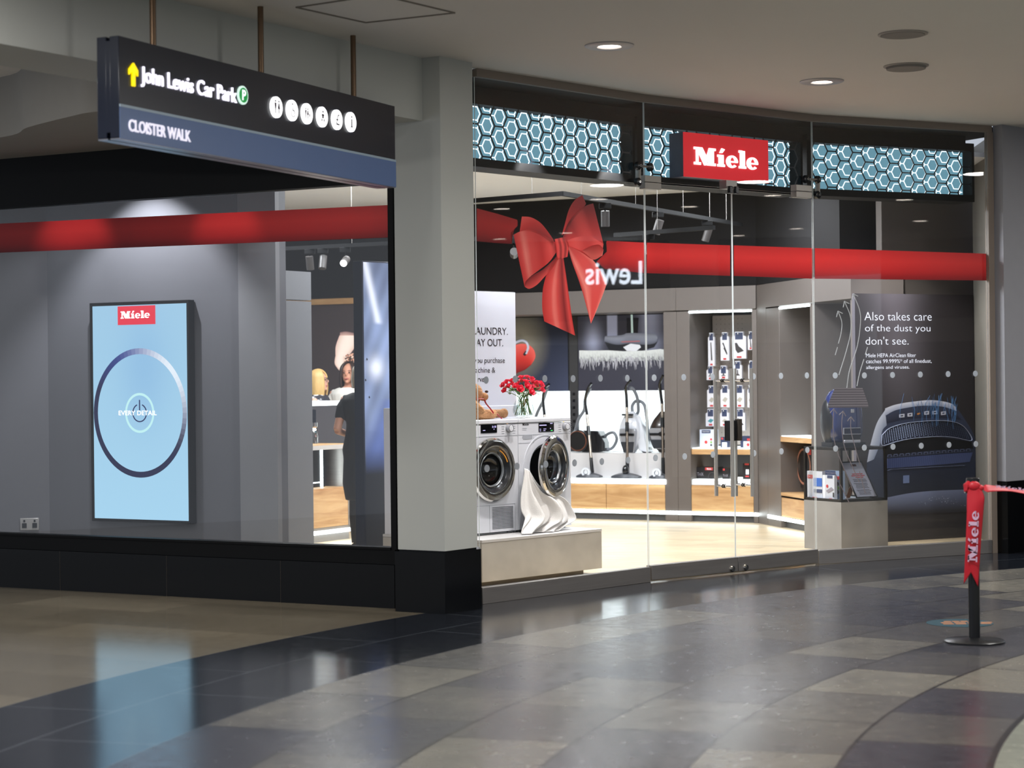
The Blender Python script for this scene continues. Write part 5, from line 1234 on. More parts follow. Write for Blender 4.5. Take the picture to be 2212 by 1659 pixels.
b = MB(); b.ell(tp(1037, 839, .40), (.006, .006, .006)); obj('eye', b, M_BLK, t)
b = MB(); q = [tp(1028, 862, .37), tp(1044, 862, .365), tp(1050, 872, .36), tp(1060, 884, .36), tp(1066, 893, .345)]
b.tube(smooth(q), .010, 8, flat=.25); q = [tp(1072, 893, .44), (tp(1078, 898, .44)[0], .42, MTOP+.004), (tp(1084, 899, .4)[0], .40, MTOP+.003)]; b.tube(q, .012, 8, flat=.3); obj('ribbon', b, pm('satin_red', '#b3263a', .4), t, label='dark red ribbon')

# vase with roses
VD = .42; vx = tp(1131, 880, VD)[0]
t = thing('glass_vase', 'round clear glass vase of red roses on the washing machine', 'vase', WM, (vx, VD, MTOP))
prof = [(.045, .0), (.066, .012), (.082, .045), (.084, .065), (.074, .105), (.058, .14), (.052, .158), (.055, .165)]
b = MB(); b.lathe([(.001, .004)]+prof+[(.051, .163), (.049, .156), (.055, .138), (.070, .105), (.080, .065), (.077, .045), (.060, .016), (.001, .010)], 40, (vx, VD, MTOP), caps=False); obj('glass', b, glassmat('vase_glass', (.95, .97, .97), .06), t)
b = MB(); b.lathe([(.001, .011), (.058, .016), (.074, .045), (.077, .065), (.068, .098), (.001, .098)], 32, (vx, VD, MTOP), caps=False); obj('water', b, glassmat('vase_water', (.90, .94, .93), .03), t)
M_ROSE = pm('rose_red', '#f53a55', .5, noise=.2, nscale=60, trans=.25); M_STEM = pm('rose_stem', '#6d8a35', .5, noise=.2, nscale=20); M_LEAF = pm('rose_leaf', '#4e7a3c', .45, noise=.25, nscale=30)
def bloommesh(seed):
    rr = random.Random(seed); b = MB()
    b.ell((0, 0, .010), (.011, .011, .013), 12, 8)
    for L_, (n_, r0, h0, fl) in enumerate(((3, .010, .026, .1), (4, .015, .027, .35), (5, .020, .024, .7))):
        for k in range(n_):
            a0 = 2*PI*k/n_+L_*.5+rr.uniform(-.1, .1); wd = 2*PI/n_*.72
            def fn(s, q, a0=a0, wd=wd, r0=r0, h0=h0, fl=fl):
                a = a0+(q-.5)*wd*2*(1-.25*s**2); e = math.cos((q-.5)*PI); r = r0*(.35+.75*s)+fl*.007*s**3*e; z = -.004+h0*(s*(.72+.28*e)); return (r*math.cos(a), r*math.sin(a), z-fl*.004*s**4*e)
            b.grid(fn, 7, 8)
    return b
RC = [(975, 160), (1085, 150), (1180, 190), (780, 222), (688, 250), (985, 225), (1070, 238), (1190, 250), (1285, 262), (1352, 275), (622, 312), (805, 285), (900, 285), (728, 335), (940, 378), (1082, 328), (1205, 345), (1290, 375), (1372, 315), (655, 412), (1160, 445), (1383, 405), (1245, 305), (865, 335)]
proto = {}
RLAB = {}; ORD = ['leftmost', 'second from left', 'third from left', 'fourth from left', 'fifth from left', 'sixth from left', 'seventh from left', 'eighth from left', 'rightmost']
srt = sorted(range(len(RC)), key=lambda i: RC[i][1])
for rn, idx in (('top row', srt[:8]), ('middle row', srt[8:16]), ('lowest row', srt[16:])):
    for j, i in enumerate(sorted(idx, key=lambda i: RC[i][0])):
        RLAB[i] = f"red rose in the {rn} of the bouquet, {ORD[j] if j < len(idx)-1 else 'rightmost'} of that row"
for i, (zx, zy) in enumerate(RC):
    px, py = 1020+zx/9.217, 800+zy/9.217; big = i in (14, 20, 15); rr = random.Random(i*7+1)
    dd = VD+(-.085 if big else rr.uniform(-.075, .085)*(1-abs(px-1131)/70)); c = Vector(P3(px, py, dd, WM)); ce = Vector((vx, VD, MTOP+.165))
    dr = (c-Vector((vx, VD, MTOP+.08))).normalized()
    if big: dr = (dr+Vector((0, -1.1, .0))).normalized()
    r = thing('rose', RLAB[i], 'flower', WM, tuple(c), 'roses in the glass vase')
    k = i % 3
    if k not in proto: proto[k] = obj('bloom', bloommesh(k), M_ROSE, r); o = proto[k]; 
    else: o = proto[k].copy(); C.objects.link(o); o.parent = r
    me = o
    if OFF.get(o.name) is None or True:
        pass
    o.matrix_local = Matrix.Identity(4)
    o.rotation_euler = dr.to_track_quat('Z', 'Y').to_euler(); s_ = 1.25 if big else 1.0; o.scale = (s_, s_, s_)
    if k in proto and proto[k] is o:
        for v in o.data.vertices: v.co += c   # the bloom mesh is modelled about its own centre
    neck = ce+Vector((rr.uniform(-.03, .03), rr.uniform(-.03, .03), -.01)); bot = Vector((vx+rr.uniform(-.055, .055)*1.0, VD+rr.uniform(-.05, .05), MTOP+.022))
    b = MB(); b.tube(smooth([bot, neck.lerp(bot, .5), neck, neck.lerp(c, .6)+Vector((0, 0, .006)), c-dr*.004], 4), .0026, 6); obj('stem', b, M_STEM, r)
    b = MB(); m = neck.lerp(c, .7); sd = Vector((rr.uniform(-1, 1), rr.uniform(-.8, .2), rr.uniform(-.5, .1))).normalized()
    for q_ in (0, 1):
        sd2 = sd if q_ == 0 else Vector((-sd.x, sd.y, sd.z*.5)); L_ = rr.uniform(.03, .05); up = Vector((0, 0, 1)); sidev = sd2.cross(up).normalized()
        b.grid(lambda s, q, m=m, sd2=sd2, L_=L_, sidev=sidev: tuple(m+sd2*(L_*s)+sidev*((q-.5)*.026*math.sin(PI*min(1, s*.93+.04)))+Vector((0, 0, -.012*s*s+.004*abs(q-.5)))), 8, 5)
    obj('leaf', b, M_LEAF, r)

# ---------------------------------------------------------------- track lights
M_TRK = pm('track_black', '#060607', .7, spec=.2)
RAILS = []
def onrail(px, py, z):
    best = None
    for z_, a, c, p0, p1 in RAILS:
        if z_ == z and p0-2 <= px <= p1+2:
            f = fr2(a, c); u_ = f.u(px, 0, py); v = f.w(u_, 0, 0)[:2]; g = G(px, py, z); e = math.hypot(v[0]-g[0], v[1]-g[1])
            if best is None or e < best[0]: best = (e, v)
    return best[1]
def track(pts, lab, wires, z):
    P = [G(*p, z) for p in pts]
    for i in range(len(P)-1): RAILS.append((z, P[i], P[i+1], pts[i][0], pts[i+1][0]))
    t = thing('track_rail', lab, 'track', W, (*P[0], z))
    b = MB()
    for a, c in zip(P, P[1:]):
        f = fr2(a, c); L_ = math.hypot(c[0]-a[0], c[1]-a[1]); old = b.T; b.T = f.M; b.box(-.012, L_+.012, -.018, .018, z, z+.035); b.T = old
    obj('rail', b, M_TRK, t)
    for px, py in wires:
        x, y = onrail(px, py, z); b = MB(); b.tube([(x, y, z+.03), (x, y, 3.40)], .0022, 6); obj('wire', b, pm('wire_steel', '#8d8984', .4, metal=.6), t)
track([(1000, 440), (1215, 423), (1600, 489)], 'angled black track rail hung on thin wires behind the bow', [(1149, 427), (1256, 428), (1373, 449), (1476, 468), (1533, 476), (1569, 482)], 2.95)
track([(600, 542), (1180, 512)], 'long black track rail deeper in the shop, seen through both windows', [(760, 534)], 2.75)
track([(1330, 512), (1540, 496)], 'short dark track rail near the back wall between bow and doors', [(1420, 505)], 2.75)
def tspot(px, py, z, aim, lab, lit=0, power=0, s=1.0, angle=50):
    x, y = onrail(px, py, z); t = thing('track_spotlight', lab, 'spotlight', W, (x, y, z), 'black track spotlights')
    b = MB(); b.box(x-.05*s, x+.05*s, y-.02, y+.02, z-.045, z-.001); obj('adapter', b, M_TRK, t, bevel=.003)
    b = MB(); b.tube([(x, y, z-.04), (x, y, z-.075)], .008, 8); obj('stem', b, M_TRK, t)
    c = Vector((x, y, z-.13)); dv = (Vector(aim)-c).normalized(); b = MB(); b.tube([c-dv*.065, c+dv*.065], .036, 20); obj('head', b, pm('spot_grey', '#3d3a39', .4), t)
    e = c+dv*.0655; b = MB(); b.tube([e, e+dv*.002], .031, 18); obj('lens', b, emis('spot_lens_on', '#ffffff', 14) if lit else M_BLK, t)
    if power: light('SPOT', 'track_lamp', tuple(e+dv*.01), power, COOL, aim=aim, size=.03, angle=angle, blend=.5)
tspot(1307, 446, 2.95, (G(1307, 446, 2.95)[0], G(1307, 446, 2.95)[1], 0), 'spotlight hanging straight down right of the bow')
tspot(1421, 462, 2.95, (G(1421, 462, 2.95)[0]-.5, G(1421, 462, 2.95)[1]+.2, 1.2), 'tilted spotlight just right of the first glass joint')
tspot(1527, 479, 2.95, (G(1527, 479, 2.95)[0]-.45, G(1527, 479, 2.95)[1]+.1, 1.4), 'tilted spotlight near the end of the angled rail')
tspot(1110, 516, 2.75, (G(1110, 516, 2.75)[0], 24, 1.5), 'dim spotlight behind the left loop of the bow')
tspot(1401, 506, 2.75, (G(1401, 506, 2.75)[0], 25, 1.5), 'small dark spotlight deep in the shop right of the bow')
tspot(697, 537, 2.75, (-1.9, 18, 0.5), 'unlit spotlight left of the lit one, seen through the left window')
tspot(745, 535, 2.75, (-2.3, 14, .9), 'lit spotlight seen through the left window', lit=1)
tspot(669, 538, 2.75, (-1.8, 19.5, 0.5), 'leftmost dark spotlight seen through the left window')
for (u_, d_2, z_, au, ad, az, pw, an) in ((.1, -.50, 3.22, .45, .3, .75, 170, 60), (1.05, -.50, 3.22, 1.0, .25, .7, 190, 60)):
    light('SPOT', 'poster_fill_spot', (3.05, 16.75, 3.3), 190, (1, .98, .95), aim=G4.w(G4.u(2010, 1.3), 1.3, 1.15), size=.03, angle=56, blend=.6) if u_ == .1 else None  # added spot hidden behind the header, no fixture, brightens the poster
    light('SPOT', 'machine_fill_spot', WM.w(u_, d_2, z_), pw, (1, .97, .93), aim=WM.w(au, ad, az), size=.03, angle=an, blend=.4)  # unseen spots added to brighten the machine fronts

# ---------------------------------------------------------------- right display: plinth, cage, vacuum, notice, boxes, poster
CG = Fr((2.766, 16.8), (.87, .494)); cz0 = CG.z(1817, 1085); cz1 = CG.z(1815, 968)
b = MB(); b.box(0, .505, 0, .505, .006, cz0-.002); tag(obj('display_plinth', b, pm('concrete_grey', '#8f8c88', .6, noise=.25, nscale=4), fr=CG, at=(.25, .25, 0), bevel=.001), 'tall concrete-look plinth under the black metal cage right of the doors', 'plinth')
t = thing('display_cage', 'open black metal cube frame on the concrete plinth right of the doors', 'display stand', CG, (.25, .25, cz0))
b = MB(); w_ = .022
for x in (0, .505-w_):
    for y in (0, .505-w_): b.box(x, x+w_, y, y+w_, cz0, cz1)
for z in (cz0, cz1-w_):
    for x in (0, .505-w_): b.box(x, x+w_, 0, .505, z, z+w_); b.box(0, .505, x, x+w_, z, z+w_)
obj('frame', b, pm('cage_black', '#15120f', .4), t, bevel=.001)
b = MB(); b.box(w_, .505-w_, w_, .505-w_, cz0+.002, cz0+.010); obj('base_sheet', b, pm('cage_base', '#a8b0b8', .3), t)
b = MB(); b.box(.002, .503, .002, .503, cz1-.004, cz1+.004); obj('top_sheet', b, pm('cage_top', '#1b1a1a', .3), t)
# blue vacuum cleaner on top
t = thing('vacuum_cleaner', 'glossy dark blue canister vacuum cleaner standing on the black cage', 'vacuum cleaner', CG, (.2, .25, cz1))
M_BLU = pm('vacuum_blue', '#16255c', .15, coat=.8); bz = cz1+.004
vf = Fr(CG.w(.25, .25, 0)[:2], (.97, .24)); vh = vf.z(1820, 838)-bz
ua, ub = vf.u(1783, 0), vf.u(1858, 0); uc_ = (ua+ub)/2; hw = (ub-ua)/2
R = []; T_ = CG.M.inverted() @ vf.M
for i in range(15):
    q = i/14; k = (1-abs(2*q-1)**5)**.35 if 0 < i < 14 else .45; tp_ = 1-.22*max(0, q-.45)**1.5*2; ring = []
    for s_ in range(24):
        a = 2*PI*s_/24; c, s2 = math.cos(a), math.sin(a); e = .75
        ring.append((uc_+hw*k*tp_*abs(c)**e*(1 if c > 0 else -1), .14*k*abs(s2)**e*(1 if s2 > 0 else -1), bz+.012+(vh-.012)*q))
    R.append(ring)
b = MB(); b.T = T_; b.loft(R); obj('body', b, M_BLU, t)
b = MB(); b.T = T_
b.ell((uc_-hw+.035, .03, bz+vh*.42), (.05, .13, vh*.40), 20, 14)
b.box(uc_-hw+.01, uc_+hw-.005, -.12, .12, bz-.0, bz+.035); obj('wheel', b, M_BLK, t, bevel=.006)  # dark side shell and base block of the body, no real wheel
fx0, fx1 = vf.u(1822, -.14), vf.u(1858, -.14)
b = MB(); b.T = T_; z_a, z_b = vf.z(1840, 925, -.14), vf.z(1840, 937, -.14); b.box(fx0, fx1, -.148, -.13, z_b, z_a); obj('handle_slot', b, pm('slot_navy', '#0c1330', .2), t, bevel=.004)
b = MB(); b.T = T_; 
for (p, q, r, s_) in ((fx0-.004, fx1, z_a, z_a+.005), (fx0-.004, fx1, z_b-.005, z_b), (fx0-.004, fx0+.001, z_b, z_a)): b.box(p, q, -.150, -.13, r, s_)
obj('slot_trim', b, M_SILV, t)
z_c, z_d = vf.z(1840, 950, -.14), vf.z(1840, 957, -.14)
b = MB(); b.T = T_; b.box(fx0, fx1-.005, -.150, -.12, z_c, z_b-.008); obj('control_strip', b, M_BLK, t)
b = MB(); b.T = T_; b.box(fx0-.002, fx1-.004, -.156, -.12, z_d, z_c); obj('bumper', b, M_SILV, t, bevel=.006)
b = MB(); b.T = T_; x_ = vf.u(1841, -.14); zz = vf.z(1841, 884, -.14); b.box(x_-.014, x_+.016, -.148, -.12, zz-.03, zz); obj('latch', b, M_SILV, t, bevel=.003)
# filter boxes in the cage on the left side and the notice on the right side
CL = Fr((2.766+CG.n[0]*.505, 16.8+CG.n[1]*.505), (-CG.n[0], -CG.n[1]))    # left face of the cage, seen from the left
zb_ = cz0+.0115
def boxc(px0, px1, py0, py1, d, dep, m, lab, ex):
    u0_, zt = CL.hit(px0, py0, d); u1_ = CL.u(px1, d, py0)
    t = thing('filter_box', lab, 'box', CL, ((u0_+u1_)/2, d, zb_), 'filter boxes in the black cage'); b = MB(); b.box(u0_, u1_, d, d+dep, zb_, zt); obj('carton', b, m, t)
    W_, H_ = u1_-u0_, zt-zb_
    for i, (k, x0, x1, y0, y1, mm) in enumerate(ex):
        b = MB(); bb = (u0_+x0*W_, u0_+x1*W_, zb_+y0*H_, zb_+y1*H_)
        if k == 'box': b.box(bb[0], bb[1], d-.0015-.0006*i, d-.0003, bb[2], bb[3])
        elif k == 'disc': b.disc(((bb[0]+bb[1])/2, (bb[2]+bb[3])/2), (bb[1]-bb[0])/2, d-.0015-.0006*i, d-.0003, 16)
        elif k == 'pic': b.prism([(bb[0], (bb[2]+bb[3])/2-.01), (bb[0]+(bb[1]-bb[0])*.7, bb[3]), (bb[1], bb[2]+(bb[3]-bb[2])*.6), (bb[0]+(bb[1]-bb[0])*.3, bb[2])], d-.0015-.0006*i, d-.0003)
        else: text(b, k, bb, d-.0018-.0006*i)
        obj('print', b, mm, t)
boxc(1742, 1776, 1017, 1075, .05, .04, pm('box_pale', '#c9ccd4', .45), 'large pale filter box, left one inside the black cage', [('box', .08, .38, .73, .86, M_REDP), ('3=2', .12, .34, .75, .84, M_WP), ('box', .48, .98, .45, .76, M_BLUP), ('box', .48, .98, .22, .35, M_NAVY), ('box', .38, .66, .0, .05, M_REDP)])
boxc(1777, 1802, 1026, 1076, .035, .03, pm('box_pale', '#c9ccd4', .45), 'small white filter box standing in front of the others in the cage', [('box', .0, .22, .0, 1, M_WP), ('box', .4, .85, .88, 1, M_NAVY), ('disc', .3, .48, .5, .6, M_REDP), ('pic', .28, .95, .28, .52, M_CARDS), ('box', .55, .8, .0, .06, M_REDP), ('box', .88, .96, .12, .3, M_DK)])
boxc(1781, 1813, 1016, 1074, .085, .06, pm('box_pale_blue2', '#8fa0b8', .45), 'blue-grey box with a dark header at the back of the cage', [('box', .02, .74, .82, 1, M_NAVY), ('HyClean', .12, .65, .87, .96, M_CARDS), ('box', .7, 1, .7, .82, M_REDP), ('disc', .8, .97, .5, .6, M_DK), ('disc', .8, .97, .36, .46, M_GRN), ('disc', .8, .97, .22, .32, M_DK)])
# framed notice leaning back
nd = .20; q = [CG.hit(1834, 1000, nd)]
t = thing('framed_notice', 'black framed white notice leaning inside the cage under the blue vacuum', 'picture frame', CG, (CG.u(1867, nd), .24, cz0+.012))
nx0, nx1 = CG.u(1851, .2, 1072), CG.u(1897, .2, 1072); nz0 = cz0+.012; nh = CG.z(1850, 998, .2)-nz0
lean = -.30; shx = CG.u(1836, .2, 998)-nx0
def NP(x, z, dy): return (x+shx*(z/nh), .20+dy+.13*(z/nh), nz0+z)
def nquad(b, x0, x1, z0, z1, d0, d1):
    P = [NP(x0, z0, d0), NP(x1, z0, d0), NP(x1, z1, d0), NP(x0, z1, d0)]; Q = [NP(x0, z0, d1), NP(x1, z0, d1), NP(x1, z1, d1), NP(x0, z1, d1)]
    b.loft([P, Q])
b = MB(); nquad(b, nx0, nx1, 0, .010, 0, .012); nquad(b, nx0, nx1, nh-.010, nh, 0, .012); nquad(b, nx0, nx0+.010, 0, nh, 0, .012); nquad(b, nx1-.010, nx1, 0, nh, 0, .012); obj('frame', b, M_BLK, t)
b = MB(); nquad(b, nx0+.008, nx1-.008, .008, nh-.008, .004, .008); obj('sheet', b, pm('notice_sheet', '#b9bdd0', .3), t)
b = MB(); nw = nx1-nx0
for i, (y0, x0, x1) in enumerate(((.64, .28, .78), (.595, .22, .84), (.55, .38, .74))): nquad(b, nx0+nw*x0, nx0+nw*x1, nh*y0, nh*(y0+.022), .0025, .004)
obj('red_print', b, M_REDP, t)
b = MB(); rr = random.Random(5)
for i in range(13):
    y0 = .50-i*.031-(.02 if i > 2 else 0)-(.02 if i > 7 else 0); nquad(b, nx0+nw*rr.uniform(.16, .24), nx0+nw*rr.uniform(.74, .84), nh*y0, nh*(y0+.011), .0025, .004)
obj('grey_print', b, M_DK, t)
b = MB(); nquad(b, nx0+nw*.42, nx0+nw*.66, nh*.86, nh*.92, .0025, .004); obj('brand_tag', b, pm('dark_red_tag', '#4a2a2a', .5), t)
b = MB(); P = [NP(nx0+.03, .0, .10), NP(nx0+.05, .0, .10), NP(nx0+.05, nh*.55, .014), NP(nx0+.03, nh*.55, .014)]; b.prism([(nx0-.06, nz0), (nx0-.02, nz0), (nx0+.012, nz0+.06), (nx0+.012, nz0+.12), (nx0-.03, nz0+.08)], .27, .275); obj('easel_back', b, pm('easel_brown', '#6a4526', .6), t)

# tall printed panel
PD_ = 1.32; pu0, pu1 = G4.u(1849, PD_), G4.u(2105, PD_); pz = G4.z(2104, 637, PD_)
t = thing('poster_panel', 'tall dark poster panel about the dust you cannot see, right of the doors', 'poster', G4, ((pu0+pu1)/2, PD_, .006))
b = MB(); b.box(pu0, pu1, PD_, PD_+.04, .006, pz); obj('panel', b, pm('poster_edge', '#55525a', .4), t)
def q7(x, y, dd=.004): return G4.hit(1860+x/4.74, 830+y/4.74, PD_-dd)
b = MB()
def bg(s, q):
    g = math.exp(-((q-.33-.1*s)/.2)**2)*max(0, 1-s*1.6)*.9; return lerp3(lerp3(col('#2b2629'), col('#39383c'), s), col('#7c7781'), g)
b.patch([(pu0, pz), (pu0, .008)], [(pu1, pz), (pu1, .008)], 30, 30, bg, PD_-.0015, sm=False)
M_POST = pm('poster_print', '#ffffff', .38, vcol=True)
obj('print', b, M_POST, t, flat=True)
def pp(nm, Aq, Bq, cf, dd, n=24, m=10, sm=True):
    b = MB(); b.patch([q7(*p) for p in Aq], [q7(*p) for p in Bq], n, m, cf, PD_-dd, sm=sm); obj(nm, b, M_POST, t, flat=True)
pp('printed_shell', [(245, 260), (160, 400), (95, 620), (60, 800), (60, 1250)], [(950, 200), (1090, 400), (1165, 560), (1172, 800), (1172, 1250)], lambda s, q: lerp3(lerp3(col('#3a425a'), col('#20242f'), s), col('#3d465e'), abs(q-.5)), .003)
pp('printed_side', [(245, 265), (160, 400), (95, 620), (60, 800)], [(262, 420), (215, 480), (190, 620), (130, 770)], lambda s, q: lerp3(col('#d3daea'), col('#7d8aa6'), q*.8+s*.2), .004)
pp('printed_handle', [(245, 248), (330, 215), (420, 195), (520, 180), (700, 163), (850, 178), (950, 212), (975, 270)], [(243, 325), (330, 275), (420, 250), (600, 222), (760, 222), (860, 235), (920, 255), (975, 275)], lambda s, q: lerp3(col('#e3e7f4'), col('#a3acc6'), q), .005)
pp('printed_console', [(262, 330), (420, 265), (600, 235), (800, 235), (960, 285)], [(262, 400), (420, 365), (600, 348), (800, 345), (1030, 365)], lambda s, q: lerp3(col('#3c4156'), col('#23273a'), q), .0045)
b = MB()
for x, y, w2_ in ((415, 322, 55), (498, 312, 50), (668, 293, 50), (752, 290, 50), (840, 296, 50)):
    b.cc = col('#cfd3e2'); b.face([b.vert((p[0], PD_-.0065, p[1])) for p in (q7(x-w2_/2, y-14), q7(x+w2_/2, y-20), q7(x+w2_/2, y+16), q7(x-w2_/2, y+20))])
    b.cc = col('#3c4156'); b.face([b.vert((p[0], PD_-.0075, p[1])) for p in (q7(x-w2_/4, y-4), q7(x+w2_/4, y-8), q7(x+w2_/4, y+5), q7(x-w2_/4, y+8))])
b.cc = col('#d08a3a'); b.face([b.vert((p[0], PD_-.0065, p[1])) for p in (q7(570, 300), q7(600, 290), q7(602, 305), q7(575, 314))])
obj('printed_symbols', b, M_POST, t, flat=True)
At = [(212, 520), (300, 445), (500, 392), (800, 372), (980, 395), (1075, 460)]; Ab = [(215, 625), (350, 590), (520, 555), (780, 535), (960, 545), (1130, 575)]
pp('printed_filter', At, Ab, lambda s, q: col('#1b2236'), .0042)
b = MB(); TA = resample([(v.x, 0, v.z) for v in smooth([(q7(*p)[0], 0, q7(*p)[1]) for p in At])], 42); TB = resample([(v.x, 0, v.z) for v in smooth([(q7(*p)[0], 0, q7(*p)[1]) for p in Ab])], 42)
for i in range(1, 41):
    for j in range(1, 9):
        p = TA[i].lerp(TB[i], (j+(.5 if i % 2 else 0))/9.5); s_ = .0062+.0024*math.sin(i*.13)
        g = .55+.45*math.sin(i*.15+.3)*(1-j*.05); b.cc = tuple(c*max(.25, g) for c in col('#aebfe6')); b.face([b.vert((p.x-s_, PD_-.0055, p.z)), b.vert((p.x, PD_-.0055, p.z+s_*.9)), b.vert((p.x+s_, PD_-.0055, p.z)), b.vert((p.x, PD_-.0055, p.z-s_*.9))])
obj('printed_mesh', b, M_POST, t, flat=True)
b = MB(); b.cc = col('#b4bdd6')
outl = smooth([(q7(*p)[0], PD_-.006, q7(*p)[1]) for p in At+Ab[::-1]+[At[0]]], 5); b.tube(outl, .007, 6, flat=.3); obj('printed_filter_frame', b, M_POST, t)
pp('printed_shadow', [(215, 640), (520, 560), (780, 545), (1130, 590)], [(240, 740), (520, 700), (800, 670), (1150, 660)], lambda s, q: col('#17191f'), .005)
pp('printed_ribs', [(262, 762), (600, 735), (900, 712), (1140, 698)], [(262, 862), (600, 838), (900, 815), (1112, 795)], lambda s, q: lerp3(col('#566390'), col('#2f3a60'), (s*44) % 1), .006, n=90)
b = MB()
for i in range(14): x = 270+i*62; y = 740-i*4.6; b.cc = col('#59627f'); b.face([b.vert((p[0], PD_-.0065, p[1])) for p in (q7(x, y-20), q7(x+38, y-23), q7(x+44, y+4), q7(x-6, y+7))]); b.cc = col('#1d2233'); b.face([b.vert((p[0], PD_-.0075, p[1])) for p in (q7(x+6, y-12), q7(x+31, y-14), q7(x+34, y), q7(x+4, y+2))])
b.cc = col('#8b94b4'); b.tube([(q7(*p)[0], PD_-.0065, q7(*p)[1]) for p in ((265, 885), (300, 872), (760, 845), (1060, 832))], .003, 5, flat=.3)
obj('printed_teeth', b, M_POST, t, flat=True)
pp('printed_lower_body', [(262, 1160), (500, 1115), (760, 1090), (1172, 1075)], [(262, 1330), (500, 1330), (760, 1320), (1172, 1300)], lambda s, q: lerp3(col('#7883a5'), col('#34353d'), min(1, q*1.1)), .005)
b = MB(); b.cc = col('#6d7ea8'); b.face([b.vert((p[0], PD_-.006, p[1])) for p in (q7(428, 935), q7(492, 930), q7(492, 1010), q7(428, 1015))])
for i in range(80):
    x = rr.gauss(860, 110); y = 1215-60*math.exp(-((x-800)/160)**2)+rr.uniform(-18, 50); s_ = rr.uniform(1.5, 4); g = rr.uniform(.4, 1); b.cc = tuple(c*g for c in col('#bfc9e6')); b.face([b.vert((p[0], PD_-.0065, p[1])) for p in (q7(x-s_, y), q7(x, y-s_), q7(x+s_, y), q7(x, y+s_))])
obj('printed_dust', b, M_POST, t, flat=True)
b = MB()
for i in range(46):
    x = rr.choice([rr.uniform(400, 600), rr.uniform(600, 960), rr.uniform(700, 800), rr.uniform(860, 980)]); y0 = rr.uniform(90, 200); y1 = y0+rr.uniform(120, 300); dx = rr.uniform(-50, 50); g = rr.uniform(.35, 1); b.cc = tuple(c*g for c in col('#6fa3dd'))
    P = smooth([(q7(x+dx, y0)[0], PD_-.008, q7(x+dx, y0)[1]), (q7(x+dx*.4, (y0*2+y1)/3)[0], PD_-.008, q7(x, (y0*2+y1)/3)[1]), (q7(x-dx*.2, (y0+y1*2)/3)[0], PD_-.008, q7(x, (y0+2*y1)/3)[1]), (q7(x, y1)[0], PD_-.008, q7(x, y1)[1])], 3)
    b.tube(P, [.0006]+[.0016]*(len(P)-2)+[.0006], 4, flat=.3)
obj('printed_airflow', b, M_POST, t)
def pt(s, x0, x1, yt, yb, m='l'):
    b = MB(); text(b, s, (G4.u(x0, PD_), G4.u(x1, PD_), G4.z(x0, yb, PD_), G4.z(x0, yt, PD_)), PD_-.004, bold=-.012 if m == 'l' else -.006); obj('lettering', b, emis('poster_letters', '#eef2ff', .85), t)
pt('Also takes care', 1869, 2014, 674, 692); pt('of the dust you', 1870, 2011, 701, 720.5); pt("don't see.", 1871, 1963.5, 727.5, 744.5)
pt('Miele HEPA AirClean filter', 1871.5, 1979, 763.5, 772, 's'); pt('catches 99.999%* of all finedust,', 1871.5, 2013, 776, 786, 's'); pt('allergens and viruses.', 1871.5, 1965, 790, 799.5, 's')
b = MB(); b.box(pu0+.40, pu1+.3, PD_+.12, PD_+.2, .006, 3.565); struct('wall_poster', b, pm('poster_wall', '#56504c', .7), fr=G4)
# end wall right of the poster
a_, c_ = G4.w(pu1+.02, PD_+.02, 0)[:2], (4.16, 17.0); f = fr2(a_, c_); b = MB(); b.box(0, math.hypot(c_[0]-a_[0], c_[1]-a_[1]), 0, .08, 0, 3.565); struct('wall_end', b, pm('end_wall', '#7b776f', .55), fr=f)

# ---------------------------------------------------------------- left window: screen, totem, coffee counter, people
TD = .92
t = thing('display_screen', 'tall wall screen showing a blue page with a large ring and red logo', 'screen', PL, (PL.u(300, TD), TD, PL.z(300, 1128, TD)))
x0, zt = PL.hit(193, 655, TD); x1 = PL.u(409, TD); zb = PL.z(300, 1128.5, TD)
b = MB(); b.box(x0, x1, TD, TD+.075, zb, zt); obj('housing', b, pm('bezel_black', '#040405', .6, spec=.15), t, bevel=.003)
sx0, szt = PL.hit(200, 662, TD); sx1 = PL.u(405.5, TD); szb = PL.z(300, 1122, TD)
def scf(s, q): return lerp3(lerp3(col('#9cc9e6'), col('#a6d6f2'), s), col('#7fb2e0'), .5*math.exp(-((q-.55)/.25)**2-((s-.3)/.25)**2))
M_SCR = bpy.data.materials.new('screen_image'); M_SCR.use_nodes = True; nt = NT(M_SCR); pb = nt.n['Principled BSDF']; vc = nt.add('ShaderNodeVertexColor', layer_name='Col'); nt.link(vc.outputs[0], pb.inputs['Emission Color']); pb.inputs['Emission Strength'].default_value = 1.0; pb.inputs['Base Color'].default_value = (.02, .02, .02, 1); pb.inputs['Roughness'].default_value = .5; pb.inputs['Specular IOR Level'].default_value = .1
b = MB(); b.patch([(sx0, szt), (sx0, szb)], [(sx1, szt), (sx1, szb)], 20, 14, scf, TD-.002, sm=False); obj('picture', b, M_SCR, t, flat=True)
ccx, ccz = PL.hit(300, 892, TD); hw = (sx1-sx0)/2; ccx = (sx0+sx1)/2; Rr = hw*1.0
b = MB(); n = 72; KV = 1.08
for k in range(n):
    a, a2 = 2*PI*k/n, 2*PI*(k+1)/n; am = (a+a2)/2; g = max(0, math.cos(am-.75))**3
    b.cc = lerp3(lerp3(col('#0b1240'), col('#24409c'), max(0, math.sin(am+.4))), col('#e8f4ff'), g)
    th = .045
    P = [(ccx+(Rr-.004)*math.cos(a), ccz+Rr*KV*math.sin(a)), (ccx+(Rr-.004)*math.cos(a2), ccz+Rr*KV*math.sin(a2)), (ccx+(Rr-th)*math.cos(a2), ccz+(Rr*KV-th)*math.sin(a2)), (ccx+(Rr-th)*math.cos(a), ccz+(Rr*KV-th)*math.sin(a))]
    b.face([b.vert((p[0], TD-.004, p[1])) for p in P])
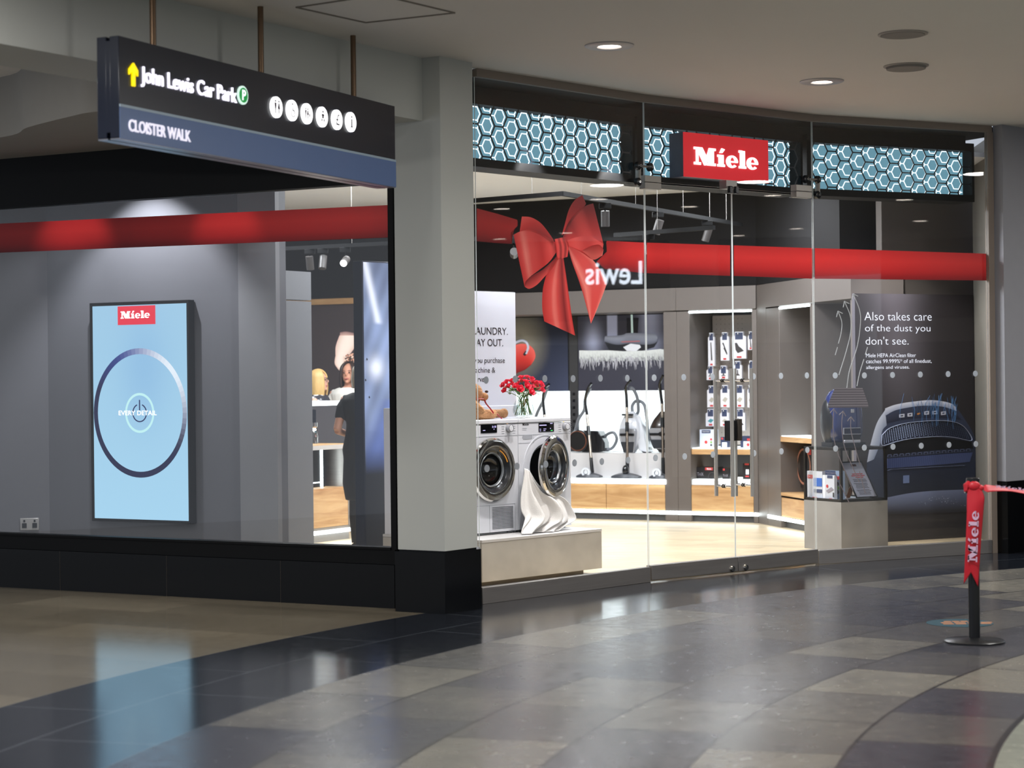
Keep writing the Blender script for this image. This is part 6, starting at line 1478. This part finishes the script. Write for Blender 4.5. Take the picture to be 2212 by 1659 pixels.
b.cc = col('#c2f4f6'); b.ring((ccx, ccz), .125, .142, TD-.006, TD-.004, seg=40, k0=KV, k1=KV)
b.cc = col('#101a55'); b.ring((ccx, ccz), .062, .071, TD-.006, TD-.004, math.radians(112), math.radians(428), 36); b.box(ccx-.005, ccx+.005, TD-.006, TD-.004, ccz+.02, ccz+.10)
obj('ring_graphic', b, M_SCR, t, flat=True)
b = MB(); b.cc = col('#e8203c'); lx0, lzt = PL.hit(255, 661, TD); lx1, lzb = PL.hit(336.5, 700, TD); b.box(lx0, lx1, TD-.006, TD-.004, lzb, lzt-.004); obj('logo_block', b, M_SCR, t, flat=True)
b = MB(); logo_box(b, (PL.u(264.5, TD), PL.u(327, TD), PL.z(264, 688.5, TD), PL.z(264, 672, TD)), TD-.009, TD-.0065); obj('lettering', b, emis('screen_letters', '#ffffff', 1.1), t)
b = MB(); text(b, 'EVERY DETAIL', (PL.u(258, TD), PL.u(340, TD), PL.z(300, 897, TD), PL.z(300, 887, TD)), TD-.009, bold=.012); obj('lettering', b, emis('screen_letters', '#ffffff', 1.1), t)
for (u_, d2, z_, au, ad, az, pw, an, bl) in ((PL.u(335, 1.0), .42, 3.30, PL.u(335, 1.0), 1.0, 1.2, 235, 88, .5), (PL.u(170), .62, 3.3, PL.u(155), .03, 2.45, 80, 50, .8), (PL.u(485), .62, 3.3, PL.u(485), .03, 2.5, 60, 42, .8), (PL.u(580), .50, 3.3, PL.u(570, 1.0), 1.0, 1.3, 45, 60, .7), (PL.u(20), .6, 3.3, PL.u(10, .7), .8, 1.0, 34, 60, .7)):
    light('SPOT', 'window_lamp', PL.w(u_, d2, z_), pw, (.93, .95, 1), aim=PL.w(au, ad, az), size=.03, angle=an, blend=bl)
# panelled end of the left run
f = fr2((-1.905, 16.5), (-1.69, 16.83)); b = MB(); LL = math.hypot(.215, .33); b.box(-.6, LL, 0, .10, .006, 2.17); b.box(-.6, LL, 0, .10, 2.18, 2.42); tag(obj('end_panel', b, pm('end_panel_grey', '#5f6064', .45), fr=f, at=(.2, .05, 0)), 'grey panelled cabinet end right of the wall screen', 'panel')
# blue-black totem with a picture
TF = Fr((-1.145, 15.3), G1.d); t = thing('picture_totem', 'tall dark panel with a blue-white water picture at the right of left window', 'display panel', TF, (.4, .05, .006))
b = MB(); b.box(0, .8, 0, .10, .006, 2.42); obj('panel', b, pm('totem_navy', '#141c30', .35), t, bevel=.002)
def tcf(s, q):
    z = 2.42*(1-s); n_ = .5+.5*math.sin(s*31+q*9)*math.sin(q*23+s*17)
    g = max(0, min(1, (.60-abs(s-.35))*2.2)); c = lerp3(col('#20283f'), col('#93a6cc'), g*(.45+.5*n_))
    c = lerp3(c, col('#eef4ff'), math.exp(-((q-.13-(s-.12)*.9)/.045)**2)*(s < .2)*.9+math.exp(-((s-.34)/.035)**2-((q-.16)/.10)**2))
    if s > .44+.0*q and q > .0: c = lerp3(c, col('#5a74c0'), max(0, min(1, (s-.44-.5*(.2-q))*8))*.7)
    if s > .60: c = lerp3(c, col('#0d0f16'), min(1, (s-.60)*12))
    return c
b = MB(); b.patch([(.012, 2.41), (.012, .02)], [(.79, 2.41), (.79, .02)], 90, 50, tcf, -.002, sm=False); obj('picture', b, pm('totem_print', '#ffffff', .35, vcol=True, emit=.35), t, flat=True)
b = MB()
for px, py in ((792, 776), (789, 821), (797, 858)):
    a = TF.hit(px, py, 0); b.prism([(a[0]-.006, a[1]-.002), (a[0]+.002, a[1]-.009), (a[0]+.006, a[1]-.0), (a[0]-.002, a[1]+.009)], -.006, -.0025)
obj('dark_specks', b, M_BLK, t)
# coffee counter
def lr(px, py, d=0): return LR.hit(px, py, d)
lu0, lu1 = lr(655, 1100)[0], lr(757, 1100)[0]
t = thing('coffee_counter', 'open coffee counter with glowing top edge seen through the left window', 'counter', LR, ((lu0+lu1)/2, .3, .006))
b = MB(); b.box(lu0, lu1, .02, .6, .006, .075); obj('plinth', b, pm('counter_plinth', '#9a9a9c', .3, metal=.6), t)
b = MB(); b.box(lu0, lu1+.02, -.006, .01, .078, .112); obj('floor_light', b, M_LED, t)
b = MB(); b.box(lu0, lu1-.04, .0, .03, .14, .48); obj('drawer_front', b, M_OAK, t)
b = MB(); b.box(lu1-.035, lu1, .0, .6, .112, .87); b.box(lu0, lu1, .0, .5, .112, .138); obj('frame', b, M_STEEL, t)
b = MB(); b.box(lu0, lu1-.035, .02, .6, .48, .50); obj('lower_shelf', b, M_OAK, t)
b = MB(); b.box(lu0, lu1, .0, .6, .86, .90); b.mi = 0; obj('middle_shelf', b, pm('shelf_edge_grey', '#b8b4b2', .4), t); b = MB(); b.box(lu0, lu1-.01, .01, .59, .9, .906); obj('shelf_top', b, M_OAK, t)
b = MB(); b.box(lu0, LR.u(752, .58), .58, .62, .1, 1.28); b.mi = 0; obj('back_panel', b, pm('counter_back', '#38353a', .4), t)
b = MB(); lu2 = lr(745, 868)[0]; b.box(lu0, lu2, -.02, .6, 1.27, 1.31); obj('top', b, emis('counter_glow', '#f2fbff', 4.0), t)
b = MB(); x, z = lr(679, 950, .25); b.lathe([(.0, 0), (.035, 0), (.035, .13), (.022, .15), (.03, .16), (.03, .20), (.0, .20)], 20, (x, .25, .907)); tag(obj('flask', b, M_CHROME, fr=LR, at=(x, .25, .907)), 'shiny metal flask on the middle shelf of the coffee counter', 'flask')
x0 = lr(660, 960, .35)[0]; x1 = lr(682, 960, .35)[0]; b = MB(); b.box(x0, x1, .34, .5, .907, .907+.32); tag(obj('coffee_machine', b, pm('machine_navy', '#0c1420', .2), fr=LR, at=(x0, .4, .907), bevel=.006), 'dark slim coffee machine behind the metal flask', 'coffee machine')
x0, z1_ = lr(655, 1022, .2); x1 = lr(702, 1060, .2)[0]; t = thing('display_box', 'black box with a white glowing edge on the counter lower shelf', 'box', LR, (x0, .2, .501))
b = MB(); b.box(x0, x1, .20, .45, .501, .501+.36); obj('case', b, M_BLK, t); b = MB(); b.box(x1-.07, x1-.04, .192, .2, .503, .501+.355); b.box(x0, x1-.07, .192, .2, .54, .548); obj('light_edge', b, M_LED, t)
# printed hand with coffee beans on the back wall
def bw(px, py, dd=.0): return BR.hit(px, py, -.006-dd)
t = thing('coffee_mural', 'wall print of a pale hand holding coffee beans above the people', 'mural', BR, (bw(750, 760)[0], -.006, bw(750, 760)[1]))
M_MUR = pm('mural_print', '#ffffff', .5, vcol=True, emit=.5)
hz = lambda x, y: bw(640+x/9.217, 600+y/9.217)
b = MB(); sk = lambda s, q: lerp3(lerp3(col('#f7ded0'), col('#fdeee2'), math.sin(q*PI)), col('#c99a90'), max(0, abs(q-.5)*1.4-.3))
b.patch([hz(860, 1150), hz(790, 1350), hz(780, 1500), hz(790, 1620)], [hz(1210, 1150), hz(1210, 1300), hz(1100, 1480), hz(960, 1640)], 20, 12, sk, -.008)
b.patch([hz(780, 1560), hz(765, 1700), hz(820, 1800), hz(900, 1890)], [hz(965, 1560), hz(975, 1660), hz(970, 1740), hz(940, 1800)], 20, 10, sk, -.009)
b.patch([hz(870, 1090), hz(1000, 1070), hz(1210, 1120)], [hz(870, 1200), hz(1000, 1180), hz(1210, 1260)], 12, 6, lambda s, q: lerp3(col('#8c6a68'), col('#e6c2b4'), q), -.0075)
obj('hand_print', b, M_MUR, t, flat=True)
b = MB()
for i in range(90):
    x = rr.uniform(975, 1240); y = rr.uniform(1540, 1720)-(x-975)*.15; p = hz(x, y); s_ = .010; b.cc = col(rr.choice(['#f0b9a0', '#3d2f28', '#d79a80', '#5d4a3c', '#f6d6c6'])); b.face([b.vert((p[0]+s_*math.cos(a)*1.3, -.010-.00002*i, p[1]+s_*math.sin(a))) for a in (0, 1.05, 2.1, 3.14, 4.2, 5.25)])
obj('bean_print', b, M_MUR, t, flat=True)

# people: one continuous body each, clothing and hair as children
def person(lab, px, Y, h, facing, skin, build, seat=None):
    x = ray(px, 818)[0]*Y; k = h/1.68
    t = bpy.data.objects.new('person', None); C.objects.link(t); t.empty_display_size = .1
    t.matrix_world = Matrix.Translation((x, Y, .006)) @ Matrix.Rotation(facing, 4, 'Z') @ Matrix.Scale(k, 4); OFF[t.name] = (0, 0, 0); tag(t, lab, 'person')
    b = MB(); lean = 0
    b.ell((0, .01, 1.555), (.072, .088, .098)); b.ell((0, -.03, 1.505), (.052, .055, .06)); b.ell((0, .035, 1.585), (.070, .07, .075))
    b.ell((0, -.088, 1.545), (.011, .018, .020)); b.ell((0, -.068, 1.495), (.022, .018, .010)); b.ell((0, -.06, 1.462), (.024, .024, .018))
    for s_ in (-1, 1): b.ell((s_*.073, .01, 1.545), (.008, .018, .03))
    b.tube([(0, .02, 1.49), (0, .015, 1.36)], [.050, .058], 14)
    b.loft([[(rx*math.cos(a), .01+ry*math.sin(a), z) for a in [2*PI*j/18 for j in range(18)]] for z, rx, ry in ((.82, .165, .11), (.90, .175, .12), (1.02, .145, .10), (1.12, .13, .095), (1.25, .155, .11), (1.34, .17, .10), (1.385, .13, .075), (1.41, .07, .06))])
    for s_ in (-1, 1):
        b.tube([(s_*.085, .01, .90), (s_*.085, .0, .70), (s_*.08, .0, .48), (s_*.08, .02, .30), (s_*.075, .03, .08)], [.085, .075, .055, .052, .034], 14)
        b.tube([(s_*.075, .05, .035), (s_*.08, -.02, .035), (s_*.082, -.11, .022)], [.032, .036, .026], 10)
        el = build.get('elbow', (.21, .02, 1.08)); ha = build.get('hand', (.20, -.12, .92))
        b.tube([(s_*.155, .01, 1.355), (s_*.19, .015, 1.27), (s_*el[0], el[1], el[2])], [.048, .046, .036], 12)
        b.tube([(s_*el[0], el[1], el[2]), ((s_*(el[0]+ha[0])/2), (el[1]+ha[1])/2, (el[2]+ha[2])/2), (s_*ha[0], ha[1], ha[2])], [.036, .032, .022], 12)
        dv = (Vector(ha)-Vector(el)).normalized(); dv.x *= s_; hv = Vector((s_*ha[0], ha[1], ha[2]))
        b.ell(tuple(hv+dv*.035), (.022, .032, .036))
        for j, ln in enumerate((.06, .068, .064, .052)):
            o0 = hv+dv*.055+Vector((0, (j-1.5)*.015, 0)); b.tube([tuple(o0), tuple(o0+dv*ln*.55), tuple(o0+dv*ln+Vector((-s_*.012, 0, 0)))], [.0085, .008, .0065], 7)
        b.tube([tuple(hv+dv*.02+Vector((0, -.025, 0))), tuple(hv+dv*.05+Vector((0, -.045, 0)))], [.0095, .008], 7)
    obj('body', b, pm(skin[0], skin[1], .6), t, remesh=.009, smooth_it=2)
    return t
def face(t, lip='#a8504e'):
    for s_ in (-1, 1):
        b = MB(); b.ell((s_*.030, -.074, 1.558), (.011, .006, .006), 10, 6); obj('eye', b, pm('eye_dark', '#2a1f1c', .3), t)
        b = MB(); b.tube([(s_*.018, -.080, 1.577), (s_*.032, -.080, 1.581), (s_*.046, -.068, 1.576)], .0028, 6); obj('eyebrow', b, pm('brow', '#4a352a', .7), t)
    b = MB(); b.tube([(-.024, -.076, 1.497), (-.010, -.0865, 1.494), (.010, -.0865, 1.494), (.024, -.076, 1.497)], [.003, .006, .006, .003], 8); obj('mouth', b, pm('lips', lip, .5), t)
def torso(t, m, z0, z1, grow=.018, nm='top', sleeve=None, mat2=None, hem=None):
    b = MB(); prof = [(.45, .15, .12), (.60, .175, .135), (.82, .165, .11), (.90, .175, .12), (1.02, .148, .10), (1.12, .135, .095), (1.25, .158, .11), (1.34, .172, .10), (1.385, .13, .078), (1.405, .075, .062)]
    P = [p for p in prof if z0 <= p[0] <= z1]
    b.loft([[((rx+grow)*math.cos(a), .01+(ry+grow)*math.sin(a), z) for a in [2*PI*j/20 for j in range(20)]] for z, rx, ry in P])
    if sleeve:
        for s_ in (-1, 1): b.tube([(s_*.13, .01, 1.36), (s_*.19, .015, 1.27), (s_*.215, .02, sleeve)], [.055, .06, .052], 14)
    return obj(nm, b, m, t, remesh=.010, smooth_it=4)
M_BLOND = pm('hair_blond', '#c8a468', .5, noise=.35, nscale=40, stretch=(6, 6, .6)); M_BRUN = pm('hair_brown', '#2c1a14', .4, noise=.4, nscale=30, stretch=(6, 6, .6)); M_ASH = pm('hair_ash', '#b9b0a0', .5, noise=.3, nscale=40, stretch=(6, 6, .6))
def hair(t, m, length, w_=.088, front=0.0):
    """scalp shell with a curtain of hair that leaves the face free"""
    b = MB()
    def fn(s, q):
        a = (q-.5)*2*PI*.80+PI/2; th = s*PI*.5
        if s < .55: ss = s/.55; th = ss*PI/2; r = math.sin(th); z = 1.575+.095*math.cos(th); 
        else: ss = (s-.55)/.45; r = 1.0+.10*math.sin(ss*PI*.8)-.12*ss*ss; z = 1.575-length*ss
        wv = 1+.03*math.sin(q*40)*min(1, s*2)
        return (w_*r*math.cos(a)*wv, .015+.098*r*math.sin(a)*wv-(front if s > .3 else 0), z)
    b.grid(fn, 26, 60); obj('hair', b, m, t, solid=.018, angle=180)
pa = person('blond person with glasses in profile, in a black and white patterned top', 690, 20.4, 1.62, math.radians(78), ('skin_fair', '#d9a590'), {})
face(pa); hair(pa, M_BLOND, .19, .09)
b = MB(); 
for s_ in (-1, 1): b.ring((s_*.034, 1.558), .020, .0235, -.096, -.092, seg=20); b.tube([(s_*.056, -.092, 1.562), (s_*.078, .01, 1.560)], .003, 6)
b.tube([(-.012, -.094, 1.560), (.012, -.094, 1.560)], .0025, 6); obj('glasses', b, M_BLK, pa)
mp = bpy.data.materials.new('floral_fabric'); mp.use_nodes = True; nt = NT(mp); v = nt.add('ShaderNodeTexVoronoi'); v.inputs['Scale'].default_value = 14; nt.link(nt.add('ShaderNodeTexCoord').outputs['Object'], v.inputs['Vector']); r_ = nt.ramp(v.outputs['Distance'], [(.30, (.75, .75, .76)), (.42, (.02, .02, .03))]); nt.link(r_, nt.n['Principled BSDF'].inputs['Base Color']); nt.n['Principled BSDF'].inputs['Roughness'].default_value = .8
torso(pa, mp, .82, 1.41, sleeve=1.1); torso(pa, pm('trousers_dark', '#1c1d22', .8), .45, .92, .02, 'skirt')
pb_ = person('dark-haired smiling person in a white jacket facing the street', 753, 20.9, 1.70, math.radians(-12), ('skin_tan', '#c98f74'), {})
face(pb_, '#b0504a'); hair(pb_, M_BRUN, .20, .088); torso(pb_, pm('jacket_white', '#e4e0d8', .7), .60, 1.41, .028, 'jacket', sleeve=.98)
pc = person('person in a black short-sleeved dress seen from behind at the coffee counter', 785, 17.5, 1.66, math.radians(168), ('skin_arm', '#d3a08a'), {'elbow': (.235, .05, 1.07), 'hand': (.17, -.13, 1.02)})
face(pc); hair(pc, M_ASH, .13, .09); torso(pc, pm('dress_black', '#0e0f12', .75), .45, 1.41, .022, 'dress', sleeve=1.17)
b = MB()
for s_ in (-1, 1): b.tube([(s_*.085, .0, .62), (s_*.08, .0, .48), (s_*.08, .02, .30), (s_*.075, .03, .07)], [.078, .061, .057, .039], 14); b.tube([(s_*.075, .055, .036), (s_*.08, -.02, .038), (s_*.082, -.115, .024)], [.038, .042, .030], 10)
obj('tights', b, pm('tights_black', '#16120f', .6), pc)

# ---------------------------------------------------------------- stanchion with printed ribbon, floor sticker
sx, sy = G(2105, 1387); sy += .0
sx, sy = ray(2105, 1387)[0]*(sy), sy
t = thing('barrier_post', 'black queue barrier post on a round flat base at the right', 'barrier post', W, (sx, sy, 0))
b = MB(); b.lathe([(.0, .0), (.168, .0), (.168, .008), (.160, .014), (.06, .018), (.036, .026), (.0, .026)], 48, (sx, sy, .001)); obj('base', b, pm('post_base_black', '#101114', .3), t)
ph = EYE+(HOR-(1032+ROLL*1000))/FPX*sy
b = MB(); b.tube([(sx, sy, .02), (sx, sy, ph-.055)], .0315, 28); obj('pole', b, pm('post_black', '#0b0c0f', .28), t)
b = MB(); b.lathe([(.034, 0), (.037, .004), (.037, .052), (.034, .056), (.0, .056)], 28, (sx, sy, ph-.056)); b.box(sx-.045, sx-.03, sy-.02, sy+.02, ph-.085, ph-.03); obj('cap', b, M_BLK, t)
RBF = Fr((0, sy), (1, 0))
M_RIB = pm('satin_ribbon', '#c0182a', .45, noise=.06, nscale=12)
t = thing('printed_ribbon', 'red ribbon printed Miele knotted round the barrier post, tail hanging and band trailing right', 'ribbon', W, (sx, sy-.05, ph-.08))
def rp(px, py, d=0): a, z = RBF.hit(px, py, d); return (a, sy+d, z)
Lp = smooth([rp(*p, -.05) for p in ((2100, 1043), (2090, 1065), (2088, 1110), (2085, 1180), (2082, 1262))], 8); Rp = smooth([rp(*p, -.05) for p in ((2112, 1043), (2125, 1070), (2125, 1090), (2121, 1150), (2113, 1268))], 8)
nr = len(Lp)
def rb(s, q):
    fi = s*(nr-1); i = min(nr-2, int(fi)); k = fi-i; p = Lp[i].lerp(Lp[i+1], k).lerp(Rp[i].lerp(Rp[i+1], k), q); cut = 0
    if s > .86: cut = (s-.86)/.14*abs(1-abs(2*q-1))*.075
    return (p.x, p.y-.008*math.sin(q*PI)+.006*math.sin(s*7+q*2)-.006*math.sin(q*11)*max(0, 1-s*5), p.z+cut)
b = MB(); b.grid(rb, 50, 15); obj('tail', b, M_RIB, t, solid=.0012, angle=180)
b = MB(); b.ell(rp(2104, 1050, -.04), (.036, .022, .028)); b.ell(rp(2117, 1054, -.035), (.022, .02, .018)); b.tube([rp(2092, 1040, -.02), rp(2086, 1047, -.03), rp(2086, 1060, -.035), rp(2095, 1064, -.035)], [.012, .02, .016, .008], 10, flat=.4)
obj('knot', b, M_RIB, t, bevel=0)
pts = smooth([rp(2115, 1054, -.03), rp(2125, 1055, -.03), rp(2140, 1055, -.02), rp(2175, 1057, .05), rp(2212, 1063, .1), rp(2300, 1078, .2), rp(2420, 1100, .3)], 8)
nn = len(pts)
def bandf(s, q):
    fi = s*(nn-1); i = min(nn-2, int(fi)); p = pts[i].lerp(pts[i+1], fi-i); wv = .006+.026*min(1, max(0, (s-.08)*6)); tw = .9*math.exp(-s*9)
    return (p.x, p.y+(q-.5)*wv*1.2, p.z+(q-.5)*wv*2*(.45+.2*math.sin(s*8)))
b = MB(); b.grid(bandf, 60, 6); obj('band', b, M_RIB, t, solid=.0012, angle=180)
b = MB()
c0p = Vector(rp(2085, 1216, -.062)); 
def ribM(a, e):   # unit word mark turned upright along the tail
    x0, z0_ = rp(2090.5+ (a)*6.5*.0, 1216, -.06)[0], rp(2090, 1216, -.06)[2]
    return None
w0 = Vector(rp(2110, 1214, -.06)); w1 = Vector(rp(2114, 1104, -.06)); ax = (w1-w0); ux_ = ax.normalized(); vx_ = Vector((-ux_.z, 0, ux_.x)); hgt = .056
def TT(x, y): p = w0+ux_*(x/4.11*ax.length)+vx_*(y/1.06*hgt); return (p.x, p.z)
logo(b, TT, sy-.0665, sy-.0655); obj('lettering', b, pm('ribbon_print', '#d9b6d2', .5), t)
b = MB(); a_ = rp(2147, 1052, .0); e_ = rp(2208, 1058, .09)
def TT2(x, y): return (a_[0]+(e_[0]-a_[0])*x/4.11, a_[2]+(e_[2]-a_[2])*x/4.11+.014*y)
logo(b, TT2, sy-.035, sy-.034); obj('lettering', b, pm('ribbon_print', '#d9b6d2', .5), t)
gx, gy = G(2073, 1346); t = thing('floor_sticker', 'round dark teal floor sticker with orange wording behind the barrier post', 'floor sticker', W, (gx, gy, 0))
b = MB(); b.lathe([(.0, .0015), (.198, .0015), (.198, .0005)], 48, (gx, gy, 0)); obj('disc', b, pm('sticker_teal', '#1d4450', .5), t)
b = MB()
for k in range(3):
    L_ = (.10, .16, .15)[k]; y0 = gy+.055-k*.06
    for j in range(4): x0 = gx-.11+j*(L_*.5)+(.03 if k == 0 else 0); b.box(x0, x0+L_*.42, y0, y0+.035, .0016, .0024)
obj('wording', b, pm('sticker_orange', '#b9805a', .5), t)
light('SPOT', 'soffit_lamp', (-1.9, 13.1, 3.15), 60, (1, .93, .80), aim=(-2.0, 13.25, 0), size=.05, angle=70, blend=.5)
# out-of-view area lights added under the mall ceiling to brighten the concourse
for x, y, p in ((-2.6, 8.0, 60), (1.5, 9.5, 70), (4.5, 12.5, 70), (-.5, 5.0, 60), (5.5, 7.5, 60), (2.2, 3.0, 60), (7.5, 15.2, 60), (-4.5, 11.0, 40)):
    light('AREA', 'concourse_fill', (x, y, H-.03), p*1.4, (1, .975, .945), aim=(x, y, 0), size=.35)
